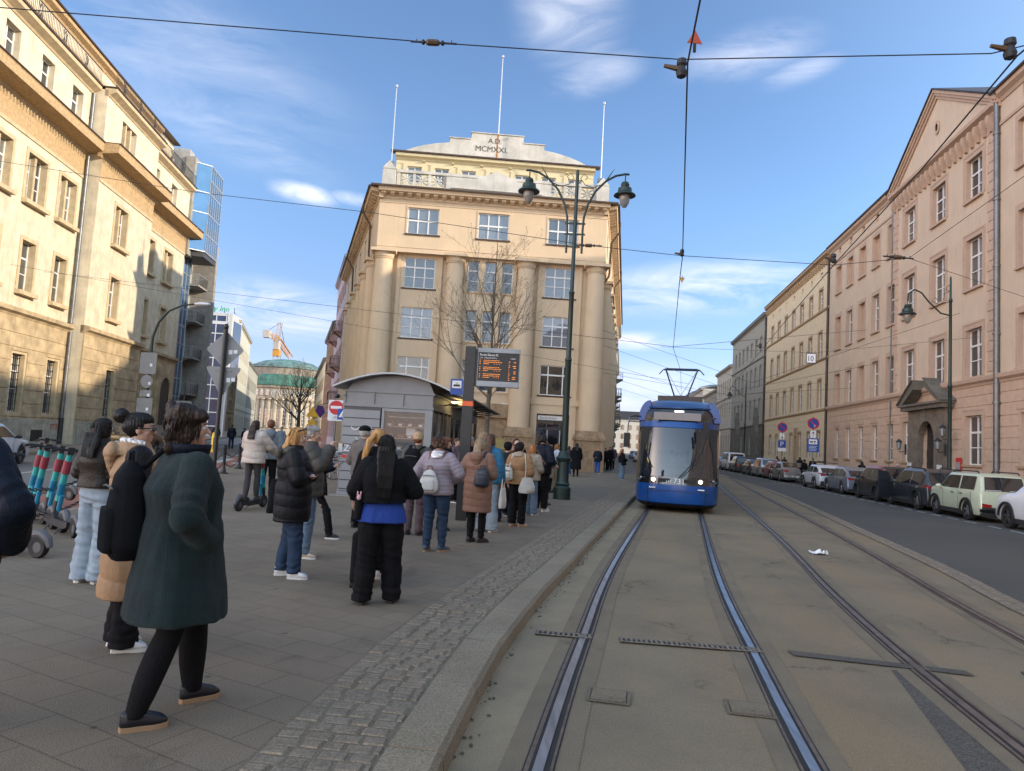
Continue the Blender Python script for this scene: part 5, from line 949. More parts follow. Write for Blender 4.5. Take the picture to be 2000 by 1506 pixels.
# no-entry and crossing signs at the side street
o = thing('sign_post', 'post with a red no entry sign over a small white plate', 'traffic sign', (-7.4, 30.2, .12), R(8)); MB().tube([(0, .03, 0), (0, .03, 3.2)], .04, 8).build('post', MATS['zinc'], o); MB().box(-.33, .33, -.01, -.002, 2.12, 3.0).build('backing', MATS['sign_white'], o); d = signplate(o, 'disc', 2.68, .6, 'sign_red', -.03); MB().box(-.23, .23, -.034, -.031, 2.63, 2.75).build('white_bar', MATS['sign_white'], d)
b = MB(); b.lathe([(.05, 0), (.06, 0)], 12, M=Matrix.Translation((-.07, -.012, 2.23)) @ Matrix.Rotation(R(90), 4, 'X')); b.lathe([(.05, 0), (.06, 0)], 12, M=Matrix.Translation((.07, -.012, 2.23)) @ Matrix.Rotation(R(90), 4, 'X')); b.tube([(-.07, -.013, 2.23), (-.02, -.013, 2.32), (.05, -.013, 2.31), (.0, -.013, 2.23), (-.02, -.013, 2.32)], .006, 4); b.build('bicycle_symbol', MATS['black_metal'], o)
o = thing('sign_post', 'post with a square blue pedestrian crossing sign', 'traffic sign', (-6.95, 29.6, .12), R(5)); MB().tube([(0, .03, 0), (0, .03, 3.1)], .035, 8).build('post', MATS['zinc'], o); p = signplate(o, 'sq', 2.4, .46, 'sign_blue', -.02); signplate(p, 'triu', 2.38, .36, 'sign_white', -.035, 'triangle'); b = MB(); b.tube([(0, -.04, 2.45), (0, -.04, 2.36)], .02, 5); b.tube([(-.06, -.04, 2.29), (0, -.04, 2.37), (.05, -.04, 2.29)], .012, 5); b.build('walker_symbol', MATS['black_metal'], p)
o = thing('sign_post', 'yellow temporary warning signs stacked on one post down the side street', 'traffic sign', (-16.1, 58, .12), R(10)); MB().tube([(0, .05, 0), (0, .05, 3.5)], .05, 6).build('post', MATS['zinc'], o); yw = mat('warning_yellow', (.72, .40, .01), .5)
for k, zz_ in (('triu', 3.1), ('triu', 2.2), ((.7, .45), 1.6)): signplate(o, k, zz_, 1.05, 'warning_yellow', -.02)
# purple flag sign on the side street
o = thing('hanging_sign', 'purple shop flag hanging from the side street houses', 'shop sign', (-13.75, 50.5, 3.1), R(10)); MB().tube([(0, 0, .45), (1.0, 0, .8)], .025, 6).build('pole', MATS['iron'], o); MB().prism([(-.1, .1), (.28, -.4), (.6, .05), (.4, .5), (.05, .45)], -.02, .02, 'y').build('flag', mat('purple_cloth', (.06, .02, .14), .8), o)
# parking signs on the right
for s0, lb, kind in ((65, 'round no stopping sign over a blue parking sign, farther post', 'P'), (55.1, 'round no stopping sign over a blue van panel, nearer post', 'V')):
    x, y = U(14.3, s0); o = thing('sign_post', lb, 'traffic sign', (x, y, .12), R(-6)); MB().tube([(0, .04, 0), (0, .04, 4.75)], .045, 8).build('post', MATS['zinc'], o)
    d = signplate(o, 'disc', 4.25, .85, 'sign_red', -.02); signplate(d, 'disc', 4.25, .68, 'sign_blue', -.034, 'blue_field'); b = MB(); b.prism([(-.27, 4.47), (-.22, 4.52), (.27, 4.03), (.22, 3.98)], -.04, -.037, 'y'); b.build('red_stripe', MATS['sign_red'], d)
    if kind == 'V': text('5', .26, MATS['sign_white'], d, Matrix.Translation((.02, -.042, 3.97)) @ TXM, 'lettering', .001)
    MB().box(-.2, .2, -.01, 0, 3.2, 3.72).build('arrow_plate', MATS['sign_white'], o); b = MB(); b.tube([(0, -.014, 3.28), (0, -.014, 3.62)], .02, 4); b.prism([(-.09, 3.52 if kind == 'V' else 3.4), (0, 3.66 if kind == 'V' else 3.24), (.09, 3.52 if kind == 'V' else 3.4)], -.018, -.012, 'y'); b.build('arrow', MATS['black_metal'], o)
    if kind == 'P':
        MB().box(-.32, .32, -.015, -.005, 2.5, 3.12).build('parking_panel', MATS['sign_blue'], o); text('P', .6, MATS['sign_white'], o, Matrix.Translation((-.17, -.018, 2.6)) @ TXM, 'lettering', .001); MB().box(-.36, .36, -.01, 0, 2.18, 2.44).build('plate', MATS['sign_white'], o)
    else:
        MB().box(-.42, .42, -.015, -.005, 2.15, 3.15).build('blue_panel', MATS['sign_blue'], o); MB().box(-.3, .3, -.02, -.016, 2.72, 3.08).build('white_field', MATS['sign_white'], o); b = MB(); b.box(-.22, .0, -.024, -.021, 2.84, 2.94); b.box(.05, .2, -.024, -.021, 2.88, 2.96); b.box(.1, .14, -.024, -.021, 2.76, 2.9); b.build('van_symbol', MATS['black_metal'], o)
        b = MB(); [b.box(-.3, .3-.1*(k % 2), -.019, -.016, 2.56-k*.1, 2.59-k*.1) for k in range(4)]; b.build('small_print', MATS['sign_white'], o)
# bollards with chains along the cycle lane
def bollard(x, y, lb, h=1.0):
    o = thing('chain_bollard', lb, 'bollard', (x, y, .12), 0, 'black bollards with chains along the cycle lane'); MB().lathe([(.17, 0), (.17, .03), (.10, .06), (.06, .18), (.052, .25), (.05, h-.14), (.062, h-.12), (.062, h-.08), (.045, h-.06), (.06, h-.02), (.0, h)], 12).build('post', MATS['black_metal'], o, smooth=35); return o
BO = []; ORD = ('first', 'second', 'third', 'fourth', 'fifth', 'sixth', 'seventh', 'eighth', 'last')
for i, t in enumerate((5.0, 8.6, 12.36, 16.2, 20.4, 24.5, 28.4, 32.5, 37)):
    j = min(range(len(LC)), key=lambda k: abs(LC[k].y-t)); p = offs(LC, .45)[j]; BO.append(p); bollard(p.x, p.y, 'black chained bollard, '+ORD[i]+' of the row counted from the camera')
def chain(p, q, z, sag, lb):
    p, q = Vector((p.x, p.y, z)), Vector((q.x, q.y, z)); Ln = (q-p).length; n = max(6, int(Ln/.085)); far = p.y > 20; n = n//2 if far else n; b = MB()
    for i in range(n):
        t = (i+.5)/n; c_ = p.lerp(q, t)-Vector((0, 0, sag*4*t*(1-t))); t2 = t+.01; d = (p.lerp(q, t2)-Vector((0, 0, sag*4*t2*(1-t2)))-c_).normalized(); a_ = Vector((0, 0, 1)) if i % 2 else d.cross(Vector((0, 0, 1))).normalized()
        l_ = Ln/n*.62; w_ = .022; ring = [c_+d*(l_*math.cos(u_))+a_*(w_*math.sin(u_)) for u_ in [2*math.pi*k/6 for k in range(7)]]; b.tube(ring, .009, 4, cap=False)
    o = b.build('chain', MATS['iron']); tag(o, lb, 'chain', 'chains hung between the black bollards')
for i in range(len(BO)-1):
    for k, zz_ in enumerate((.92, .55)): chain(BO[i], BO[i+1], zz_, .26, ('upper' if k == 0 else 'lower')+' iron chain hanging from the '+ORD[i]+' to the '+ORD[i+1]+' bollard')
# ------------------------------------------------------------------ KIOSK and shelter
mat('kiosk_grey', (.20, .205, .21), .5, metal=.15, var=.06); mat('kiosk_pale', (.22, .23, .24), .5, metal=.15, var=.05); mat('kiosk_dark', (.06, .062, .066), .5, var=.1); mat('bread', (.34, .17, .06), .8, var=.3, scale=12); mat('shelf_wood', (.34, .26, .17), .7, var=.1)
mat('clear_glass', (.20, .22, .24), .03, var=0, spec=.8, alpha=.22)
K = thing('kiosk', 'grey bakery kiosk with an arched roof and a glazed display window', 'kiosk', (-4.47, 19.0, .12), R(-3.5))
KW = 2.42
MB().box(.03, 1.03, -.012, .01, .1, 2.36).build('board_gap', MATS['kiosk_dark'], K); b = MB(); b.box(0, .06, .02, 11, 0, 2.4); b.box(KW-.1, KW, 3.2, 11, 0, .5); b.box(0, KW, 10.9, 11, 0, 2.4); b.box(0.02, KW-.02, .0, .12, 0, .72); b.box(.0, KW, -.02, .1, -.1, .02); b.box(.1, 1.0, .02, .1, .7, 2.3); kw_ = b.build('wall', MATS['kiosk_grey'], K)
b = MB()
for i in range(9): b.box(.03, 1.02, -.045, .02, .18+.235*i, .18+.235*i+.208)
b.box(.0, 1.05, -.05, .02, .0, .1); b.box(.0, 1.05, -.04, .02, .115, .15); b.build('boards', MATS['kiosk_pale'], K)
ar_ = lambda cx, cz, r_, a0, a1: [(cx+r_*math.cos(R(a)), -.055, cz+r_*math.sin(R(a))) for a in range(a0, a1+1, 15)]
b = MB()
for c_ in ((.38, 1.84, .11, 195, 345), (.72, 1.84, .11, 195, 345), (.6, 1.6, .19, 200, 340)): b.tube(ar_(*c_), .012, 5)
b.build('smile_emblem', MATS['sign_white'], K); text('Zmac', .24, MATS['sign_white'], K, Matrix.Translation((.1, -.05, 1.16)) @ TXM, ext=.002); text('P', .1, MATS['sign_white'], K, Matrix.Translation((.42, -.05, 1.02)) @ TXM, ext=.002); text('RZE', .1, MATS['sign_white'], K, Matrix.Translation((.25, -.05, .93)) @ TXM, ext=.002)
MB().box(.06, .2, -.052, -.046, .98, 1.06).build('red_tag', MATS['sign_red'], K)
b = MB()
for x0_, x1_ in ((1.06, 1.13), (2.22, 2.42)): b.box(x0_, x1_, -.03, .1, .12, 2.35)
b.box(1.13, 2.22, -.02, .1, 2.27, 2.35); b.box(1.13, 2.22, -.02, .1, .72, .8); b.box(1.06, 2.42, -.04, .1, 0, .12); b.build('window_frame', MATS['kiosk_pale'], K)
MB().box(1.13, 2.22, .0, .012, .8, 2.27).build('display_window', MATS['clear_glass'], K)
b = MB(); b.box(1.1, 2.3, .75, .8, .3, 2.4); b.box(.1, 2.3, .8, 3, .0, .05); b.build('back_panel', mat('dim_inside', (.03, .028, .025), .9, var=.2), K)
sh = MB(); [sh.box(1.14, 2.21, .08, .6, z, z+.025) for z in (.95, 1.25, 1.56, 1.87, 2.12)]; so_ = sh.build('shelf', MATS['shelf_wood'], K)
rnd = random.Random(8)
for j, z in enumerate((.975, 1.275, 1.585, 1.895)):
    for i in range(4):
        x = 1.27+.27*i+rnd.uniform(-.03, .03); b = MB(); b.ell((x, .34, z+.055), (.11, .12, .06), 10, 6); b.build('bread_loaf', MATS['bread'], so_, smooth='all')
        if rnd.random() < .8: MB().box(x-.05, x+.05, .16, .165, z+.01, z+.06).build('price_card', MATS['sign_white'], so_)
b = MB(); b.box(1.7, 1.95, .2, .4, 1.66, 1.86); b.build('paper_bag', MATS['sign_white'], so_)
b = MB(); b.box(-.02, KW+.02, -.04, 11, 2.36, 2.43); b.box(.02, KW, -.01, 11, 2.43, 2.75); b.box(-.01, KW+.04, -.05, 11, 2.75, 2.8)
for x in (.02, .8, 1.58, KW-.05): b.box(x, x+.04, -.04, .0, 2.43, 2.75)
b.build('fascia', MATS['kiosk_grey'], K)
arc = lambda x0_, x1_, z0_, rise, n=14: [(x0_+(x1_-x0_)*i/n, z0_+rise*math.sin(math.pi*i/n)**.9) for i in range(n+1)]
A1 = arc(-.22, KW+.55, 2.82, .42); b = MB(); b.prism(A1+[(x, z+.045) for x, z in reversed(A1)], -.38, 11.2, 'y'); b.build('roof', mat('roof_grey', (.33, .345, .36), .4, metal=.3, var=.05), K, smooth=20)
b = MB(); b.prism([(.1, 2.8)]+[(x, z-.01) for x, z in A1[2:-3]]+[(KW, 2.8)], -.02, .05, 'y'); b.build('gable', MATS['kiosk_grey'], K)
# glazed side and canopy towards the tram stop
b = MB(); 
for y in (.1, 1.0, 1.9, 2.7): b.box(KW-.06, KW, y, y+.07, .0, 2.4)
for y in (3.3, 4.4, 5.6, 6.8, 8.0, 9.2, 10.4): b.box(KW-.08, KW, y, y+.08, 0, 2.75)
b.box(KW-.06, KW, .1, 2.75, .75, .82); b.box(KW-.06, KW, 3.3, 11, .5, .56); b.box(KW-.06, KW, 3.3, 11, 2.3, 2.36); b.build('side_frame', MATS['kiosk_grey'], K)
MB().box(KW-.04, KW-.03, .17, 2.7, .8, 2.3).build('side_window', MATS['clear_glass'], K); MB().box(KW-.05, KW-.03, 3.38, 11, .56, 2.3).build('side_glazing', MATS['darkglass'], K)
b = MB(); b.prism([(KW, 2.86), (KW+.95, 2.74), (KW+.95, 2.78), (KW, 2.9)], .9, 11.3, 'y'); 
for y in (2, 3.4, 4.8, 6.2, 7.6, 9, 10.4): b.tube([(KW, y, 2.6), (KW+.9, y, 2.74)], .02, 5)
b.build('canopy', MATS['kiosk_dark'], K); b = MB(); b.box(KW+.15, KW+.55, 2.2, 3.3, 2.70, 2.74); b.build('canopy_lamp', mat('lamp_glow', (1, .72, .30), .5, emit=2.2, var=0), K)
MB().box(-.1, KW+.1, -.4, -.03, -.1, .02).build('plinth_slab', MATS['concrete'], K)
o = thing('security_camera', 'small dome camera hanging at the left edge of the kiosk roof', 'camera', (-4.62, 18.9, 2.72), 0); MB().ell((0, 0, 0), (.07, .07, .06)).build('dome', MATS['black_metal'], o, smooth='all'); MB().box(-.01, .2, -.01, .01, .03, .07).build('arm', MATS['zinc'], o)
# bike racks and bicycles at the kiosk
def bicycle(x, y, rz, lb, col, s=1.):
    o = thing('bicycle', lb, 'bicycle', (x, y, .12), rz, 'bicycles parked at the racks'); fm = mat('bike_'+col[0], col[1], .4, var=.05)
    for xx in (-.52, .52):
        b = MB(); b.tube([(xx+.33*math.cos(t), 0, .34+.33*math.sin(t)) for t in [2*math.pi*k/20 for k in range(21)]], .018, 5, cap=False); w_ = b.build('wheel', MATS['black_metal'], o); q = MB(); [q.tube([(xx, 0, .34), (xx+.32*math.cos(t), 0, .34+.32*math.sin(t))], .003, 3) for t in [2*math.pi*k/10 for k in range(10)]]; q.build('spokes', MATS['steel'], w_)
    b = MB(); [b.tube(p, .017, 6) for p in (((-.52, 0, .34), (-.1, 0, .3), (-.2, 0, .85), (-.52, 0, .34)), ((-.1, 0, .3), (.38, 0, .82), (-.18, 0, .76)), ((.52, 0, .34), (.36, 0, .92)))]; b.build('frame', fm, o)
    b = MB(); b.tube([(.36, 0, .9), (.34, 0, 1.02)], .015, 5); b.tube([(.28, -.27, 1.06), (.38, -.12, 1.04), (.36, 0, 1.03), (.38, .12, 1.04), (.28, .27, 1.06)], .013, 5); b.build('handlebar', MATS['black_metal'], o); b = MB(); b.ell((-.24, 0, .95), (.13, .07, .03), 8, 5); b.tube([(-.2, 0, .8), (-.23, 0, .94)], .013, 5); b.build('saddle', MATS['black_metal'], o); return o
for i in range(6):
    o = thing('bike_rack', ORD[i]+' steel hoop of the bike racks left of the kiosk, counted from the camera', 'bike rack', (-6.75+.05*i, 24.2+.95*i, .12), R(12), 'steel hoops of the bike racks'); MB().tube([(-.55, 0, 0), (-.55, 0, .72), (-.5, 0, .82), (-.38, 0, .88), (.3, 0, .88), (.42, 0, .82), (.47, 0, .72), (.47, 0, 0)], .026, 8).build('hoop', MATS['steel'], o, smooth=50)
for i, (x, y, rz, col, lb) in enumerate(((-6.5, 24.7, 14, ('dark', (.02, .025, .03)), 'dark bicycle at the nearest hoop of the racks'), (-6.2, 26.0, 8, ('silver', (.35, .35, .36)), 'silver bicycle leaning between the second and third hoop'), (-6.45, 27.3, 16, ('blue', (.03, .06, .16)), 'navy bicycle in the middle of the racks'), (-6.3, 28.8, 5, ('red', (.25, .03, .03)), 'red bicycle at the far end of the racks'), (-8.0, 29.2, -70, ('grey', (.12, .12, .12)), 'grey bicycle standing across the far end of the racks'))): bicycle(x, y, R(rz), lb, col)
# ------------------------------------------------------------------ bare trees
def bare_tree(x, y, h, spread, lb, seed, nsh, trunk_r, z0=.12, fork=.26, levels=4, col=(.085, .07, .05), tw=1.0, bend=.0, budm=None):
    o = thing('bare_tree', lb, 'tree', (x, y, z0), 0); rnd = random.Random(seed); tb, cb_ = MB(), MB(); buds = MB()
    def br(p, d, Ln, r, lv, b):
        n = 5 if lv < 3 else 4; pts = [p]; rs = [r]; q = p.copy(); dd = d.copy()
        for i in range(n):
            dd = (dd+Vector((rnd.gauss(0, .10), rnd.gauss(0, .10), .10 if lv > 0 else 0))).normalized(); q = q+dd*Ln/n; pts.append(q.copy()); rs.append(max(r*(1-.75*(i+1)/n), .005*tw))
        b.tube(pts, rs, 5 if lv < 2 else 3, cap=False)
        if lv >= levels:
            if rnd.random() < .25: buds.ell(pts[-1], (.022, .022, .03), 5, 4)
            return
        k = nsh[lv] if lv < len(nsh) else 3
        for j in range(k):
            t = rnd.uniform(.25, 1); i = min(int(t*n), n-1); f = t*n-i; bp = pts[i].lerp(pts[i+1], min(f, 1)); az_ = rnd.uniform(0, 2*math.pi); dv = (pts[i+1]-pts[i]).normalized(); side = dv.orthogonal().normalized(); side.rotate(Matrix.Rotation(az_, 3, dv)); an = rnd.uniform(.4, .95)
            nd_ = (dv*math.cos(an)+side*math.sin(an)).normalized(); br(bp, nd_, Ln*rnd.uniform(.42, .68), rs[i]*.55, lv+1, b)
    tp = [Vector((0, 0, 0)), Vector((bend*.3, 0, h*fork*.5)), Vector((bend*.2, 0, h*fork)), Vector((bend, .05, h*.5)), Vector((bend*.9, 0, h*.75)), Vector((bend*1.0, 0, h))]
    tb.tube(tp, [trunk_r*1.15, trunk_r, trunk_r*.85, trunk_r*.5, trunk_r*.28, .012], 8)
    for j in range(nsh[0]):
        t = rnd.uniform(.0, 1)**1.1; zz_ = h*(fork*.85+(1-fork)*t*.86); a = 2*math.pi*(j*.382+rnd.random()*.12); ln = spread*(1-t*.72)*rnd.uniform(.75, 1.1); f = (zz_/h); bx = bend*min(1, f*2); an = R(rnd.uniform(38, 62)-14*t)
        br(Vector((bx*.6, 0, zz_)), Vector((math.sin(an)*math.cos(a), math.sin(an)*math.sin(a), math.cos(an))), ln, trunk_r*.42*(1-t*.6), 1, cb_)
    m_ = mat('bark_%d' % seed, col, .9, var=.25, scale=6, bump=.4, bscale=18); tb.build('trunk', m_, o, smooth=60); cb_.build('crown', m_, o); buds.build('seed_heads', m_, o); return o
bare_tree(-1.15, 36, 12.4, 5.0, 'bare young street tree in front of the post office facade', 7, [18, 5, 4, 2], .13, levels=4, tw=1.0, col=(.12, .095, .065))
bare_tree(-44.5, 150, 15.5, 7.5, 'large bare tree in front of the domed building', 12, [18, 6, 4, 2], .45, levels=4, tw=3., col=(.08, .065, .05))
bare_tree(-37, 165, 12, 6, 'smaller bare tree to the right in front of the domed building', 13, [14, 5, 4, 2], .3, levels=4, tw=3., col=(.08, .065, .05))
# ------------------------------------------------------------------ TRAM
mat('tram_blue', (.004, .062, .25), .32, var=.05, spec=.4, coat=.2); mat('tram_blue_dark', (.006, .045, .15), .35, var=.05, coat=.2); mat('tram_black', (.010, .010, .012), .15, var=.1, spec=.8, coat=.5); mat('windscreen', (.015, .018, .024), .03, var=0, spec=1., alpha=.80, coat=.8); mat('headlight_on', (1, .93, .8), .3, emit=3.0, var=0); mat('rubber', (.012, .012, .012), .7, var=.1)
TR = thing('tram', 'blue tram with lit headlights standing at the stop', 'tram', (4.83, 20.35, .02), R(-13.6))
HF = [(-1.2, 1.45), (-1.19, 1.0), (-1.12, .62), (-.98, .34), (-.74, .14), (-.4, .03), (0, 0), (.4, .03), (.74, .14), (.98, .34), (1.12, .62), (1.19, 1.0), (1.2, 1.45)]
def tring(z, inset=0., lean=0., L_=8.2, w=1.): return [((x*(1-inset))*w, y+lean+(inset*.6), z) for x, y in HF]+[(1.2*(1-inset)*w, L_, z), (-1.2*(1-inset)*w, L_, z)]
def tpart(nm, levels, m, smooth=30, par=None): b = MB(); b.loft([tring(*l) for l in levels]); return b.build(nm, MATS[m], par or TR, smooth=smooth)
tpart('underframe', [(.12, .1, .25), (.22, .02, .06)], 'rubber')
fb = tpart('bumper_panel', [(.20, .05, .10), (.26, .012, .02), (.45, .0, .0), (.78, .0, .02)], 'tram_blue')
tpart('light_band', [(.78, .003, .025), (1.0, .003, .05)], 'tram_black')
b = MB()   # windscreen shell only round the cab
l0, l1 = tring(1.0, .003, .05), tring(2.42, .035, .36)
n_ = len(HF); l0, l1 = l0[:n_], l1[:n_]; mid = [tuple(Vector(p).lerp(Vector(q), .5)+Vector((0, -.05, 0))) for p, q in zip(l0, l1)]
b.add(l0+mid+l1, [(i, i+1, n_+i+1, n_+i) for i in range(n_-1)]+[(n_+i, n_+i+1, 2*n_+i+1, 2*n_+i) for i in range(n_-1)]); b.build('windscreen', MATS['windscreen'], TR, smooth='all')
tpart('blue_band', [(2.42, .03, .35), (2.43, .025, .35), (2.60, .03, .40)], 'tram_blue')
tpart('destination_glass', [(2.60, .035, .42), (2.85, .05, .50), (3.02, .09, .62)], 'tram_black')
tpart('roof_dome', [(3.0, .085, .56), (3.04, .08, .56), (3.18, .13, .85), (3.3, .25, 1.5), (3.34, .4, 2.2)], 'tram_blue_dark')
b = MB(); b.lathe([(0, 0), (.3, 0)], 4); 
for s_ in (-1, 1):   # rounded blue roof shoulders
    b = MB(); b.loft([[(s_*(.86+.34*math.cos(R(a))), y, 2.62+.62*math.sin(R(a))) for a in range(0, 91, 15)]+[(s_*.8, y, 2.62)] for y in (.95, 1.3, 8.2)]); b.build('roof_shoulder', MATS['tram_blue'], TR, smooth=40)
b = MB(); b.box(-1.195, 1.195, 1.5, 8.2, 2.42, 2.62); b.build('side_band', MATS['tram_blue'], TR)
b = MB(); b.box(-1.2, 1.2, 2.35, 8.2, 1.0, 2.42); b.build('side_wall', MATS['tram_black'], TR)
for s_ in (-1, 1):
    b = MB(); b.box(s_*1.2-.012, s_*1.2+.012, 1.5, 2.35, 1.0, 2.42); b.build('cab_side_window', MATS['darkglass'], TR)
    b = MB(); b.box(s_*1.205-.01, s_*1.205+.01, 3.2, 4.5, .35, 2.35); b.build('door', MATS['darkglass'], TR)
    for q0_, q1_, z0_ in ((1.46, 1.56, .8), (3.1, 3.2, .3), (4.5, 4.6, .3)): MB().box(s_*1.2-.02, s_*1.2+.02, q0_, q1_, z0_, 2.42).build('pillar', MATS['tram_black'], TR)
    b = MB(); b.ell((s_*.66, .12, .90), (.055, .02, .055), 14, 8); b.build('headlight', MATS['headlight_on'], TR, smooth='all')
    b = MB(); b.ell((s_*1.02, .37, .93), (.035, .03, .035), 10, 6); b.build('side_lamp', MATS['steel'], TR, smooth='all')
    b = MB(); b.box(s_*.36-.16, s_*.36+.16, .03 if 0 else .02, .06, .85, .95); b.build('lamp_housing', MATS['rubber'], TR)
    b = MB(); b.box(s_*.68-.09, s_*.68+.09, .06, .12, .66, .69); b.build('reflector', MATS['sign_white'], TR)
MB().box(-.13, .13, .40, .5, 2.885, 2.915).build('top_light', MATS['headlight_on'], TR)
MB().box(-.72, .62, .395, .45, 2.64, 2.86).build('destination_screen', mat('dim_screen', (.06, .08, .11), .2, spec=.8), TR)
text('HY', .12, mat('fleet_white', (.8, .8, .8), .5, var=0), TR, Matrix.Translation((-.30, -.012, .82)) @ TXM, 'fleet_number', .004); text('731', .22, MATS['fleet_white'], TR, Matrix.Translation((-.10, -.012, .81)) @ TXM, 'fleet_number', .004)
b = MB(); b.box(-1.0, 1.0, .07 if 0 else .0, .012, .60, .612); b.build('panel_seam', MATS['tram_black'], TR)
for s_ in (-1, 1): MB().box(s_*.83-.006, s_*.83+.006, .17, .2, .22, .78).build('panel_seam', MATS['tram_black'], TR)
b = MB(); b.tube([(.05, -.02, .98), (.55, -.03, 1.55), (.7, .05, 1.85)], .016, 5); b.tube([(.12, -.02, .98), (.6, -.02, 1.5)], .012, 5); b.tube([(.5, -.05, 1.25), (.66, .0, 1.75), (.8, .08, 2.25)], .012, 5); b.build('wiper', MATS['rubber'], TR)
# mirrors
b = MB(); b.tube([(-1.12, .6, 2.72), (-1.3, .45, 2.72), (-1.42, .3, 2.66), (-1.45, .25, 2.4), (-1.46, .25, 2.2)], .022, 6); b.tube([(-1.15, .6, 2.55), (-1.43, .28, 2.55)], .016, 5); m_ = b.build('mirror_arm', MATS['tram_black'], TR, smooth=50); b = MB(); b.box(-1.56, -1.38, .2, .3, 1.78, 2.2); b.build('mirror', MATS['rubber'], m_)
b = MB(); b.tube([(1.05, .5, 2.75), (.85, .15, 2.7), (.78, .05, 2.55)], .022, 6); m_ = b.build('mirror_arm', MATS['tram_black'], TR, smooth=50); b = MB(); b.box(.66, .84, -.02, .08, 2.18, 2.56); b.build('mirror', MATS['rubber'], m_)
b = MB(); b.box(.5, .58, .02, .08, 1.95, 2.35); b.build('mirror', MATS['rubber'], TR)
# cab interior
b = MB(); b.box(-1.1, 1.1, 2.0, 2.1, .9, 2.42); b.box(-1.12, 1.12, .5, 2.0, .86, .9); b.build('cab_wall', mat('cab_grey', (.10, .13, .18), .8, var=.1), TR)
b = MB(); b.prism([(.35, .9), (.35, 1.2), (.55, 1.32), (1.0, 1.22), (1.0, .9)], -.9, .9, 'x'); b.build('dashboard', mat('dash_blue', (.06, .09, .14), .6), TR)
MB().box(-1.08, -.72, .55, .6, 1.0, 2.42).build('cab_pillar', MATS['rubber'], TR); MB().box(.78, 1.1, .55, .6, 1.0, 2.42).build('cab_pillar', MATS['rubber'], TR)
MB().box(-.06, .04, .33, .36, 1.06, 1.22).build('cab_badge', mat('badge_red', (.6, .08, .08), .5), TR)
# pantograph and roof boxes
b = MB(); b.box(-.7, .7, 2.4, 4.6, 3.3, 3.5); b.box(-.8, .8, 6, 8, 3.3, 3.55); b.build('roof_box', MATS['roof_metal'], TR)
PG = MB(); yp_ = 8.3; PG.box(-.4, .4, yp_-.5, yp_+.6, 3.38, 3.6); PG.tube([(0, yp_, 3.5), (0, yp_+.2, 3.95)], .09, 6); 
for s_ in (-1, 1): PG.tube([(s_*.25, yp_+.2, 3.95), (s_*.62, yp_, 5.0)], .03, 6); PG.tube([(0, yp_+.2, 3.98), (s_*.6, yp_, 4.98)], .01, 4)
PG.tube([(-.3, yp_+.2, 3.95), (.3, yp_+.2, 3.95)], .04, 6); PG.tube([(-.88, yp_, 4.82), (-.72, yp_, 5.0), (-.6, yp_, 5.05), (.6, yp_, 5.05), (.72, yp_, 5.0), (.88, yp_, 4.82)], .025, 6); PG.tube([(-.7, yp_+.3, 5.03), (.7, yp_+.3, 5.03)], .03, 6)
PG.build('pantograph', MATS['tram_black'], TR)
# rear sections follow the track
def sect(p, q, nm='rear_section'):
    p, q = Vector(p), Vector(q); d = (q-p); Ln = d.length; o = bpy.data.objects.new('x', None)
    Mx = Matrix.Translation((p.x, p.y, .02)) @ Matrix.Rotation(math.atan2(-d.x, d.y), 4, 'Z'); Mx = TR.matrix_basis.inverted() @ Mx if False else (Matrix.Translation((4.83, 20.35, .02)) @ Matrix.Rotation(R(-13.6), 4, 'Z')).inverted() @ Mx
    bb = MB(); bb.box(-1.2, 1.2, .3, Ln-.3, .25, .9, M=Mx); bb.box(-1.2, 1.2, .3, Ln-.3, 2.42, 2.9, M=Mx); bb.box(-.95, .95, .3, Ln-.3, 2.9, 3.25, M=Mx); ob = bb.build(nm, MATS['tram_blue'], TR); bb = MB(); bb.box(-1.19, 1.19, .3, Ln-.3, .9, 2.42, M=Mx); bb.box(-1.1, 1.1, -.35, .35, .3, 3.0, M=Mx); bb.build('side_windows', MATS['darkglass'], ob)
q0 = Vector((4.83+8.2*math.sin(R(13.6)), 20.35+8.2*math.cos(R(13.6)))); near = [p for p in C1 if p.y > q0.y]; pts_ = [q0]
for p in near:
    if (Vector((p.x, p.y))-pts_[-1]).length > 8.2: pts_.append(Vector((p.x, p.y)))
    if len(pts_) > 3: break
for i in range(3): sect((*pts_[i], 0), (*pts_[i+1], 0))
# ------------------------------------------------------------------ OVERHEAD WIRES
wm = mat('wire_dark', (.02, .02, .022), .6, var=0); ins = mat('insulator_brown', (.10, .06, .03), .35, var=.2)
def wire(pts, r, lb, nm='overhead_wire', sag=0., cat='wire', group=None):
    P = [Vector(p) for p in pts]; out = [P[0]]
    for a, b_ in zip(P[:-1], P[1:]):
        n = 12 if sag else 1
        for i in range(1, n+1): t = i/n; out.append(a.lerp(b_, t)-Vector((0, 0, sag*4*t*(1-t))))
    o = MB().tube(out, r, 5).build(nm, wm); return tag(o, lb, cat, group)
cw1 = [(.6, 2.0, 5.3), (1.31, 5.33, 5.3), (1.44, 6.24, 5.3), (2.97, 12.7, 5.3), (3.29, 14.22, 5.3), (5.49, 24.35, 5.3), (7.0, 29.5, 5.12), (12, 50, 5.3), (21, 105, 5.4)]
cw2 = [(4.0, 2.5, 5.3), (4.18, 5.85, 5.3), (4.78, 8.3, 5.3), (5.72, 12.64, 5.3), (6.92, 17.83, 5.3), (11.13, 35.67, 5.3), (16, 54, 5.3), (24.3, 105, 5.3)]
wire(cw1, .0085, 'contact wire running over the near tram track', 'contact_wire'); wire(cw2, .0085, 'contact wire running over the far tram track', 'contact_wire')
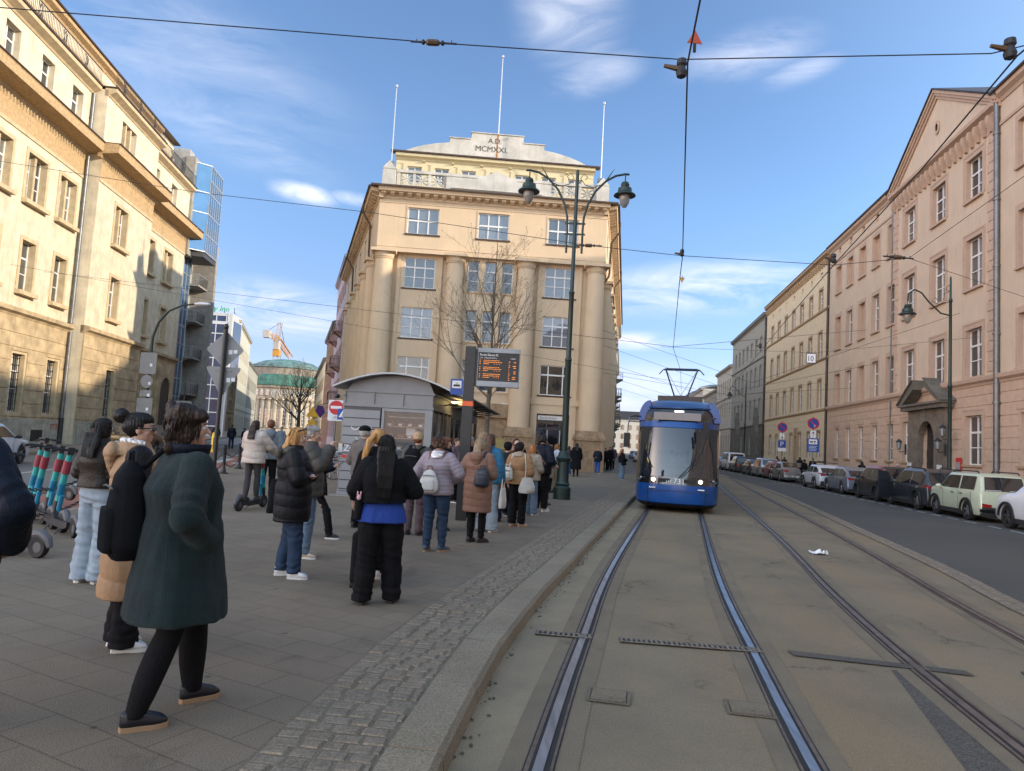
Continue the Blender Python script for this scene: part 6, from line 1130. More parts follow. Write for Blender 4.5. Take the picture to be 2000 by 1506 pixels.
wire([(-22, 6.3, 8.2), (-5.16, 6.6, 5.67), (-.95, 6.6, 5.56), (1.46, 6.6, 5.53), (4.06, 6.0, 5.40), (12.5, 5.0, 7.6)], .006, 'nearest span wire crossing the top of the view')
wire([(-29.0, 27, 11), (-13.61, 18, 8.28), (-7.08, 15, 6.75), (-3.08, 14, 6.2), (1.31, 13.3, 5.57), (3.0, 12.9, 5.36), (5.9, 13.1, 5.4), (7.54, 13.5, 5.73)], .006, 'span wire sagging in front of the lamp heads at mid height'); wire([(7.54, 13.5, 5.73), (7.24, 10, 6.0), (7.0, 6, 6.5)], .005, 'thin wire rising from the fork towards the upper right'); wire([(7.54, 13.5, 5.73), (10.86, 15, 5.47), (15.8, 17.5, 6.3)], .005, 'thin wire falling from the fork towards the right edge')
GW = 'thin span wires over the street'
wire([(-27.1, 40.1, 9.97), (5.49, 24.35, 5.35), (18, 36, 8.5)], .008, 'upper thin wire anchored on the weathered bank building', group=GW); wire([(-26.7, 36.9, 9.6), (9.5, 38, 5.4)], .008, 'lower thin wire anchored on the weathered bank building', group=GW)
wire([(8.0, 38.5, 7.4), (10.92, 38, 7.37), (16.23, 38, 7.47), (21.8, 33, 7.9)], .008, 'span wire that carries the square 10 sign', group=GW)
for i, (ya, za, xb, yb, zb) in enumerate(((46.8, 9.5, 21.5, 34, 9.2), (47.5, 8.6, 23, 45, 8.0), (52, 8, 25, 57, 8), (58, 7.6, 26.5, 68, 7.6), (64, 7.4, 28, 80, 7.4), (49, 6.9, 24, 50, 6.9))):
    wire([(5.9+(ya-47)*.16, ya, za), ((5.9+(ya-47)*.16+xb)/2, (ya+yb)/2, 5.9), (xb, yb, zb)], .010, ORD[i]+' thin span wire behind the pantograph, counted from the nearest', group=GW)
def insul(p, d, lb, s=1.):
    o = thing('wire_insulator', lb, 'insulator', p, math.atan2(d[1], d[0])); b = MB(); b.tube([(-.3*s, 0, 0), (-.08*s, 0, 0)], .014*s, 6); b.tube([(.08*s, 0, 0), (.32*s, 0, 0)], .014*s, 6); b.ell((-.13*s, 0, 0), (.03*s, .035*s, .035*s), 8, 6); b.ell((.13*s, 0, 0), (.03*s, .035*s, .035*s), 8, 6); b.tube([(-.22*s, 0, 0), (-.22*s, 0, .04*s)], .008*s, 4); b.tube([(.25*s, 0, 0), (.25*s, 0, .045*s)], .008*s, 4); b.build('clamp', wm, o)
    MB().tube([(-.09*s, 0, 0), (-.06*s, 0, 0), (.06*s, 0, 0), (.09*s, 0, 0)], [.03*s, .045*s, .045*s, .03*s], 8).build('body', ins, o)
insul((-.95, 6.6, 5.56), (1, 0), 'egg shaped insulator on the nearest span wire', .72); insul((1.31, 13.3, 5.57), (1, -.1), 'insulator on the span wire right of the lamp post', .8); insul((7.3, 13.45, 5.72), (1, .1), 'insulator at the fork of the span wire', 1.0)
def hanger(p, lb, s=1., up_=.12):
    o = thing('wire_hanger', lb, 'wire hanger', p, 0); b = MB(); b.tube([(-.17*s, 0, up_), (-.02*s, 0, up_*.8)], [.018*s, .03*s], 6); b.build('arm', ins, o); b = MB(); b.lathe([(.01, 0), (.045*s, .02), (.055*s, up_*.5), (.035*s, up_), (.05*s, up_+.02), (.045*s, up_+.07), (0, up_+.09)], 10); b.build('bell', wm, o)
hanger((1.455, 6.55, 5.31), 'bell hanger where the nearest span wire holds the near contact wire'); hanger((4.19, 5.95, 5.32), 'bell hanger on the far contact wire at the top right corner'); hanger((2.97, 12.75, 5.3), 'bell hanger on the near contact wire above the street middle', .8, .06); hanger((5.72, 12.7, 5.32), 'bell hanger on the far contact wire in front of the yellow eaves', 1.0, .1); hanger((8.2, 23.5, 5.32), 'bell hanger on the far contact wire in front of the grey house', 1., .1)
o = thing('warning_triangle', 'small red triangle hung upright on the near contact wire', 'sign', (1.44, 6.0, 5.34), R(5)); MB().prism([(-.07, .0), (.07, .0), (0, .125)], -.002, .002, 'y').build('plate', mat('dull_red', (.42, .07, .03), .6), o); MB().box(-.012, .012, -.008, .008, -.08, 0).build('stem', wm, o)
o = thing('warning_triangle', 'small yellow inverted triangle on the contact wire in mid view', 'sign', (3.35, 14.3, 5.24), 0); MB().prism([(-.06, .06), (.06, .06), (0, -.06)], -.002, .002, 'y').build('plate', mat('dull_yellow', (.5, .3, .08), .6), o); MB().box(-.006, .006, -.006, .006, .06, .1).build('stem', wm, o)
o = thing('speed_sign', 'square white sign reading 10 hanging from a span wire', 'sign', (16.0, 37.95, 7.15), R(-18)); MB().box(-.26, .26, -.02, .02, -.28, .28).build('frame', MATS['black_metal'], o); MB().box(-.22, .22, -.024, -.02, -.24, .24).build('plate', MATS['sign_white'], o); text('10', .4, MATS['black_metal'], o, Matrix.Translation((-.21, -.028, -.15)) @ TXM, 'lettering', .002, sx=.85); b = MB(); b.tube([(-.2, 0, .28), (-.2, 0, .4)], .01, 4); b.tube([(.2, 0, .28), (.2, 0, .4)], .01, 4); b.build('hooks', wm, o)
# ------------------------------------------------------------------ CARS
def paint(name, c, metal=.3, rough=.32): return mat('paint_'+name, c, rough, metal=metal, var=.03, spec=.6, coat=.7)
glassmat('carglass', (.008, .010, .012), (.02, .022, .025)); mat('taillight', (.30, .010, .012), .2, spec=.8, var=.1); mat('rim_silver', (.38, .38, .38), .3, metal=.8, var=.1); mat('cladding', (.022, .022, .023), .6, var=.1); mat('plate_white', (.55, .55, .52), .5, var=.05); mat('plate_green', (.10, .45, .18), .5, var=.05); mat('chrome', (.5, .5, .52), .15, metal=1., var=0)
def evalmesh(o):
    dg = bpy.context.evaluated_depsgraph_get(); return bpy.data.meshes.new_from_object(o.evaluated_get(dg))
def car(name, label, cat, x, y, rz, prof, W=1.8, belt=.95, wb=2.6, fo=.85, col=None, roofcol=None, rg=(0, 1), ws=(2, 3), wr=.33, clad=True, rails=False, plate='plate_white', ptext='', tail=(.62, .9), tw=.16, group='cars parked along the right kerb', far=False, rimdark=False, rack=False, opendoor=False, tumble=.30, sidegl=None):
    """prof: top outline (y, z) from rear to front; y measured from the rear bumper"""
    L_ = prof[-1][0]; o = thing(name, label, cat, (x, y, 0), rz, group); m = col; zf = .22
    hw = W/2; yc = L_/2
    def wy(yy): t = max(0, (abs(yy-yc)/(L_/2)-.72)/.28); return hw*(1-.13*t**1.8)
    P = []
    for (y0, z0), (y1, z1) in zip(prof[:-1], prof[1:]):
        n = max(1, int(math.hypot(y1-y0, z1-z0)/.16)); P += [(y0+(y1-y0)*i/n, z0+(z1-z0)*i/n) for i in range(n)]
    P.append(prof[-1]); wyr = (L_-fo-wb, L_-fo); Rw = wr+.055; pr_y = [p[0] for p in prof]; pr_z = [p[1] for p in prof]
    if True:
        for q in wyr:
            for k in range(-12, 13):
                yy = q+Rw*math.sin(math.pi/2*k/12)*(1.0 if abs(k) < 12 else 1.02)
                if prof[0][0]+.12 < yy < L_-.1: P.append((yy, float(np.interp(yy, pr_y, pr_z))))
        P = sorted(set((round(a, 4), round(c, 4)) for a, c in P), key=lambda t: (t[0], t[1] if t[0] < L_/2 else -t[1]))
    def archz(yy):
        z = zf
        for q in wyr:
            if abs(yy-q) < Rw: z = max(z, wr+math.sqrt(Rw*Rw-(yy-q)**2))
        return z
    def half(yy, T):
        w_ = wy(yy); b_ = min(belt, T-.05); low = min(archz(yy), b_-.12)
        wt = w_*.955-(T-b_)*tumble if T > belt else w_*.93; r_ = min(.09, (T-b_)*.6)
        e_ = min(1, .3+.7*min(yy, L_-yy)/.25)
        f_ = lambda t: low+(b_-.04-low)*t
        lw = w_*(.93 if low < zf+.05 else .985)
        return [(0, low), (lw-.02, low), (lw, low+.02), (w_*.995, f_(.33)), (w_, f_(.68)), (w_*.975, b_-.04), (w_*.955, b_), (wt+.02, T-r_), (wt-.03, T-r_*.35), (wt*.8, T-.006), (0, T+.012)]
    rings = []
    for yy, T in P: h = half(yy, max(T, zf+.3)); rings.append([(a, yy-yc, z) for a, z in h]+[(-a, yy-yc, z) for a, z in h[-2:0:-1]])
    b = MB(); b.loft(rings); body = b.build('body', m, o, smooth=32)
    wys = (L_-fo-wb-yc, L_-fo-yc)
    T_at = lambda yy: float(np.interp(yy, [p[0] for p in prof], [p[1] for p in prof]))
    def xs(yy, z):
        T = T_at(yy); w_ = wy(yy); b_ = min(belt, T-.05); wt = w_*.955-(T-b_)*tumble if T > belt else w_*.93; f = min(1, max(0, (z-b_)/max(T-min(.09, (T-b_)*.6)-b_, .01))); return w_*.955+(wt+.02-w_*.955)*f
    # side glass
    ya, yb = sidegl or (prof[rg[0]][0]+.32, prof[ws[1]][0]-.12)
    for s_ in (-1, 1):
        segs = [(ya, ya+(yb-ya)*.40), (ya+(yb-ya)*.44, yb)] if not far else [(ya, yb)]
        for a, c_ in segs:
            g = MB(); n = 10; vs = []
            for i in range(n+1):
                yy = a+(c_-a)*i/n; zt_ = T_at(yy)-.115; z0_ = belt+.035
                if zt_ < z0_+.01: zt_ = z0_+.01
                for k in range(4): z = z0_+(zt_-z0_)*k/3; vs.append((s_*(xs(yy, z)+.007), yy-yc, z))
            g.add(vs, [(i*4+k, (i+1)*4+k, (i+1)*4+k+1, i*4+k+1) for i in range(n) for k in range(3)]); g.build('side_window', MATS['carglass'], o, smooth='all')
    for nm, (i0, i1) in (('rear_window', rg), ('windscreen', ws)):
        (y0, z0), (y1, z1) = prof[i0], prof[i1]; d = Vector((y1-y0, z1-z0)); ln = d.length; d.normalize(); nrm = Vector((-d.y, d.x)); g = MB(); vs = []; n = 6
        for i in range(n+1):
            t = .08+.84*i/n; yy, zz_ = y0+(y1-y0)*t, z0+(z1-z0)*t; w_ = wy(yy); wt = (w_*.955-(max(T_at(yy) if abs(d.x) > .2 else zz_, belt)-belt)*tumble)*.86
            for k in range(5): u_ = -1+k/2; vs.append((u_*wt, yy-yc+nrm.x*.012, zz_+nrm.y*.012+.008-.008*abs(u_)))
        g.add(vs, [(i*5+k, i*5+k+1, (i+1)*5+k+1, (i+1)*5+k) for i in range(n) for k in range(4)]); g.build(nm, MATS['carglass'], o, smooth='all')
    if roofcol:
        iy0, iy1 = prof[rg[1]][0], prof[ws[0]][0]; g = MB(); vs = []; n = 6
        for i in range(n+1):
            yy = iy0-.02+(iy1-iy0+.1)*i/n; T = T_at(yy); wt = wy(yy)*.955-(T-belt)*tumble
            for a, z in ((-wt-.025, T-.10), (-wt+.01, T-.02), (-wt*.8, T+.004), (0, T+.02), (wt*.8, T+.004), (wt-.01, T-.02), (wt+.025, T-.10)): vs.append((a*1.004, yy-yc, z))
        g.add(vs, [(i*7+k, i*7+k+1, (i+1)*7+k+1, (i+1)*7+k) for i in range(n) for k in range(6)]); g.build('roof', roofcol, o, smooth='all')
        for s_ in (-1, 1):
            (y0, z0), (y1, z1) = prof[rg[0]], prof[rg[1]]; g = MB(); g.loft([[(s_*(wy(y0+.1)*.96), y0-yc+.0, belt-.05), (s_*(wy(y0+.1)*.96), y0-yc+.34, belt-.0), (s_*wy(y0+.1)*.80, y0-yc-.015, belt-.05)], [(s_*(xs(y1+.1, z1-.1)+.012), y1-yc-.01, z1-.07), (s_*(xs(y1+.25, z1-.1)+.012), y1-yc+.26, z1-.08), (s_*(xs(y1+.1, z1-.1)-.11), y1-yc-.02, z1-.04)]]); g.build('rear_pillar', roofcol, o)
    # wheels
    for wy_ in wys:
        for s_ in (-1, 1):
            M_ = Matrix.Translation((s_*(hw-.02), wy_, wr)) @ Matrix.Rotation(R(90)*s_, 4, 'Y'); b = MB(); b.lathe([(wr*.62, -.2), (wr*.94, -.2), (wr, -.17), (wr, -.03), (wr*.94, .0), (wr*.66, .0), (wr*.62, -.02)], 22 if not far else 14, M=M_); wl = b.build('wheel', MATS['rubber'], o, smooth=35)
            b = MB(); b.lathe([(0, -.07), (wr*.62, -.07), (wr*.64, -.01), (wr*.58, -.008)], 20 if not far else 12, mi=1, M=M_); 
            for k in range(5): a = 2*math.pi*k/5; b.loft([[tuple(M_ @ Vector((r_*math.cos(a)-q*math.sin(a), r_*math.sin(a)+q*math.cos(a), zz_))) for q, zz_ in ((-w2, -.05), (-w2*.8, -.012), (w2*.8, -.012), (w2, -.05))] for r_, w2 in ((.04, .045), (wr*.6, .028))])
            b.lathe([(0, -.005), (.05, -.008), (.05, -.05)], 10, M=M_); b.build('rim', [MATS['rim_silver'] if not rimdark else mat('rim_grey', (.12, .12, .12), .4, metal=.7), MATS['rubber']], wl, smooth=35)
            if clad and not far:
                b = MB(); r1, r2 = wr+.045, wr+.10; n = 16; vs = []
                for k in range(n+1):
                    a = math.pi*k/n
                    for r_ in (r1, r2): vs.append((s_*(wy(wy_+yc)+.012), wy_+r_*math.cos(a), wr+r_*math.sin(a)))
                b.add(vs, [(2*k, 2*k+1, 2*k+3, 2*k+2) for k in range(n)]); ob = b.build('arch_trim', MATS['cladding'], o); sm = ob.modifiers.new('s', 'SOLIDIFY'); sm.thickness = .05; sm.offset = 0
    b = MB(); b.box(-hw*.96, hw*.96, wys[0]+wr+.06, wys[1]-wr-.06, .19, .36 if clad else .27); b.build('sill', MATS['cladding'], o)
    b = MB(); b.box(-hw*.86, hw*.86, -yc-.015, -yc+.2, .2, .50 if clad else .34); b.build('rear_bumper', MATS['cladding'], o)
    b = MB(); b.box(-hw*.8, hw*.8, yc-.2, yc+.012, .2, .42); b.build('front_bumper', MATS['cladding'], o)
    for s_ in (-1, 1):
        tz0, tz1 = tail; yr = np.interp((tz0+tz1)/2, [p[1] for p in prof[:rg[1]+1]], [p[0] for p in prof[:rg[1]+1]]); g = MB(); g.loft([[(s_*hw*.52, yr-yc-.03, tz0+.03), (s_*hw*.84, yr-yc-.012, tz0), (s_*hw*.93, yr-yc+.18, tz0+.02), (s_*hw*.80, yr-yc+.2, tz0)], [(s_*hw*.52, yr-yc-.03, tz1-.03), (s_*hw*.84, yr-yc-.008, tz1), (s_*hw*.93, yr-yc+.2, tz1), (s_*hw*.80, yr-yc+.2, tz1)]]); g.build('tail_light', MATS['taillight'], o)
        g = MB(); g.loft([[(s_*hw*.5, yc-.02, .62), (s_*hw*.82, yc-.1, .62), (s_*hw*.89, yc-.36, .66), (s_*hw*.7, yc-.3, .64)], [(s_*hw*.5, yc-.09, .72), (s_*hw*.82, yc-.16, .73), (s_*hw*.89, yc-.38, .76), (s_*hw*.7, yc-.3, .74)]]); g.build('headlight', MATS['chrome'], o)
        if not far:
            yy = prof[ws[1]][0]-.25; mm = MB(); mm.ell((s_*(hw+.09), yy-yc, belt+.06), (.11, .06, .075), 10, 6); mm.box(min(s_*(hw-.08), s_*(hw+.04)), max(s_*(hw-.08), s_*(hw+.04)), yy-yc-.02, yy-yc+.03, belt, belt+.05); mm.build('mirror', MATS['cladding'] if not name.startswith('boxy_suv') else m, o, smooth=40)
            sm_ = MB()
            ym_ = ya+(yb-ya)*.42
            for q in (ym_, yb-.25, ya+.12): sm_.box(min(s_*(hw*.998), s_*(hw+.004)), max(s_*(hw*.998), s_*(hw+.004)), q-yc-.004, q-yc+.004, .36, belt-.03)
            for q in (ym_-.18, yb-.45-.5): sm_.box(min(s_*hw*.99, s_*(hw+.012)), max(s_*hw*.99, s_*(hw+.012)), q-yc-.09, q-yc+.09, belt-.13, belt-.105)
            sm_.build('door_seams', MATS['cladding'], o)
    pz = .62 if prof[0][1] > .55 else .45; g = MB(); g.box(-.26, .26, -yc-.035, -yc-.0, pz-.06, pz+.055); pl = g.build('number_plate', MATS[plate], o)
    if ptext: text(ptext, .1, MATS['black_metal'] if plate == 'plate_white' else MATS['black_metal'], pl, Matrix.Translation((-.22, -yc-.038, pz-.04)) @ TXM, 'plate_text', .001)
    if rails:
        for s_ in (-1, 1): y0_, y1_ = prof[rg[1]][0]+.2, prof[ws[0]][0]-.1; wt = wy(yc)*.955-(T_at(yc)-belt)*tumble; b = MB(); b.tube([(s_*(wt-.06), y0_-yc, T_at(y0_)-.01), (s_*(wt-.06), y0_-yc+.08, T_at(y0_)+.05), (s_*(wt-.06), 0, T_at(yc)+.06), (s_*(wt-.06), y1_-yc-.08, T_at(y1_)+.05), (s_*(wt-.06), y1_-yc, T_at(y1_)-.01)], .02, 6); b.build('roof_rail', MATS['cladding'], o)
    if rack:
        b = MB(); [b.box(-.62, .62, q-.03, q+.03, T_at(yc)+.1, T_at(yc)+.14) for q in (-.5, .35)]; b.box(-.3, -.2, -.9, .6, T_at(yc)+.14, T_at(yc)+.2); b.build('roof_rack', MATS['cladding'], o)
    if opendoor:
        g = MB(); g.loft([[(0, 0, .35), (-.05, 0, .35), (-.05, 0, belt), (-.02, 0, belt)], [(0, -1.0, .35), (-.06, -1.0, .35), (-.06, -1.0, belt), (-.02, -1.0, belt)]]); g.prism([(0, belt), (-.35, 1.42), (-1.0, 1.46), (-1.0, belt)], -.05, -.02, 'x'); dd = g.build('open_door', m, o); dd.location = (-hw-.01, yb-yc-.1, 0); dd.rotation_euler = (0, 0, R(-52)); g = MB(); g.prism([(-.08, belt+.03), (-.36, 1.36), (-.94, 1.40), (-.94, belt+.03)], -.056, -.052, 'x'); g.build('door_window', MATS['carglass'], dd)
    return o
rzC = -a8
def park(s, name, label, cat, prof, **k):
    L_ = prof[-1][0]; W = k.get('W', 1.8); x, y = U(11.72+W/2, s); return car(name, label, cat, x, y, rzC, prof, **k)
SUVP = [(0, .55), (.06, 1.02), (.42, 1.50), (.75, 1.62), (2.55, 1.62), (3.25, 1.12), (4.15, .98), (4.38, .72)]
HATP = [(0, .50), (.06, .95), (.45, 1.28), (.95, 1.44), (2.3, 1.45), (3.1, .98), (4.0, .84), (4.25, .6)]
BOXP = [(0, .52), (.05, .98), (.22, 1.52), (.40, 1.60), (2.3, 1.60), (2.9, 1.12), (3.65, 1.0), (3.85, .72)]
SEDP = [(0, .52), (.08, .98), (.55, 1.05), (1.25, 1.42), (2.5, 1.44), (3.3, .98), (4.25, .84), (4.5, .58)]
VANP = [(0, .5), (.04, 1.0), (.15, 1.9), (.3, 1.98), (3.7, 1.98), (4.4, 1.25), (5.0, 1.05), (5.1, .7)]
park(22.3, 'crossover', 'white electric crossover nearest the camera, half out of view', 'car', SUVP, col=paint('white', (.70, .71, .72), .1), wb=2.75, W=1.86, wr=.35, rimdark=True)
park(27.25, 'boxy_suv', 'pale cream boxy small SUV with black roof rails and a green plate', 'car', BOXP, col=paint('cream', (.53, .58, .42), .1), wb=2.35, fo=.68, W=1.68, rg=(1, 2), ws=(4, 5), belt=1.0, rails=True, plate='plate_green', ptext='EC 284', tail=(.48, .62), wr=.33, tumble=.22)
b_ = [c for c in bpy.data.objects if c.name.startswith('boxy_suv')][0]
b = MB(); b.box(-.78, .78, -1.96, -1.90, .34, .44); b.build('silver_skid', MATS['chrome'], b_); b = MB(); [b.box(-.66+.08*i, -.60+.08*i, -1.885, -1.875, 1.045, 1.065) for i in range(17) if abs(i-8) > 1]; b.build('pixel_lights', MATS['sign_white'], b_)
park(31.6, 'suv', 'charcoal SUV with its front left door standing open', 'car', SUVP, col=paint('charcoal', (.035, .04, .048)), wb=2.75, W=1.86, rg=(1, 2), ws=(4, 5), rails=True, tail=(.86, .98), wr=.36, opendoor=True)
park(36.0, 'two_tone_car', 'black boxy car with a red roof and red rear pillars', 'car', BOXP, col=paint('black', (.010, .011, .013)), roofcol=paint('red', (.36, .02, .035)), wb=2.55, fo=.75, W=1.8, rg=(1, 2), ws=(4, 5), belt=1.0, tail=(.85, 1.1), rimdark=True)
park(41.0, 'hatchback', 'blue grey hatchback with black rear panel behind the black and red car', 'car', HATP, col=paint('bluegrey', (.20, .235, .29), .5), wb=2.6, rg=(1, 2), ws=(4, 5), belt=.9, tail=(.78, .9), clad=False, ptext='KR 61')
park(46.0, 'crossover', 'white crossover with black roof bars and red tail lamps', 'car', HATP, col=paint('offwhite', (.58, .60, .62), .1), wb=2.5, rg=(1, 2), ws=(4, 5), belt=.95, rack=True, tail=(.8, .98), ptext='KR 5')
park(55.2, 'saloon', 'grey beige saloon parked after the gap with the cyclist', 'car', SEDP, col=paint('greige', (.20, .19, .175), .5), rg=(2, 3), ws=(4, 5), belt=.92, tail=(.72, .9), clad=False, ptext='KR 9')
park(59.0-.4, 'hatchback', 'dark red hatchback in front of the grey beige saloon', 'car', HATP, col=paint('dark_red', (.17, .012, .018)), rg=(1, 2), ws=(4, 5), belt=.9, clad=False, far=True)
park(63.3, 'estate_car', 'silver estate car in front of the dark red hatchback', 'car', SUVP, col=paint('silver', (.38, .38, .38), .6), rg=(1, 2), ws=(4, 5), belt=.92, clad=False, far=True)
park(67.7, 'hatchback', 'near black hatchback in front of the silver estate car', 'car', HATP, col=paint('ink', (.02, .024, .026)), rg=(1, 2), ws=(4, 5), belt=.9, clad=False, far=True)
park(75.2, 'suv', 'tall black SUV behind the white van', 'car', SUVP, col=paint('jet', (.008, .009, .011)), rg=(1, 2), ws=(4, 5), far=True)
park(80.8, 'van', 'white delivery van far along the right kerb', 'van', VANP, col=paint('vanwhite', (.6, .61, .62), .05), rg=(1, 2), ws=(4, 5), belt=1.15, W=1.95, wb=3.1, tumble=.1, far=True)
park(86.5, 'hatchback', 'pale blue hatchback just ahead of the white van', 'car', HATP, col=paint('paleblue', (.25, .33, .42), .3), rg=(1, 2), ws=(4, 5), belt=.9, far=True)
park(92.5, 'hatchback', 'farthest grey car of the parked row', 'car', HATP, col=paint('midgrey', (.12, .12, .125), .3), rg=(1, 2), ws=(4, 5), belt=.9, far=True)
car('saloon', 'white saloon car driving on the left road behind the scooters', 'car', -18.1, 24.2, R(12), SEDP, W=1.9, col=paint('pearl', (.60, .64, .70), .2), rg=(1, 3), ws=(4, 5), belt=.92, clad=False, group=None)
car('saloon', 'dark bronze car facing the camera behind the woman in sunglasses', 'car', -20.2, 38, R(180), SEDP, W=1.85, col=paint('bronze', (.09, .06, .03), .6, .2), rg=(2, 3), ws=(4, 5), belt=.92, clad=False, group=None)
car('suv', 'dark blue van like car coming down the side street', 'car', -18.6, 63, R(190), SUVP, W=1.85, col=paint('navy', (.015, .04, .10), .4), rg=(1, 2), ws=(4, 5), group=None, far=True)
# far traffic at the end of the tram street
for i, (s, u_, c_) in enumerate(((95, 3.2, (.3, .3, .3)), (101, 6, (.05, .05, .06)), (108, 3.5, (.4, .05, .04)), (116, 6, (.5, .5, .5)), (124, 3.2, (.1, .12, .2)))):
    x, y = U(u_, s); car('distant_car', ('first', 'second', 'third', 'fourth', 'fifth')[i]+' of the small distant cars behind the tram, from near to far', 'car', x, y, rzC+R(180), HATP, col=paint('far%d' % i, c_, .2), rg=(1, 2), ws=(4, 5), group='distant cars on the tram street', far=True)
# ------------------------------------------------------------------ SCOOTERS
mat('teal', (.03, .36, .33), .4, var=.05, spec=.6); mat('scooter_black', (.020, .020, .022), .55, var=.15); mat('scooter_blue', (.01, .20, .34), .4); mat('scooter_red', (.26, .035, .05), .5); mat('scooter_grey', (.09, .09, .095), .6)
def scooter(x, y, rz, label, cat='scooter', group='teal rental scooters parked in a row', lean=0, plain=False):
    """forward = +Y, origin under the rear wheel"""
    o = thing('e_scooter', label, cat, (x, y, .12), rz, group); o.rotation_euler = (0, R(lean), rz)
    def whl(yy, z=.125, r=.125):
        b = MB(); M_ = Matrix.Translation((0, yy, z)) @ Matrix.Rotation(R(90), 4, 'Y'); b.lathe([(r*.5, -.035), (r*.93, -.04), (r, -.025), (r, .025), (r*.93, .04), (r*.5, .035)], 18, M=M_); w_ = b.build('wheel', MATS['rubber'], o, smooth=35); b = MB(); b.lathe([(0, -.03), (r*.55, -.03), (r*.55, .03), (0, .03)], 12, M=M_); b.build('hub', MATS['scooter_grey'], w_, smooth=30)
    whl(0); whl(.98)
    b = MB(); b.loft([[(-w_, yy, z0), (w_, yy, z0), (w_, yy, z1), (-w_, yy, z1)] for yy, w_, z0, z1 in ((.16, .07, .12, .19), (.24, .085, .09, .185), (.7, .085, .09, .185), (.82, .05, .12, .24), (.86, .03, .2, .34))]); b.build('deck', MATS['scooter_black'], o)
    b = MB(); b.tube([(0, y_, z) for y_, z in ((-.16, .13), (-.12, .22), (-.02, .28), (.1, .26), (.2, .19))], [.03, .05, .055, .055, .04], 8); b.build('rear_mudguard', MATS['scooter_grey'], o, smooth=40)
    b = MB(); b.tube([(0, .98, .13), (0, .96, .30), (0, .93, .42)], [.035, .045, .05], 8); b.build('fork', MATS['scooter_black'], o, smooth=40)
    tp = Vector((0, .93, .42)); tt = Vector((0, .74, 1.12)); L_ = lambda t: tuple(tp.lerp(tt, t)); b = MB(); b.tube([L_(0), L_(.04), L_(1)], [.05, .048, .042], 10); st = b.build('stem', MATS['teal'], o, smooth=40)
    b = MB(); b.tube([L_(.56), L_(.57), L_(.83), L_(.84)], [.04, .056, .056, .04], 10); b.build('red_label', MATS['scooter_red'], st, smooth=40); b = MB(); b.tube([L_(.12), L_(.36)], .0505, 10); b.build('blue_wrap', MATS['scooter_blue'], st, smooth=40)
    b = MB(); b.tube([(0, .86, .26), (0, .80, .5)], .035, 8); b.build('battery', MATS['scooter_blue'], o, smooth=40)
    b = MB(); b.tube([(-.27, .66, 1.14), (-.14, .73, 1.16), (0, .76, 1.16), (.14, .73, 1.16), (.27, .66, 1.14)], .016, 6); b.tube([(-.27, .66, 1.14), (-.17, .715, 1.155)], .022, 6); b.tube([(.27, .66, 1.14), (.17, .715, 1.155)], .022, 6); b.box(-.045, .045, .70, .86, 1.09, 1.20); b.tube([(-.16, .73, 1.15), (-.22, .8, 1.12)], .008, 4); b.tube([(.16, .73, 1.15), (.22, .8, 1.12)], .008, 4); b.tube([(.1, .76, 1.17), (.1, .9, 1.05), (.02, .92, .8)], .006, 4); b.build('handlebar', MATS['scooter_black'], o, smooth=40)
    b = MB(); b.tube([(0, .5, .1), (-.12, .45, .0)], .01, 5); b.build('kickstand', MATS['scooter_grey'], o); return o
for i, (x, y, rz, ln, lb) in enumerate(((-5.85, 9.85, 47, 3, 'teal scooter of the parked row, closest to the pale jeans'), (-6.26, 10.25, 46, 4, 'teal scooter second from the pale jeans in the parked row'), (-6.68, 10.65, 48, 3, 'teal scooter third from the pale jeans in the parked row'), (-7.07, 11.05, 47, 4, 'teal scooter at the far left of the parked row'))): scooter(x, y, R(rz), lb, lean=ln)
scooter(-5.35, 8.35, R(75), 'nearest parked scooter, only its rear wheel and deck showing past the navy coat', group=None)
scooter(-5.18, 14.0, R(-8), 'teal scooter ridden by the woman in the white puffer jacket', group=None); scooter(-6.6, 14.9, R(60), 'teal and black scooter parked behind the green coat shoulder', group=None); scooter(-8.6, 14.2, R(75), 'scooter behind the shoulder of the woman in sunglasses', group=None)
# ------------------------------------------------------------------ PEOPLE
def cloth(name, c, rough=.85, bump=.35, bscale=70., sheen=.0, var=.12, **k): return mat('cloth_'+name, c, rough, var=var, scale=5, bump=bump, bscale=bscale, sheen=sheen, spec=.18, **k)
mat('skin', (.50, .30, .22), .55, var=.06, scale=14); mat('skin_lip', (.38, .13, .11), .5, var=0); mat('eye_white', (.6, .6, .58), .3, var=0); mat('eye_dark', (.02, .015, .01), .2, var=0); mat('brow', (.05, .03, .02), .8, var=0); mat('sole_white', (.62, .61, .58), .6, var=.1, scale=30); mat('sole_dark', (.03, .028, .026), .7, var=.1); mat('sole_tan', (.32, .20, .11), .7, var=.1)
def hairmat(name, a, b): return mat('hair_'+name, a, .5, var=.2, scale=28, col2=b, sv=(1, 1, .12), spec=.3)
hairmat('black', (.012, .010, .010), (.006, .005, .005)); hairmat('dark', (.032, .019, .013), (.014, .009, .007)); hairmat('brown', (.085, .042, .024), (.04, .02, .012)); hairmat('auburn', (.17, .065, .03), (.08, .03, .015)); hairmat('blonde', (.50, .28, .10), (.27, .14, .05)); hairmat('ash', (.33, .24, .15), (.14, .10, .065)); hairmat('grey', (.38, .36, .33), (.20, .19, .18)); hairmat('ginger', (.36, .15, .05), (.18, .07, .025))
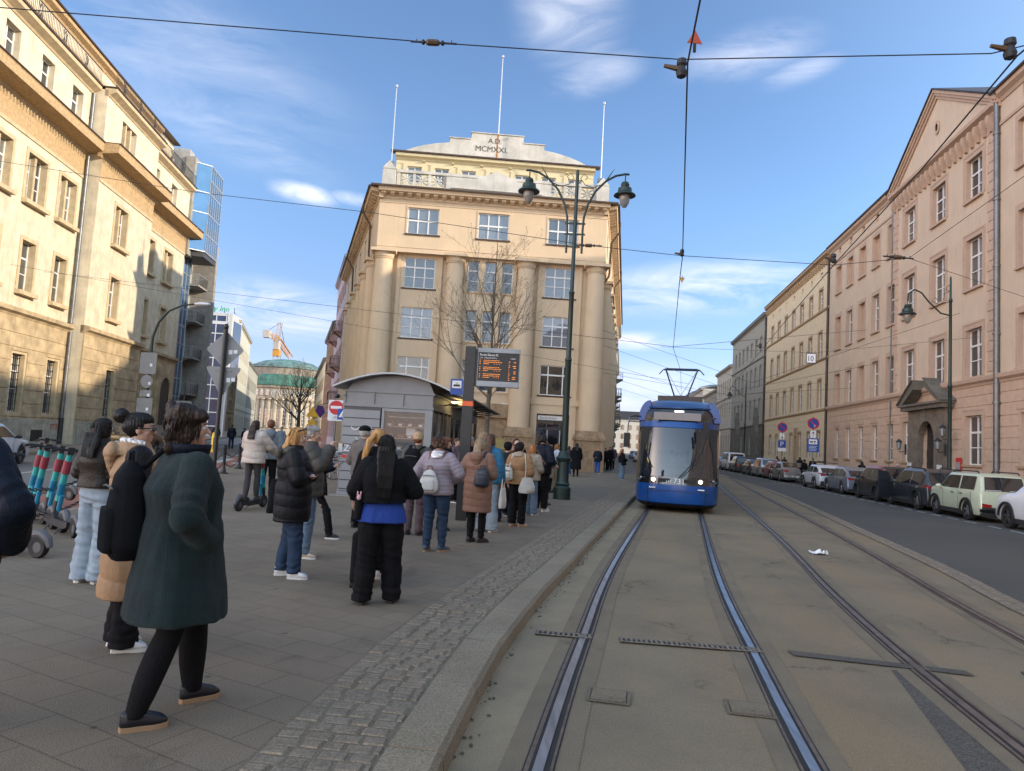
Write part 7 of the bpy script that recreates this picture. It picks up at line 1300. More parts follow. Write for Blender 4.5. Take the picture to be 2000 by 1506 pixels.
def remesh(mb, vox, sm=5):
    me = bpy.data.meshes.new('tmp'); me.from_pydata(mb.v, [], mb.f); bm = bmesh.new(); bm.from_mesh(me); bmesh.ops.recalc_face_normals(bm, faces=bm.faces); bm.to_mesh(me); bm.free()
    o = bpy.data.objects.new('tmp', me); COL.objects.link(o); r = o.modifiers.new('r', 'REMESH'); r.mode = 'VOXEL'; r.voxel_size = vox; s = o.modifiers.new('s', 'SMOOTH'); s.factor = .5; s.iterations = sm
    dg = bpy.context.evaluated_depsgraph_get(); m2 = bpy.data.meshes.new_from_object(o.evaluated_get(dg)); bpy.data.objects.remove(o); bpy.data.meshes.remove(me)
    m2.polygons.foreach_set('use_smooth', [True]*len(m2.polygons)); return m2
def getv(me):
    n = len(me.vertices); a = np.empty(n*3, 'f'); me.vertices.foreach_get('co', a); b = np.empty(n*3, 'f'); me.vertex_normals.foreach_get('vector', b); return a.reshape(-1, 3), b.reshape(-1, 3)
def setv(me, a): me.vertices.foreach_set('co', a.astype('f').ravel()); me.update()
RS = np.random.RandomState(7); ND = RS.normal(size=(10, 3)); ND /= np.linalg.norm(ND, axis=1)[:, None]
def nz(p, f, seed=0):
    s = np.zeros(len(p))
    for i in range(5): d = ND[(i+seed) % 10]; s += np.sin(p @ d*f*(1+.37*i)+seed*1.7+i*2.1+1.3*np.sin(p @ ND[(i+3+seed) % 10]*f*.6))
    return s/5
def cap(b, A, B, ra, rb, n=10):
    A, B = Vector(A), Vector(B); d = B-A; L_ = max(d.length, 1e-5); d = d/L_; pts, rs = [], []
    for k in range(4): a = math.pi/2*(1-k/4); pts.append(A-d*ra*math.sin(a)); rs.append(max(ra*math.cos(a), ra*.12))
    pts.append(A); rs.append(ra); pts.append(B); rs.append(rb)
    for k in range(1, 5): a = math.pi/2*k/4; pts.append(B+d*rb*math.sin(a)); rs.append(max(rb*math.cos(a), rb*.12))
    b.tube(pts, rs, n)
def ering(c, rx, ry, n=20, p=2.3, rot=0):
    r = []
    for k in range(n):
        t = 2*math.pi*k/n; x = rx*math.copysign(abs(math.cos(t))**(2/p), math.cos(t)); y = ry*math.copysign(abs(math.sin(t))**(2/p), math.sin(t)); cr, sr = math.cos(rot), math.sin(rot); r.append((c[0]+x*cr-y*sr, c[1]+x*sr+y*cr, c[2]))
    return r
ARM = {'down': ((.225, -.03, 1.11), (.235, .03, .87)), 'pocket': ((.27, -.07, 1.13), (.20, .09, .96)), 'phone': ((.22, .02, 1.13), (.06, .27, 1.22)), 'hold': ((.235, -.03, 1.12), (.15, .23, 1.07)), 'cross': ((.225, .05, 1.13), (-.07, .18, 1.15)), 'eat': ((.21, .14, 1.20), (.07, .24, 1.43)),
       'strap': ((.24, .03, 1.14), (.13, .14, 1.30)), 'bars': ((.27, .14, 1.17), (.26, .42, 1.05)), 'back': ((.24, -.10, 1.12), (.24, -.12, .88)), 'swing': ((.22, .08, 1.12), (.20, .26, .93))}
PID = [0]
def person(label, x, y, rz, h=1.68, sex='f', q=1, top=None, bot=None, shoe='sole_white', shoecol=(.65, .65, .65), hair=('long', 'dark'), arms=('down', 'down'), feet=None, head=(0, 0), z0=.12, skin='skin', under=None, wide=1.0, lean=0, group=None, eyes=True, bust=None):
    PID[0] += 1; sd_ = PID[0]; k = h/1.70; fem = sex == 'f'; vb = (.0075, .011, .019)[q]; vc = (.010, .014, .022)[q]
    o = thing('person', label, 'person', (x, y, z0), R(rz), group); K = lambda p: (p[0]*k*(1 if abs(p[2]) < 0 else 1), p[1]*k, p[2]*k)
    feet = feet or ((-.10, 0, 10), (.10, .02, -10)); sw = (.165 if fem else .19)*wide; drop = .0
    sep = math.hypot(feet[0][0]-feet[1][0], feet[0][1]-feet[1][1]); drop = max(0, (sep-.3)*.12)
    fcx, fcy = (feet[0][0]+feet[1][0])/2, (feet[0][1]+feet[1][1])/2
    Z = lambda z: z-drop*(1 if z > .8 else 0)
    def tp(p):   # upper body transform: centre over the feet, with lean
        return (fcx+p[0], fcy+p[1]+(p[2]-.9)*math.tan(R(lean)), p[2]-drop)
    hips = [(fcx-.085*wide, fcy, .90-drop), (fcx+.085*wide, fcy, .90-drop)]
    legs = []
    for i in (0, 1):
        fx, fy, fr = feet[i]; fz = feet[i][3] if len(feet[i]) > 3 else 0; hx, hy, hz = hips[i]; kx, ky = (hx*.5+fx*.5), (hy*.45+fy*.55)+.025+(.03 if sep > .4 else 0); legs.append(((hx, hy, hz), (kx, ky, .49-drop*.5+fz*.5), (fx, fy, .085+fz), fr))
    Hm = Matrix.Translation(Vector(tp((0, -.01, 1.49)))*k) @ Matrix.Rotation(R(head[0]), 4, 'Z') @ Matrix.Rotation(R(head[1]), 4, 'X') @ Matrix.Translation((0, .01*k, -1.49*k))
    HH = lambda p: Hm @ Vector((p[0]*k, p[1]*k, p[2]*k)); HR = Hm.to_3x3()
    # ---- body: one continuous surface
    b = MB()
    def hell(c, r): b.ell(HH(c), [v*k for v in r], 14, 10, rot=HR)
    hell((0, -.012, 1.607), (.072, .090, .090)); hell((0, .022, 1.545), (.054, .058, .068)); hell((0, .042, 1.575), (.056, .042, .062)); hell((0, .066, 1.503), (.020, .018, .015)); hell((0, .080, 1.527), (.021, .011, .010)); hell((0, .055, 1.622), (.05, .028, .012))
    for s_ in (-1, 1): hell((s_*.073, -.004, 1.572), (.009, .02, .03)); hell((s_*.036, .052, 1.555), (.02, .02, .018))
    cap(b, HH((0, .082, 1.598)), HH((0, .104, 1.560)), .008*k, .013*k, 8)
    cap(b, [v*k for v in tp((0, -.018, 1.40))], HH((0, -.008, 1.52)), .052*k, .048*k)
    S = .85
    TR_ = [(.84, .15, .105), (.93, .165*wide, .115*wide), (1.07, .125*wide, .09*wide), (1.2, .14*wide, .10), (1.32, .16*wide, .105), (1.40, .14*wide, .08), (1.445, .07, .055)]
    b.loft([ering([v*k for v in tp((0, 0, z))], rx*k, ry*k) for z, rx, ry in TR_])
    AR = []
    for i, s_ in ((0, -1), (1, 1)):
        e_, w_ = (ARM[arms[i]] if isinstance(arms[i], str) else arms[i]); sh = tp((s_*sw, -.005, 1.385)); el = tp((s_*e_[0]*(sw/.17 if abs(e_[0]) > .15 else 1), e_[1], e_[2])); wr = tp((s_*w_[0], w_[1], w_[2])); AR.append((sh, el, wr))
        P_ = [tuple(v*k for v in q_) for q_ in (sh, el, wr)]; cap(b, P_[0], P_[1], .046*k, .038*k); cap(b, P_[1], P_[2], .038*k, .026*k)
        d = (Vector(P_[2])-Vector(P_[1])).normalized(); side = d.cross(Vector((0, 0, 1))); side = side.normalized() if side.length > .2 else Vector((0, 1, 0)); pn = side.cross(d).normalized(); curl = -pn if arms[i] in ('phone', 'hold', 'bars', 'eat') else Vector((-s_, 0, 0))*.8+d*.2
        if abs(d.z) > .8: side = Vector((0, 1, 0)); curl = Vector((-s_*.6, 0, 0))
        wv = Vector(P_[2]); cap(b, wv, wv+d*.075*k, .026*k, .032*k)
        for f in range(4):
            base = wv+d*.085*k+side*((f-1.5)*.018*k); ln = (.062, .072, .068, .052)[f]*k; m1 = base+(d+curl*.35).normalized()*ln*.5; m2 = m1+(d*.5+curl*.9).normalized()*ln*.5; cap(b, base, m1, .009*k, .0085*k, 6); cap(b, m1, m2, .0085*k, .007*k, 6)
        tb = wv+d*.03*k+side*(.028*k*(1 if s_*side.x < 0 or abs(side.x) < .3 else -1)); t1 = tb+(d*.7+side*.5+curl*.5).normalized()*.035*k; cap(b, tb, t1, .012*k, .010*k, 6); cap(b, t1, t1+(d+curl*.5).normalized()*.028*k, .010*k, .008*k, 6)
    for (hp, kn, an, fr) in legs:
        P_ = [tuple(v*k for v in q_) for q_ in (hp, kn, an)]; cap(b, P_[0], P_[1], .078*wide*k, .052*k); cap(b, P_[1], P_[2], .055*k, .036*k)
        fd = Vector((math.sin(-R(fr)), math.cos(R(fr)), 0)); cap(b, Vector(P_[2])+Vector((0, 0, -.045*k))-fd*.03*k, Vector(P_[2])+Vector((0, 0, -.055*k))+fd*.13*k, .026*k, .018*k)
    me = remesh(b, vb, 4); me.materials.append(MATS[skin]); link('body', me, o)
    if q < 2 and eyes:
        b = MB()
        for s_ in (-1, 1): b.ell(HH((s_*.029, .074, 1.588)), (.0115*k,)*3, 8, 6)
        e = b.build('eyes', MATS['eye_white'], o, smooth='all'); b = MB()
        for s_ in (-1, 1): b.ell(HH((s_*.029, .0805, 1.588)), (.0065*k,)*3, 8, 6)
        b.build('iris', MATS['eye_dark'], e); b = MB()
        for s_ in (-1, 1): b.tube([HH((s_*.014, .090, 1.612)), HH((s_*.032, .088, 1.617)), HH((s_*.048, .078, 1.610))], .003*k, 4)
        b.build('eyebrows', MATS['brow'], o); b = MB(); b.ell(HH((0, .0885, 1.527)), (.021*k, .006*k, .0065*k), 8, 5); b.build('lips', MATS['skin_lip'], o, smooth='all')
    # ---- trousers / legs
    def segpar(co):   # distance along the limbs for sleeve seams
        out = co[:, 2].copy(); best = np.full(len(co), 9.)
        for a, m_, c_ in AR:
            off = 0
            for p0, p1 in ((a, m_), (m_, c_)):
                p0 = np.array(p0)*k; p1 = np.array(p1)*k; d = p1-p0; L_ = np.linalg.norm(d); t = np.clip(((co-p0) @ d)/(L_*L_), 0, 1); dist = np.linalg.norm(co-(p0+t[:, None]*d), axis=1); far_ = np.abs(co[:, 0]-tp((0, 0, 0))[0]*k) > .13*k
                s_ = (dist < .10*k) & (dist < best) & far_; out[s_] = 3+off-t[s_]*L_; best[s_] = dist[s_]; off -= L_
        return out
    def finish(me, nm, m, par=o, fold=.006, ff=16., puff=None, amp=.012, seed=0, strand=0, c=None, zs=.7, wr=None):
        co, no = getv(me)
        if puff:
            u_ = segpar(co); ph = u_/puff*math.pi+.35*np.sin(co[:, 0]*9+seed)+.2*np.sin(co[:, 1]*11); v = np.abs(np.sin(ph)); co = co+no*((np.sqrt(v)-.72)*amp)[:, None]
        if strand:
            a = np.arctan2(co[:, 0]-c[0], co[:, 1]-c[1]); v = np.sin(a*26+4*nz(co, 14, seed))+.6*np.sin(a*57+6*nz(co, 20, seed+1)); co = co+no*(v*strand)[:, None]
        if fold: co = co+no*(nz(co*np.array([1, 1, zs]), ff, seed)*fold+nz(co, ff*2.6, seed+2)*fold*.4)[:, None]
        if wr == 'arm':
            u_ = segpar(co); e_ = np.exp(-((u_-2.72)/.09)**2)*(u_ > 1.5)+.5*np.exp(-((co[:, 2]-1.08*k)/.09)**2)*(u_ < 1.5); co = co+no*(np.sin(u_*(u_ > 1.5)*85+co[:, 2]*(u_ < 1.5)*60+5*nz(co, 8, seed))*e_*.0048)[:, None]
        if wr == 'leg':
            z_ = co[:, 2]; e_ = np.exp(-((z_-.48*k)/.08)**2)+np.exp(-((z_-.13)/.08)**2)+.8*np.exp(-((z_-.84*k)/.07)**2); co = co+no*(np.sin(z_*82+5*nz(co, 9, seed)+co[:, 0]*25)*e_*.0055)[:, None]
        setv(me, co); me.materials.clear(); me.materials.append(m); return link(nm, me, par)
    bk = dict(kind='slim', m=None); bk.update(bot or {}); kd = bk['kind']
    b = MB(); rr = {'slim': (.090, .064, .046, .07), 'straight': (.095, .074, .064, .06), 'wide': (.10, .090, .100, .035), 'tights': (.082, .056, .039, .06), 'cargo': (.108, .098, .088, .04)}[kd]
    bw = bk.get('w', 1)
    for i, (hp, kn, an, fr) in enumerate(legs):
        hp, kn, an = Vector(hp), Vector(kn), Vector(an); bot_z = Vector((an.x, an.y-.005, an.z-.085+rr[3])); n = 10; rings = []
        for j in range(n+1):
            t = j/n; p = hp.lerp(kn, t*2) if t < .5 else kn.lerp(bot_z, t*2-1); r_ = (rr[0]+(rr[1]-rr[0])*t*2) if t < .5 else (rr[1]+(rr[2]-rr[1])*(t*2-1)); calf = .012*math.sin(math.pi*min(max((t-.5)*2, 0), 1)) if kd == 'tights' else 0; r_ = (r_+calf)*(wide if t < .4 else (1+wide)/2)*bw; rings.append(ering((p.x*k, p.y*k-(.01*calf*60)*k, p.z*k), r_*k, r_*1.06*k, 14, 2))
        b.loft(rings)
    b.loft([ering([v*k for v in tp((0, 0, z))], rx*k*wide, ry*k*wide) for z, rx, ry in ((.82, .15, .11), (.90, .185, .135), (.98, .175, .128), (1.08, .145, .105))])
    me = remesh(b, vc, 3); tro = finish(me, {'tights': 'tights'}.get(kd, 'trousers'), bk['m'], fold=.0015 if kd == 'tights' else (.012 if kd in ('cargo', 'wide') else .009), ff=15, seed=sd_, zs=2.2, wr=None if kd == 'tights' else 'leg')
    # ---- shoes
    scm = mat('shoe_%d_%d_%d' % tuple(int(v*99) for v in shoecol), shoecol, .45, var=.08)
    for i, (hp, kn, an, fr) in enumerate(legs):
        M_ = Matrix.Translation((an[0]*k, an[1]*k, (an[2]-.085)*k)) @ Matrix.Rotation(R(fr), 4, 'Z'); b = MB(); g = lambda z, s_: [tuple(M_ @ Vector((px_*s_*k, (py_-.0)*k, z*k))) for px_, py_ in [(.0, -.075), (.026, -.066), (.034, -.03), (.033, .02), (.043, .08), (.040, .12), (.024, .155), (0, .165), (-.024, .155), (-.040, .12), (-.043, .08), (-.033, .02), (-.034, -.03), (-.026, -.066)]]
        b.loft([g(.0, 1.05), g(.024, 1.08), g(.026, 1.0)]); so2 = b.build('shoe_sole', MATS[shoe], None, smooth=30)
        b = MB(); up_ = lambda z, s_, y1: [tuple(M_ @ Vector((px_*s_*k, min(py_, y1)*k, (z if py_ < .02 else z-(z-.03)*min(1, (py_-.02)/.15)*.75)*k))) for px_, py_ in [(.0, -.072), (.026, -.064), (.034, -.03), (.033, .02), (.042, .08), (.038, .12), (.022, .150), (0, .158), (-.022, .150), (-.038, .12), (-.042, .08), (-.033, .02), (-.034, -.03), (-.026, -.064)]]
        b.loft([up_(.026, 1.0, 9), up_(.055, 1.0, .155), up_(.08, .92, .145), up_(.095, .80, .12)]); shn = b.build('shoe', scm, o, smooth='all'); so2.parent = shn
    # ---- top
    tk = dict(m=None, hem=.86, pad=.03, flare=0, puff=None, hood=False, collar=True, sleeve=None, amp=.012, fold=.006); tk.update(top or {}); pad, hem = tk['pad'], tk['hem']; b = MB(); rings = []
    zs = [z for z in (1.0, .90, .78, .66, .55, .45) if z > hem+.03]; fl = tk['flare']
    prof_ = [(1.455, .072+pad*.6, .06+pad*.6), (1.42, .125*wide+pad*.7, .08+pad*.7), (1.36, .158*wide+pad, .102+pad), (1.25, .152*wide+pad, .112*wide+pad+(.015 if fem else 0)), (1.12, .142*wide+pad*1.05, .105*wide+pad*1.1)]
    hipw = .172*wide+pad*1.05
    for z in zs+[hem]: t = (1.0-z)/.6; prof_.append((z, hipw*(1 if z < .96 else .96)+fl*max(t, 0), .125*wide+pad*1.1+fl*.8*max(t, 0)))
    b.loft([ering([v*k for v in tp((0, (-.005 if z > 1.2 else 0), z))], rx*k, ry*k, 22, 2.4) for z, rx, ry in prof_])
    slm = b if tk['sleeve'] is None else MB()
    for i, (sh, el, wr) in enumerate(AR):
        P_ = [Vector(v)*k for v in (sh, el, wr)]; d = (P_[2]-P_[1]).normalized(); we = P_[2]-d*.0*k; ar_ = .046+pad*.85; inward = Vector((-.02 if i else .02, 0, -.01))*k
        cap(slm, P_[0]+inward, P_[1], (ar_+.012)*k, (ar_+.002)*k, 12); slm.tube([P_[1], P_[1].lerp(we, .5), we-d*.012*k, we], [(ar_+.002)*k, (ar_-.002)*k, (ar_-.012)*k, (ar_-.016)*k], 12); slm.ell(P_[1], ((ar_+.002)*k,)*3, 10, 7)
    if tk['collar']:
        b.loft([ering([v*k for v in tp((0, -.012, z))], r_*k, r_*1.02*k, 16) for z, r_ in ((1.40, .10+pad*.4), (1.45, .080+pad*.3), (1.49, .072+pad*.3), (1.50, .066+pad*.2))])
    me = remesh(b, vc, 4); ob = finish(me, tk.get('name', 'coat' if hem < .75 else 'jacket'), tk['m'], puff=tk['puff'], fold=tk['fold'], ff=13, seed=sd_+3, amp=tk['amp'], wr=None if tk['puff'] else 'arm')
    if tk['sleeve'] is not None: me = remesh(slm, vc, 3); finish(me, 'sleeves', tk['sleeve'], fold=.005, seed=sd_+5)
    if tk['hood']:
        b = MB(); T0 = lambda p: [v*k for v in tp(p)]; b.ell(T0((0, -.13-pad, 1.40)), (.115*k, .055*k, .085*k), 14, 9); b.loft([ering(T0((0, -.045, z)), rx*k, ry*k, 16) for z, rx, ry in ((1.385, .135, .11), (1.43, .13, .115), (1.475, .105, .095), (1.485, .09, .08))]); b.ell(T0((0, -.12-pad, 1.33)), (.08*k, .04*k, .08*k), 12, 8)
        me = remesh(b, vc, 4); finish(me, 'hood', tk.get('hoodm', tk['m']), fold=.006, ff=15, seed=sd_+8, puff=tk['puff'] and .09, amp=.008)
    if under: b = MB(); b.loft([ering([v*k for v in tp((0, 0, z))], rx*k, ry*k, 20) for z, rx, ry in ((1.05, .17*wide, .135), (.92, .215*wide, .165), (under[1], .232*wide, .178))]); me = remesh(b, vc, 3); finish(me, 'shirt', under[0], fold=.007, ff=14, seed=sd_)
    # ---- hair / hats
    hk, hc = hair[0], MATS['hair_'+hair[1]] if 'hair_'+hair[1] in MATS else None; vh = (.0065, .010, .017)[q]; b = MB()
    def he(c, r, rot=None): b.ell(HH(c), [v*k for v in r], 14, 10, rot=HR)
    if hk != 'bald':
        he((0, -.034, 1.612), (.084, .082, .094)); he((0, -.006, 1.650), (.078, .088, .058))
        for s_ in (-1, 1): he((s_*.062, -.012, 1.615), (.020, .042, .052))
    bp = lambda p: [v*k for v in tp(p)]
    if hk in ('bob', 'bob_layered'):
        he((0, -.045, 1.56), (.090, .075, .10)); 
        for s_ in (-1, 1): he((s_*.070, -.008, 1.575), (.022, .05, .075))
        he((0, -.060, 1.50), (.078, .055, .055)); he((0, .045, 1.668), (.062, .045, .032))
        if hk == 'bob_layered': he((0, -.035, 1.645), (.096, .098, .085)); he((.04, .05, 1.655), (.04, .045, .035)); he((0, -.08, 1.57), (.08, .05, .08)); [he((.085*math.sin(i*2.1), -.03-.075*abs(math.cos(i*1.3)), 1.70-.022*i), (.026, .026, .045)) for i in range(11)]; he((.03, -.07, 1.47), (.05, .035, .04))
    elif hk == 'curly': 
        for i in range(22): a = i*2.4; z = 1.54+.125*(i/22); r_ = .085 if z < 1.62 else .075; he((r_*math.cos(a)*.98, -.03+r_*math.sin(a)*.9, z), (.030, .030, .030)) if not (math.sin(a) > .45 and z < 1.63) else None
    elif hk in ('long', 'longest', 'mid'):
        zl = {'mid': 1.40, 'long': 1.24, 'longest': 1.02}[hk]
        he((0, -.05, 1.55), (.082, .065, .09)); 
        for s_ in (-1, 1): he((s_*.066, -.02, 1.56), (.022, .045, .075))
        pts = [(0, -.085, 1.60, .075, .045), (0, -.105, 1.50, .080, .042), (0, -.135, 1.40, .082, .035), (0, -.155, 1.30, .078, .030), (.01, -.165, 1.18, .062, .026), (.015, -.165, 1.08, .048, .02), (.02, -.16, 1.0, .03, .014)]
        pr = [p for p in pts if p[2] >= zl-.001]; e_ = 1 if hk != 'mid' else .85
        b.loft([ering(HH(p[:3]) if p[2] > 1.45 else bp((p[0], p[1]-pad*.8, p[2])), p[3]*k*e_, p[4]*k, 16) for p in pr])
    elif hk in ('ponytail', 'bun'):
        if hk == 'bun': he((0, -.135, 1.675), (.056, .056, .055)); he((0, -.085, 1.655), (.03, .03, .03)); he((.0, -.075, 1.60), (.066, .05, .06))
        else:
            he((0, -.12, 1.63), (.026, .03, .026)); t_ = [HH((0, -.125, 1.63)), HH((-.03, -.17, 1.58)), HH((-.05, -.18, 1.50)), HH((-.08, -.18, 1.40)), HH((-.10, -.17, 1.30)), HH((-.11, -.16, 1.22))]; b.tube(t_, [.022*k, .036*k, .040*k, .034*k, .024*k, .008*k], 10)
    if hk not in ('cap', 'beanie', 'beanie_hair', 'bald'): me = remesh(b, vh, 2); hh = finish(me, 'hair', hc, fold=.003 if hk not in ('bob_layered', 'curly') else .009, ff=30, strand=(.0028, .002, 0)[q], c=tuple(HH((0, -.02, 1.6))), seed=sd_)
    else:
        me = remesh(b, vh, 2); hh = finish(me, 'hair', hc or MATS['hair_grey'], fold=.002, seed=sd_)
        b = MB()
        if hk == 'cap': he((0, -.018, 1.655), (.092, .106, .072)); b2 = b; b.loft([[HH((x_, y_, z_)) for x_, y_, z_ in ((-.07, .06, 1.665), (.07, .06, 1.665), (.055, .165, 1.652), (0, .18, 1.65), (-.055, .165, 1.652))], [HH((x_, y_, z_)) for x_, y_, z_ in ((-.07, .06, 1.675), (.07, .06, 1.675), (.055, .165, 1.662), (0, .18, 1.66), (-.055, .165, 1.662))]])
        else: he((0, -.022, 1.645), (.096, .108, .082)); he((0, -.03, 1.61), (.097, .103, .045))
        me = remesh(b, vh, 2); finish(me, 'hat', hair[2], fold=.002, seed=sd_)
    # loose strands on the nearest heads
    if q == 0 and hk not in ('cap', 'beanie'):
        rnd = random.Random(sd_); b = MB(); n_l = 420 if hk == 'bob_layered' else 260
        for i in range(n_l):
            a = rnd.uniform(0, 2*math.pi); ph = rnd.uniform(.05, 1.15); st_ = Vector((.088*math.sin(ph)*math.cos(a), -.03+.095*math.sin(ph)*math.sin(a), 1.612+.096*math.cos(ph)))
            if st_.y > .045 and st_.z < 1.66: continue
            dn = {'bob_layered': .15, 'bob': .14, 'long': .16, 'longest': .2, 'mid': .16, 'bun': .0, 'ponytail': .0, 'short': .04, 'curly': .03}.get(hk, .08)
            if hk in ('bun', 'ponytail'):
                c0 = Vector((0, -.10, 1.66)) if hk == 'bun' else Vector((0, -.12, 1.63)); mid_ = st_.lerp(c0, .5); mid_ = (mid_-Vector((0, -.02, 1.6))).normalized()*.106+Vector((0, -.02, 1.6)); P_ = [st_, mid_, c0]; b.tube([HH(p) for p in P_], [.0022, .003, .001], 3, cap=False); continue
            out = Vector((st_.x, st_.y+.02, 0)).normalized() if (abs(st_.x)+abs(st_.y+.02)) > 1e-4 else Vector((0, -1, 0)); ln = dn*rnd.uniform(.5, 1.1); jt = lambda s_: Vector((rnd.gauss(0, s_), rnd.gauss(0, s_), 0))
            P_ = [st_, st_+out*.012*(1 if hk != 'bob_layered' else 2)+Vector((0, 0, -ln*.35))+jt(.004), st_+out*(.016)+Vector((0, 0, -ln*.7))+jt(.008), st_+out*(.008 if hk != 'bob_layered' else .024)+Vector((0, 0, -ln))+jt(.012)]
            if P_[-1].y > .05 and P_[-1].z < 1.63: continue
            b.tube([HH(p) for p in P_], [.003, .0045, .0035, .0008], 3, cap=False)
        if hk in ('long', 'longest'):
            for i in range(150):
                xx = rnd.uniform(-.07, .07); P_ = []
                for zz_, yy_ in ((1.55, -.13), (1.42, -.165), (1.3, -.185), (1.18, -.195), (1.08, -.19)):
                    if zz_ < {'long': 1.2, 'longest': 1.0}[hk]: break
                    P_.append(bp((xx*(1.1-(1.5-zz_)*.4)+.01+rnd.gauss(0, .004), yy_-pad*.75+rnd.gauss(0, .004), zz_)))
                b.tube(P_, [.002]+[.0042]*(len(P_)-2)+[.001], 3, cap=False)
        b.build('loose_strands', hc, hh)
    return o, tp, k, HH
def near(o): return (o.location.x, o.location.y, o.location.z), o.rotation_euler.z
def bag(pr, name, label, cat, m): 
    (o, tp, k, HH) = pr; t = thing(name, label, cat, o.location, o.rotation_euler.z); return t, (lambda p: Vector(tp(p))*k)
def blob(par, nm, m, rings, vox=.012, fold=.006, puff=None, seed=1):
    b = MB(); b.loft(rings); me = remesh(b, vox, 4); co, no = getv(me); co = co+no*(nz(co, 18, seed)*fold)[:, None]; setv(me, co); me.materials.clear(); me.materials.append(m); return link(nm, me, par)
def backpack(pr, label, m, z=1.18, x=0, w=.15, d=.09, hh=.24, back=-.2, strapm=None, pocket=True, taper=.75, q=1, oneside=False):
    t, T = bag(pr, 'backpack', label, 'backpack', m); k = pr[2]; n = 7; rings = []
    for i in range(n+1):
        u_ = i/n; s_ = 1-(1-taper)*max(0, u_-.45)/.55-(.25 if i in (0, n) else 0); rings.append(ering(T((x, back-.0, z-hh+2*hh*u_)), w*s_*k, d*(s_ if i not in (0, n) else s_*.8)*k, 18, 3))
    blob(t, 'bag_body', m, rings, (.009, .012, .02)[q]); sm_ = strapm or m
    if pocket: rings = [ering(T((x, back-d*.85, z-hh+.04+hh*.9*u_)), w*(.72 if u_ not in (0, 1) else .6)*k, .035*k, 14, 3) for u_ in (0, .15, .5, .85, 1)]; blob(t, 'pocket', m, rings, .010, .003)
    for s_ in ((-1, 1) if not oneside else (oneside,)): b = MB(); b.tube([T((x*.5+s_*.07, back+.06, z+hh*.85)), T((s_*.11, -.10, 1.46)), T((s_*.12, .0, 1.475)), T((s_*.125, .125, 1.38)), T((s_*.14, .12, 1.2)), T((s_*.16, -.05, z-hh*.6))], .016*k, 6); b.build('strap', sm_, t, smooth=50)
    b = MB(); b.tube([T((x-.04, back, z+hh*.95)), T((x-.03, back, z+hh+.05)), T((x+.03, back, z+hh+.05)), T((x+.04, back, z+hh*.95))], .009*k, 6); b.build('handle', sm_, t, smooth=50); b = MB(); b.tube([T((x-w*.7, back-d*1.02, z+hh*.45)), T((x, back-d*1.13, z+hh*.5)), T((x+w*.7, back-d*1.02, z+hh*.45))], .006*k, 5); b.build('zip', MATS['scooter_grey'], t); return t
def tote(pr, label, m, x=.3, y=-.02, ztop=1.02, w=.17, hh=.36, d=.035, sh=None, name='tote_bag', q=1, lines=None):
    t, T = bag(pr, name, label, 'bag', m); k = pr[2]; rings = [ering(T((x+.0, y, ztop-hh*u_)), d*(.5+1.0*min(u_*1.6, 1)*(1 if u_ < .95 else .7))*k, w*(.93+.12*u_)*k, 18, 3.5) for u_ in (0, .12, .35, .6, .85, .97, 1)]; blob(t, 'bag_body', m, rings, (.008, .012, .02)[q], .008)
    s0 = sh or (x*.72, 0, 1.44)
    for s_ in (-1, 1): b = MB(); b.tube([T((x, y+s_*w*.55, ztop-.01)), T((x*.9+s0[0]*.1, y+s_*w*.35, ztop+(s0[2]-ztop)*.5)), T((s0[0], s0[1]+s_*.035, s0[2]))], .009*k, 6); b.build('strap', m, t, smooth=50)
    if lines:
        for j, tx in enumerate(lines): text(tx, .11, MATS['sign_white'], t, Matrix.Translation(T((x+lines_off, y, ztop-.12-.11*j))) @ Matrix.Rotation(R(0), 4, 'Z') @ TXM, 'lettering', .001)
    return t
# cloth colours
C = {}
for k_, c_, kw in (('green', (.0028, .019, .020), dict(bump=1., bscale=170, sheen=.12, var=.3)), ('black', (.006, .006, .0075), {}), ('blackpuff', (.008, .008, .010), dict(rough=.45, sheen=0)), ('navy', (.005, .009, .019), dict(rough=.6)), ('leather', (.024, .019, .015), dict(rough=.36, sheen=0)), ('beige', (.36, .225, .125), dict(rough=.55)),
      ('cream', (.52, .45, .39), dict(rough=.55)), ('grey', (.16, .185, .21), {}), ('olive', (.075, .068, .058), dict(rough=.5)), ('lilac', (.29, .24, .27), dict(rough=.42)), ('brown', (.215, .12, .085), dict(rough=.5)), ('blue', (.035, .13, .22), {}), ('tan', (.31, .175, .085), dict(rough=.6)), ('sand', (.33, .27, .20), dict(rough=.5)), ('greyjacket', (.13, .115, .105), {}),
      ('paledenim', (.30, .355, .41), dict(bscale=120)), ('denim', (.026, .046, .085), dict(bscale=120)), ('middenim', (.12, .175, .24), dict(bscale=120)), ('darkdenim', (.012, .02, .045), dict(bscale=120)), ('legging', (.055, .05, .052), {}), ('shirtblue', (.025, .06, .27), {}), ('trenchtan', (.26, .19, .14), {}), ('white', (.60, .61, .62), {}), ('silver', (.55, .53, .49), dict(rough=.28, sheen=0)), ('canvas', (.56, .53, .47), {}), ('mauve', (.10, .07, .08), {}), ('redscarf', (.25, .05, .04), {}), ('jeansblue', (.03, .09, .30), {}), ('royal', (.01, .12, .45), dict(rough=.4)), ('buff', (.40, .28, .17), {})):
    C[k_] = cloth(k_, c_, **kw)
C['leopard'] = mat('cloth_leopard', (.36, .23, .11), .8, var=.9, scale=30, col2=(.02, .013, .008))
JB = lambda kind, c, **k_: dict(kind=kind, m=C[c], **k_)
def TP(c, hem=.86, pad=.03, **k_): return dict(m=C[c], hem=hem, pad=pad, **k_)
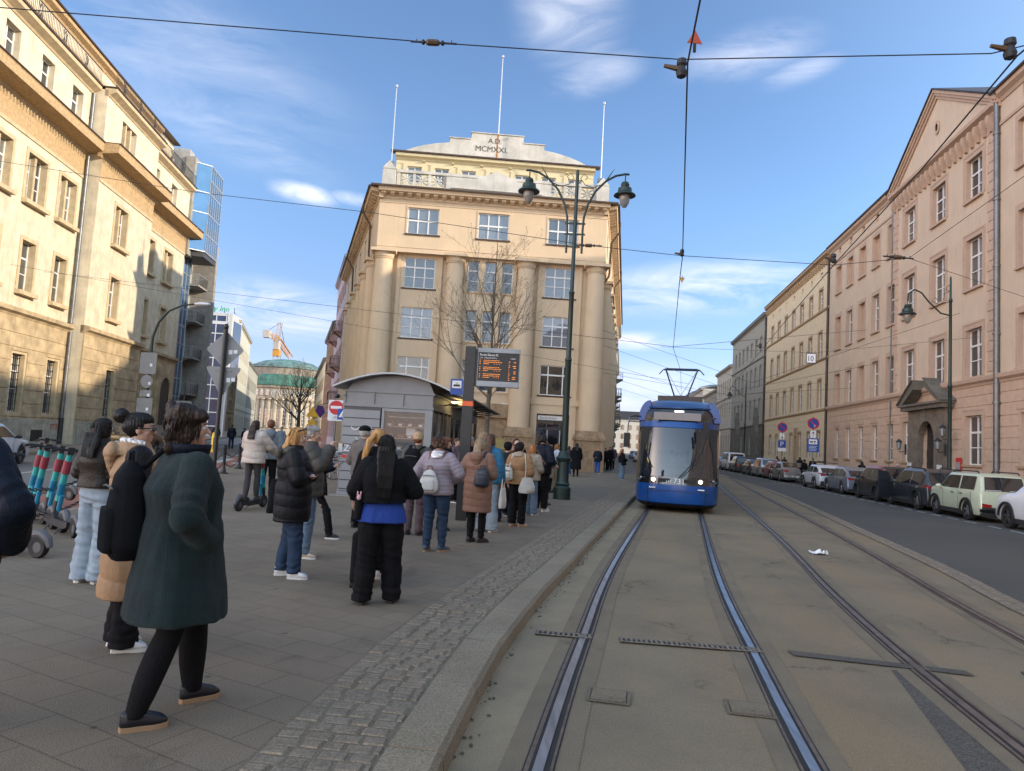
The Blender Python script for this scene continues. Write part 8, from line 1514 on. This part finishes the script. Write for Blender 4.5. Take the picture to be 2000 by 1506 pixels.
# 1 nearest: green coat
g = person('woman in a dark green woollen coat and black tights stepping to the right', -1.86, 4.12, -50, h=1.74, q=0, top=TP('green', hem=.56, pad=.045, flare=.09, fold=.014, name='coat'), bot=JB('tights', 'black', w=1.08), shoe='sole_tan', shoecol=(.012, .012, .018), hair=('bob_layered', 'dark'), arms=('pocket', 'pocket'), feet=((-.13, .20, 4), (.13, -.16, -8)), head=(-22, 2), wide=1.24)
b = MB(); (o_, tp_, k_, HH_) = g
b = MB(); b.loft([ering([v*k_ for v in tp_((0, 0, z))], rx*k_, ry*k_, 20) for z, rx, ry in ((.95, .2, .15), (.66, .22, .165), (.565, .215, .16))]); me = remesh(b, .012, 2); me.materials.append(C['black']); link('skirt', me, o_)
b = MB(); b.loft([ering([v*k_ for v in tp_((0, -.0, z))], r_*k_, r_*k_, 18) for z, r_ in ((1.44, .105), (1.475, .115), (1.50, .118), (1.495, .10))]); b.build('collar', C['navy'], o_, smooth='all'); b = MB(); b.ell(HH_((.077, -.002, 1.535)), (.006, .006, .006), 8, 6); b.build('earring', MATS['steel'], o_, smooth='all')
bp_ = backpack(g, 'big black backpack hanging from the left shoulder of the green coat', C['black'], z=1.12, x=-.17, w=.165, d=.10, hh=.27, back=-.25, q=0, taper=.62, oneside=-1); bp_['label'] = 'big black backpack hanging behind the green coat'
# 2 beige coat woman
g = person('woman with a black hair bun and sunglasses in a long beige hooded vest coat', -2.72, 5.25, -58, h=1.69, q=0, top=TP('beige', hem=.38, pad=.045, flare=.01, puff=.17, amp=.014, hood=True, sleeve=C['blackpuff'], name='long_vest'), bot=JB('wide', 'black', w=.92), shoecol=(.68, .68, .68), hair=('bun', 'black'), arms=('hold', 'hold'), head=(-14, 0))
(o_, tp_, k_, HH_) = g; b = MB(); 
for s_ in (-1, 1): b.ell(HH_((s_*.032, .094, 1.588)), (.026, .010, .020), 12, 8, rot=Matrix.Rotation(R(-62-14), 3, 'Z') if False else None); b.tube([HH_((s_*.058, .088, 1.594)), HH_((s_*.078, .03, 1.592)), HH_((s_*.079, -.01, 1.585))], .0045, 5)
b.build('sunglasses', mat('tortoise', (.035, .012, .008), .15, spec=.8), o_, smooth=50)
b = MB(); b.tube([[v*k_ for v in tp_(p)] for p in ((-.12, .1, 1.42), (-.10, -.05, 1.49), (-.02, -.11, 1.50), (.06, -.09, 1.50), (.1, .03, 1.48))], .02, 8); b.build('striped_scarf', mat('scarf_stripe', (.6, .6, .6), .8, var=.8, scale=40, col2=(.02, .02, .02)), o_, smooth=50)
t, T = bag(g, 'shoulder_bag', 'royal blue bag whose tip shows under the black backpack', 'bag', None); blob(t, 'bag_body', C['royal'], [ering(T((-.20, -.12+.02*i, .78+.05*i)), (.02+.014*i), (.03+.025*i), 12) for i in range(5)], .010, .004); b = MB(); b.tube([T((-.2, -.06, .98)), T((-.19, -.14, 1.2)), T((-.12, -.10, 1.44)), T((-.11, .0, 1.475)), T((-.12, .13, 1.35))], .014, 6); b.build('strap', C['royal'], t)
# 3 leather jacket
person('woman with long black hair in a cropped black leather jacket and pale wide jeans', -4.12, 7.25, -12, h=1.64, q=0, top=TP('leather', hem=.98, pad=.04, fold=.008), bot=JB('wide', 'paledenim'), shoecol=(.6, .58, .52), hair=('long', 'black'), arms=('hold', 'hold'), head=(-10, 3))
# 4 edge of the frame
person('person in a navy padded jacket cut off by the left edge of the photo', -2.93, 3.78, -12, h=1.74, sex='m', q=0, top=TP('navy', hem=.80, pad=.06, fold=.012), bot=JB('straight', 'black'), shoe='sole_dark', shoecol=(.02, .02, .02), hair=('short', 'dark'), arms=('down', ((.33, -.02, 1.12), (.26, .12, .92))), wide=1.15)
# 5 black jacket, long hair
g = person('woman with waist long black hair in a cropped black jacket and cargo trousers', -1.20, 7.05, 8, h=1.63, q=0, top=TP('black', hem=1.02, pad=.055, fold=.009, collar=True), bot=JB('cargo', 'black', w=1.04), shoe='sole_dark', shoecol=(.012, .012, .014), hair=('longest', 'black'), arms=(((.27, -.02, 1.14), (.12, .22, 1.10)), ((.29, .02, 1.14), (.10, .26, 1.12))), feet=((-.15, -.04, 12), (.15, .06, -18)), under=(C['shirtblue'], .82), wide=1.12, head=(-6, 6))
t, T = bag(g, 'shoulder_bag', 'black shoulder bag with a pink charm on the hip of the long haired woman', 'bag', None); blob(t, 'bag_body', C['black'], [ering(T((-.235, .0, .84+.05*i)), .045, .13, 14, 3) for i in range(6)], .010, .004); b = MB(); b.tube([T((-.235, -.1, 1.08)), T((-.1, -.17, 1.2)), T((.07, -.14, 1.40)), T((.10, 0, 1.475))], .011, 6); b.build('strap', C['black'], t); b = MB(); b.ell(T((-.235, -.16, 1.07)), (.022, .016, .028), 8, 6); b.ell(T((-.25, -.16, 1.11)), (.008, .006, .022), 6, 5); b.ell(T((-.22, -.16, 1.11)), (.008, .006, .022), 6, 5); b.build('charm', mat('pink_plush', (.62, .36, .38), .9), t, smooth='all')
# 6 ponytail behind
person('blonde woman with a ponytail mostly hidden behind the cropped black jacket', -1.50, 8.25, 6, h=1.70, q=1, top=TP('black', hem=.84, pad=.03), bot=JB('straight', 'black'), shoecol=(.65, .65, .65), hair=('ponytail', 'blonde'), arms=('down', 'hold'), head=(-22, 4))
t = thing('suitcase', 'black suitcase standing beside the cargo trousers', 'suitcase', (-1.50, 7.85, .12), R(5)); blob(t, 'case', C['black'], [ering((0, 0, z), .13*s_, .19*s_, 16, 5) for z, s_ in ((.05, .85), (.07, 1), (.3, 1), (.55, 1), (.57, .85))], .012, .001); b = MB(); [b.tube([(x_-.015, y_, .03), (x_+.015, y_, .03)], .03, 10) for x_ in (-.1, .1) for y_ in (-.14, .14)]; b.build('wheels', MATS['rubber'], t); b = MB(); b.tube([(-.0, -.06, .57), (0, -.06, .68), (0, .06, .68), (0, .06, .57)], .01, 6); b.build('handle', MATS['scooter_black'], t)
# 7 blonde with tote
g = person('blonde woman in a knee length black puffer coat with sunglasses on her head', -2.40, 8.05, -78, h=1.66, q=0, top=TP('blackpuff', hem=.64, pad=.055, puff=.13, amp=.010, hood=True, hoodm=C['olive']), bot=JB('straight', 'denim'), shoecol=(.70, .70, .70), hair=('mid', 'blonde'), arms=('cross', 'cross'), feet=((-.11, -.06, 6), (.10, .10, -8)), head=(-12, -6), wide=1.16)
tote(g, 'large black fleece tote on the shoulder of the blonde woman', C['black'], x=-.33, y=-.10, ztop=1.08, w=.21, hh=.40, d=.06, sh=(-.15, -.02, 1.46), q=0)
(o_, tp_, k_, HH_) = g; b = MB(); b.tube([HH_((-.05, .055, 1.69)), HH_((0, .06, 1.705)), HH_((.05, .055, 1.69)), HH_((.08, -.0, 1.66))], .008, 6); b.build('sunglasses', MATS['eye_dark'], o_)
# 8 grey haired man eating
g = person('grey haired man in a brown padded jacket eating a roll', -2.58, 9.35, -80, h=1.70, sex='m', q=0, top=TP('olive', hem=.80, pad=.05, puff=.11, amp=.010), bot=JB('straight', 'middenim'), shoe='sole_white', shoecol=(.50, .42, .32), hair=('short', 'grey'), arms=('eat', 'eat'), head=(0, -4), wide=1.08)
t, T = bag(g, 'bread_roll', 'half eaten bread roll in white paper held by the grey haired man', 'food', None); b = MB(); b.ell(T((.0, .36, 1.47)), (.045, .05, .04), 10, 7); b.build('roll', MATS['bread'], t, smooth='all'); b = MB(); b.prism([(-.07, -.06), (.0, -.1), (.07, -.06), (.09, .05), (.04, .0), (0, .04), (-.04, .0), (-.08, .05)], -.02, .03, 'y', M=Matrix.Translation(T((.0, .36, 1.44)))); b.build('wrapper', MATS['paper'], t)
# 9 phone walker
g = person('dark haired woman in black walking right and reading her phone', -2.95, 11.1, -84, h=1.58, q=1, top=TP('navy', hem=.82, pad=.045, fold=.009), bot=JB('straight', 'black', w=.9), shoecol=(.02, .02, .02), hair=('mid', 'auburn'), arms=('phone', 'phone'), feet=((-.08, -.30, 0), (.08, .30, 0)), head=(0, 18))
t, T = bag(g, 'phone', 'phone in the hands of the walking woman in black', 'phone', None); MB().box(-.035, .035, -.07, .07, -.004, .004, M=Matrix.Translation(T((0, .36, 1.26))) @ Matrix.Rotation(R(30), 4, 'X')).build('handset', MATS['eye_dark'], t)
tote(g, 'small black handbag swinging at the hip of the walking woman', C['black'], x=.22, y=.1, ztop=.98, w=.13, hh=.22, d=.04, sh=(.14, 0, 1.45), name='handbag')
# 10 scooter rider
person('woman in a cream puffer jacket riding a teal scooter away', -5.10, 14.35, -8, h=1.60, q=1, z0=.30, top=TP('cream', hem=.80, pad=.07, puff=.14, amp=.014), bot=JB('tights', 'legging', w=1.12), shoecol=(.05, .05, .05), shoe='sole_dark', hair=('long', 'dark'), arms=('bars', 'bars'), feet=((-.05, -.12, 0), (.06, .14, 0)), head=(-12, 6))
# 11 hoodie
person('tall man in a blue grey hoodie walking away behind the blonde woman', -5.55, 16.6, 12, h=1.84, sex='m', q=1, top=TP('grey', hem=.86, pad=.045, hood=True, fold=.010), bot=JB('straight', 'black'), shoecol=(.5, .5, .5), hair=('short', 'auburn'), arms=('hold', 'hold'), feet=((-.1, -.1, 0), (.1, .15, 0)))
# 12 cap man
person('man in a black baseball cap and grey jacket looking at the kiosk', -2.52, 12.5, -30, h=1.76, sex='m', q=1, top=TP('greyjacket', hem=.88, pad=.045, fold=.010), bot=JB('straight', 'black'), shoe='sole_dark', shoecol=(.02, .02, .02), hair=('cap', 'grey', C['black']), arms=('hold', 'hold'), head=(-10, 2))
# 13 lilac puffer
g = person('auburn haired woman in a lilac quilted jacket and blue jeans', -1.02, 10.42, -14, h=1.66, q=0, top=TP('lilac', hem=.84, pad=.048, puff=.055, amp=.008, hood=False), bot=JB('slim', 'denim', w=1.15), shoe='sole_tan', shoecol=(.06, .09, .14), hair=('curly', 'brown'), arms=(((.29, -.02, 1.15), (.13, .2, 1.08)), ((.30, .0, 1.16), (.18, .22, 1.05))), head=(-20, 4), feet=((-.09, -.03, 4), (.12, .06, -30)), wide=1.14)
backpack(g, 'silver white leather backpack with brown straps on the lilac jacket', C['silver'], z=1.04, x=-.05, w=.15, d=.06, hh=.17, back=-.235, strapm=mat('brown_leather', (.16, .07, .035), .5), taper=.45)
(o_, tp_, k_, HH_) = g; b = MB(); b.loft([ering([v*k_ for v in tp_((0, -.03, z))], rx*k_, ry*k_, 18) for z, rx, ry in ((1.37, .10, .145), (1.43, .115, .13), (1.47, .10, .10), (1.48, .08, .08))]); me = remesh(b, .012, 3); me.materials.append(mat('zebra', (.62, .60, .60), .8, var=1., scale=14, col2=(.02, .02, .02), sv=(.3, .3, 2.4))); link('striped_hood', me, o_)
# 14 beanie behind, 15 face
g = person('person in a tan beanie and olive jacket half hidden behind the lilac jacket', -1.52, 12.0, -15, h=1.70, sex='m', q=1, top=TP('olive', hem=.86, pad=.045), bot=JB('straight', 'mauve'), shoe='sole_dark', shoecol=(.03, .02, .02), hair=('beanie', 'auburn', C['buff']), arms=('down', 'down'))
backpack(g, 'black backpack worn under the tan beanie left of the lilac jacket', C['black'], z=1.2, w=.16, d=.1, hh=.24, back=-.22)
g = person('red haired woman in black looking right, between lilac jacket and board pole', -1.15, 12.9, -85, h=1.66, q=1, top=TP('black', hem=.70, pad=.04), bot=JB('straight', 'black'), shoe='sole_dark', shoecol=(.02, .02, .02), hair=('bob', 'auburn'), arms=('down', 'down'), head=(0, -8))
lines_off = 0
t = tote(g, 'black tote with white lettering hanging behind the board pole', C['black'], x=.26, y=-.02, ztop=.92, w=.17, hh=.36)
# 16 brown coat
g = person('ash blonde woman in a long brown quilted coat with black trousers', -.46, 11.55, -18, h=1.67, q=0, top=TP('brown', hem=.50, pad=.05, puff=.115, amp=.010, hood=True, fold=.008), bot=JB('slim', 'black', w=1.1), shoe='sole_dark', shoecol=(.03, .02, .022), hair=('mid', 'ash'), arms=('pocket', 'hold'), feet=((-.09, 0, -12), (.09, .03, -32)), head=(-6, -2), wide=1.08)
backpack(g, 'small dark blue backpack hanging off the right shoulder of the brown coat', mat('bag_navy', (.018, .026, .040), .5), z=1.06, x=.14, w=.125, d=.075, hh=.15, back=-.22, taper=.7, oneside=1)
# 17 blue jacket
g = person('tall woman with very long dark hair in a blue denim jacket', -.33, 13.0, -22, h=1.76, q=1, top=TP('blue', hem=.84, pad=.045, fold=.009), bot=JB('wide', 'paledenim'), shoecol=(.5, .5, .5), hair=('longest', 'brown'), arms=('hold', 'down'), head=(0, 2))
tote(g, 'white cloth bag hanging from the arm of the denim jacket woman', C['canvas'], x=.28, y=.0, ztop=.78, w=.11, hh=.36, d=.03, sh=(.25, .02, 1.12))
# 18-23 crowd behind
person('curly fair haired man standing behind the denim jacket woman', -.55, 15.6, -30, h=1.82, sex='m', q=1, top=TP('black', hem=.84, pad=.04), bot=JB('straight', 'darkdenim'), shoecol=(.3, .3, .3), hair=('curly', 'ash'), arms=('down', 'down'))
person('grey haired person whose head shows left of the ash blonde woman', -.82, 15.0, -60, h=1.70, q=1, top=TP('black', hem=.84, pad=.04), bot=JB('straight', 'black'), shoecol=(.02, .02, .02), hair=('short', 'grey'), arms=('down', 'down'))
person('dark haired man in black looking right behind the long dark hair', -.42, 17.6, -80, h=1.72, sex='m', q=1, top=TP('black', hem=.84, pad=.04), bot=JB('straight', 'black'), shoecol=(.02, .02, .02), hair=('short', 'black'), arms=('down', 'down'))
person('person in a black beanie and long black coat with their back turned', -.02, 14.7, -10, h=1.62, q=1, top=TP('blackpuff', hem=.52, pad=.06), bot=JB('straight', 'darkdenim'), shoe='sole_dark', shoecol=(.015, .015, .015), hair=('beanie', 'black', C['black']), arms=('pocket', 'pocket'), feet=((-.12, 0, 0), (.14, .03, -30)))
g = person('woman in glasses and a red scarf gazing upwards', .08, 16.0, -155, h=1.62, q=1, top=TP('black', hem=.7, pad=.04), bot=JB('straight', 'black'), shoecol=(.02, .02, .02), hair=('bob', 'auburn'), arms=('down', 'down'), head=(15, 28))
(o_, tp_, k_, HH_) = g; b = MB(); [b.tube([HH_((s_*.032+.02*math.cos(a), .098, 1.588+.015*math.sin(a))) for a in np.linspace(0, 6.28, 11)], .0025, 4, cap=False) for s_ in (-1, 1)]; b.build('glasses', C['redscarf'], o_); b = MB(); b.tube([[v*k_ for v in tp_(p)] for p in ((-.08, .04, 1.46), (0, .09, 1.44), (.08, .04, 1.46), (.08, -.05, 1.48), (-.08, -.05, 1.48), (-.08, .04, 1.46))], .03, 8); b.build('scarf', C['redscarf'], o_, smooth=50)
person('pale faced young woman gazing upwards beside the yellow plaques', .22, 18.2, -165, h=1.74, q=1, top=TP('black', hem=.8, pad=.04), bot=JB('straight', 'black'), shoecol=(.02, .02, .02), hair=('short', 'dark'), arms=('down', 'down'), head=(8, 30))
person('dark dressed man waiting in the shadow under the kiosk canopy', -1.62, 17.0, 10, h=1.72, sex='m', q=1, top=TP('black', hem=.84, pad=.045), bot=JB('straight', 'black'), shoecol=(.02, .02, .02), hair=('short', 'black'), arms=('down', 'down'))
person('second dark figure under the kiosk canopy, nearer the glazing', -1.35, 18.6, -120, h=1.66, q=1, top=TP('mauve', hem=.84, pad=.045), bot=JB('straight', 'black'), shoecol=(.02, .02, .02), hair=('short', 'brown'), arms=('down', 'down'))
person('dark haired woman in a mauve jacket left of the brown coat hood', -.98, 16.4, -60, h=1.66, q=1, top=TP('mauve', hem=.84, pad=.045), bot=JB('straight', 'black'), shoecol=(.02, .02, .02), hair=('short', 'brown'), arms=('down', 'down'))
# 24 tan jacket
g = person('dark haired woman in a tan padded jacket with black trousers', .22, 14.0, -24, h=1.64, q=0, top=TP('tan', hem=.86, pad=.06, puff=.12, amp=.010, fold=.008), bot=JB('straight', 'black', w=1.15), shoe='sole_tan', shoecol=(.45, .36, .28), hair=('short', 'black'), arms=('down', 'hold'), feet=((-.08, 0, -14), (.10, .04, -30)), head=(0, 6), wide=1.08)
(o_, tp_, k_, HH_) = g; b = MB(); b.loft([ering([v*k_ for v in tp_((0, -.03, z))], r_*k_, r_*k_, 18) for z, r_ in ((1.41, .13), (1.46, .12), (1.50, .10), (1.50, .085))]); me = remesh(b, .012, 2); me.materials.append(C['sand']); link('fleece_collar', me, o_)
backpack(g, 'small cream teddy backpack on the left shoulder of the tan jacket', C['canvas'], z=1.06, x=-.15, w=.11, d=.06, hh=.13, back=-.24, taper=.85, oneside=-1)
tote(g, 'bulging white tote bag on the right side of the tan jacket', C['canvas'], x=.24, y=-.14, ztop=1.0, w=.20, hh=.30, d=.09, sh=(.13, -.02, 1.48), q=0)
# 25-31
person('ginger blonde woman in a sand puffer jacket beside the tan jacket', .56, 16.4, -24, h=1.60, q=1, top=TP('sand', hem=.84, pad=.05, puff=.085, amp=.010), bot=JB('wide', 'middenim', w=.9), shoecol=(.7, .7, .7), hair=('bob', 'ginger'), arms=('down', 'hold'))
g = person('tall dark haired man in a navy jacket with black trousers', .84, 17.5, -36, h=1.86, sex='m', q=1, top=TP('navy', hem=.82, pad=.05), bot=JB('straight', 'black', w=1.15), shoecol=(.55, .52, .46), hair=('curly', 'black'), arms=('hold', 'hold'), head=(-4, 4))
tote(g, 'leopard print bag held low by the tall man in navy', C['leopard'], x=-.10, y=-.30, ztop=.62, w=.12, hh=.34, d=.07, sh=(-.12, -.1, .92))
t, T = bag(g, 'messenger_bag', 'thin brown strap bag across the back of the tall man in navy', 'bag', None); b = MB(); b.tube([T((-.13, -.06, 1.46)), T((-.02, -.17, 1.32)), T((.16, -.12, 1.05))], .014, 6); b.build('strap', mat('brown_leather', (.16, .07, .035), .5), t); blob(t, 'bag_body', C['black'], [ering(T((.2, -.08, .84+.05*i)), .045, .12, 12, 3) for i in range(5)], .014, .004)
person('short haired woman with a pale blue scarf looking right', 1.02, 19.4, -80, h=1.68, q=1, top=TP('grey', hem=.80, pad=.04), bot=JB('straight', 'black'), shoe='sole_dark', shoecol=(.05, .04, .03), hair=('short', 'brown'), arms=('down', 'hold'))
person('older woman in a tan knee length coat next to the lamp base', 1.42, 24.4, -70, h=1.62, q=1, top=TP('trenchtan', hem=.52, pad=.04, flare=.03), bot=JB('slim', 'black'), shoe='sole_dark', shoecol=(.02, .02, .02), hair=('bob', 'ginger'), arms=('pocket', 'hold'))
person('person with a white shawl and beige trousers behind the lamp base', 1.72, 25.3, -80, h=1.66, q=1, top=TP('white', hem=.92, pad=.05, fold=.012), bot=JB('wide', 'buff'), shoe='sole_dark', shoecol=(.02, .02, .02), hair=('bob', 'ginger'), arms=('hold', 'hold'))
g = person('person with a brown backpack and long dark hair near the post office door', 3.12, 38.8, -20, h=1.62, q=2, top=TP('mauve', hem=.80, pad=.05), bot=JB('straight', 'buff'), shoecol=(.6, .6, .6), hair=('long', 'black')); backpack(g, 'brown backpack on the person near the post office door', C['mauve'], z=1.15, q=2, pocket=False)
person('woman in bright blue jeans beside the brown backpack', 3.35, 39.4, -20, h=1.60, q=2, top=TP('black', hem=.80, pad=.04), bot=JB('straight', 'jeansblue'), shoecol=(.6, .6, .6), hair=('long', 'black'))
person('woman in a long black coat walking towards the post office', 3.66, 38.2, 5, h=1.80, q=2, top=TP('black', hem=.36, pad=.06, flare=.03), bot=JB('slim', 'black'), shoe='sole_dark', shoecol=(.01, .01, .01), hair=('long', 'black'), feet=((-.12, -.1, 0), (.12, .15, 0)))
g = person('fair haired person in a navy jacket and bright jeans leaning on a stick', 5.55, 44.2, 175, h=1.60, q=2, top=TP('navy', hem=.78, pad=.05), bot=JB('straight', 'jeansblue'), shoecol=(.1, .1, .1), hair=('short', 'ginger'), arms=('down', 'hold'), wide=1.1)
t = thing('walking_stick', 'thin walking stick beside the fair haired person at the plinth', 'stick', (5.22, 44.0, .12), 0); MB().tube([(0, 0, 0), (.02, 0, .85), (.06, 0, .9), (.1, 0, .86)], .016, 6).build('shaft', MATS['shelf_wood'], t)
g = person('red haired woman in a black jacket and loose jeans walking right', 5.98, 37.5, -70, h=1.62, q=2, top=TP('black', hem=.92, pad=.045), bot=JB('wide', 'middenim'), shoe='sole_white', shoecol=(.05, .05, .05), hair=('long', 'ginger'), arms=('down', 'hold')); tote(g, 'black and white handbag of the red haired walker', C['black'], x=.24, ztop=1.0, w=.16, hh=.2, q=2, name='handbag')
GP = 'distant walkers in dark clothes'
for i, (x, y, rz, top_, bt, lb) in enumerate(((6.75, 49.5, 170, 'black', 'black', 'dark walker nearest the far corner of the post office'), (7.2, 50.5, 175, 'black', 'black', 'walker in black robe like coat left of the red haired woman'), (7.9, 54, 180, 'mauve', 'black', 'third dark walker behind the red haired woman'), (8.6, 60, 0, 'navy', 'black', 'distant walker beyond the red haired woman, farthest of all'),
      (-20.7, 50.5, 165, 'navy', 'middenim', 'walker in a white shirt and dark jacket on the left crossing'), (-20.0, 51.5, 20, 'navy', 'darkdenim', 'walker in navy seen from behind on the left crossing'), (-18.6, 50.2, -30, 'black', 'black', 'black clad walker right of the two on the left crossing'), (-13.2, 40, 30, 'olive', 'black', 'man near the bike racks in the mouth of the side street'), (-15.0, 47, 170, 'grey', 'darkdenim', 'grey dressed walker deeper in the side street'))):
    person(lb, x, y, rz, h=1.60+.1*(i % 3), sex='mf'[i % 2], q=2, top=TP(top_, hem=.80, pad=.045), bot=JB('straight', bt), shoe='sole_dark', shoecol=(.05, .05, .05), hair=('short', ('dark', 'brown', 'black')[i % 3]), feet=((-.1, -.15, 0), (.1, .18, 0)), group=GP, arms=('down', 'swing'))
for i, (s_, lb, hc, tc_) in enumerate(((41.6, 'fair man whose face shows above the black and red car', 'ash', 'grey'), (47.3, 'dark haired woman behind the grey blue hatchback', 'black', 'black'), (58.5, 'first of the dark heads above the distant parked cars', 'dark', 'black'), (62.5, 'second of the dark heads above the distant parked cars', 'dark', 'navy'), (68, 'third of the dark heads above the distant parked cars', 'brown', 'black'), (71, 'fourth of the dark heads above the distant parked cars', 'dark', 'mauve'))):
    x, y = U(15.2, s_); person(lb, x, y, 0 if i else 172, h=(1.72, 1.66, 1.72, 1.76, 1.68, 1.74)[i], sex='mf'[i % 2], q=2, top=TP(tc_, hem=.80, pad=.045), bot=JB('straight', 'black'), shoe='sole_dark', shoecol=(.05, .05, .05), hair=(('short', 'long')[i % 2], hc), group='walkers on the right pavement behind the cars')
x, y = U(12.6, 50.6); person('cyclist in black standing astride a small bicycle between parked cars', x, y, 30, h=1.72, sex='m', q=2, top=TP('black', hem=.80, pad=.045), bot=JB('straight', 'black'), shoe='sole_dark', shoecol=(.05, .05, .05), hair=('short', 'dark'), arms=('hold', 'hold'), feet=((-.2, 0, 0), (.2, 0, 0)), z0=.0); bk_ = bicycle(x, y, R(110), 'small bicycle under the cyclist between parked cars', ('small', (.25, .26, .27))); bk_.location.z = 0; bk_['group'] = 'bicycles'; del bk_['group']
# tram driver
dv = Vector((4.83, 20.35, 0))+Matrix.Rotation(R(-13.6), 3, 'Z') @ Vector((.02, 1.35, 0))
person('tram driver in a white shirt seen through the windscreen', dv.x, dv.y, 180-13.6, h=1.62, sex='m', q=2, z0=.22, top=TP('white', hem=.86, pad=.03), bot=JB('straight', 'darkdenim'), shoe='sole_dark', shoecol=(.02, .02, .02), hair=('short', 'grey'), arms=('hold', 'hold'))
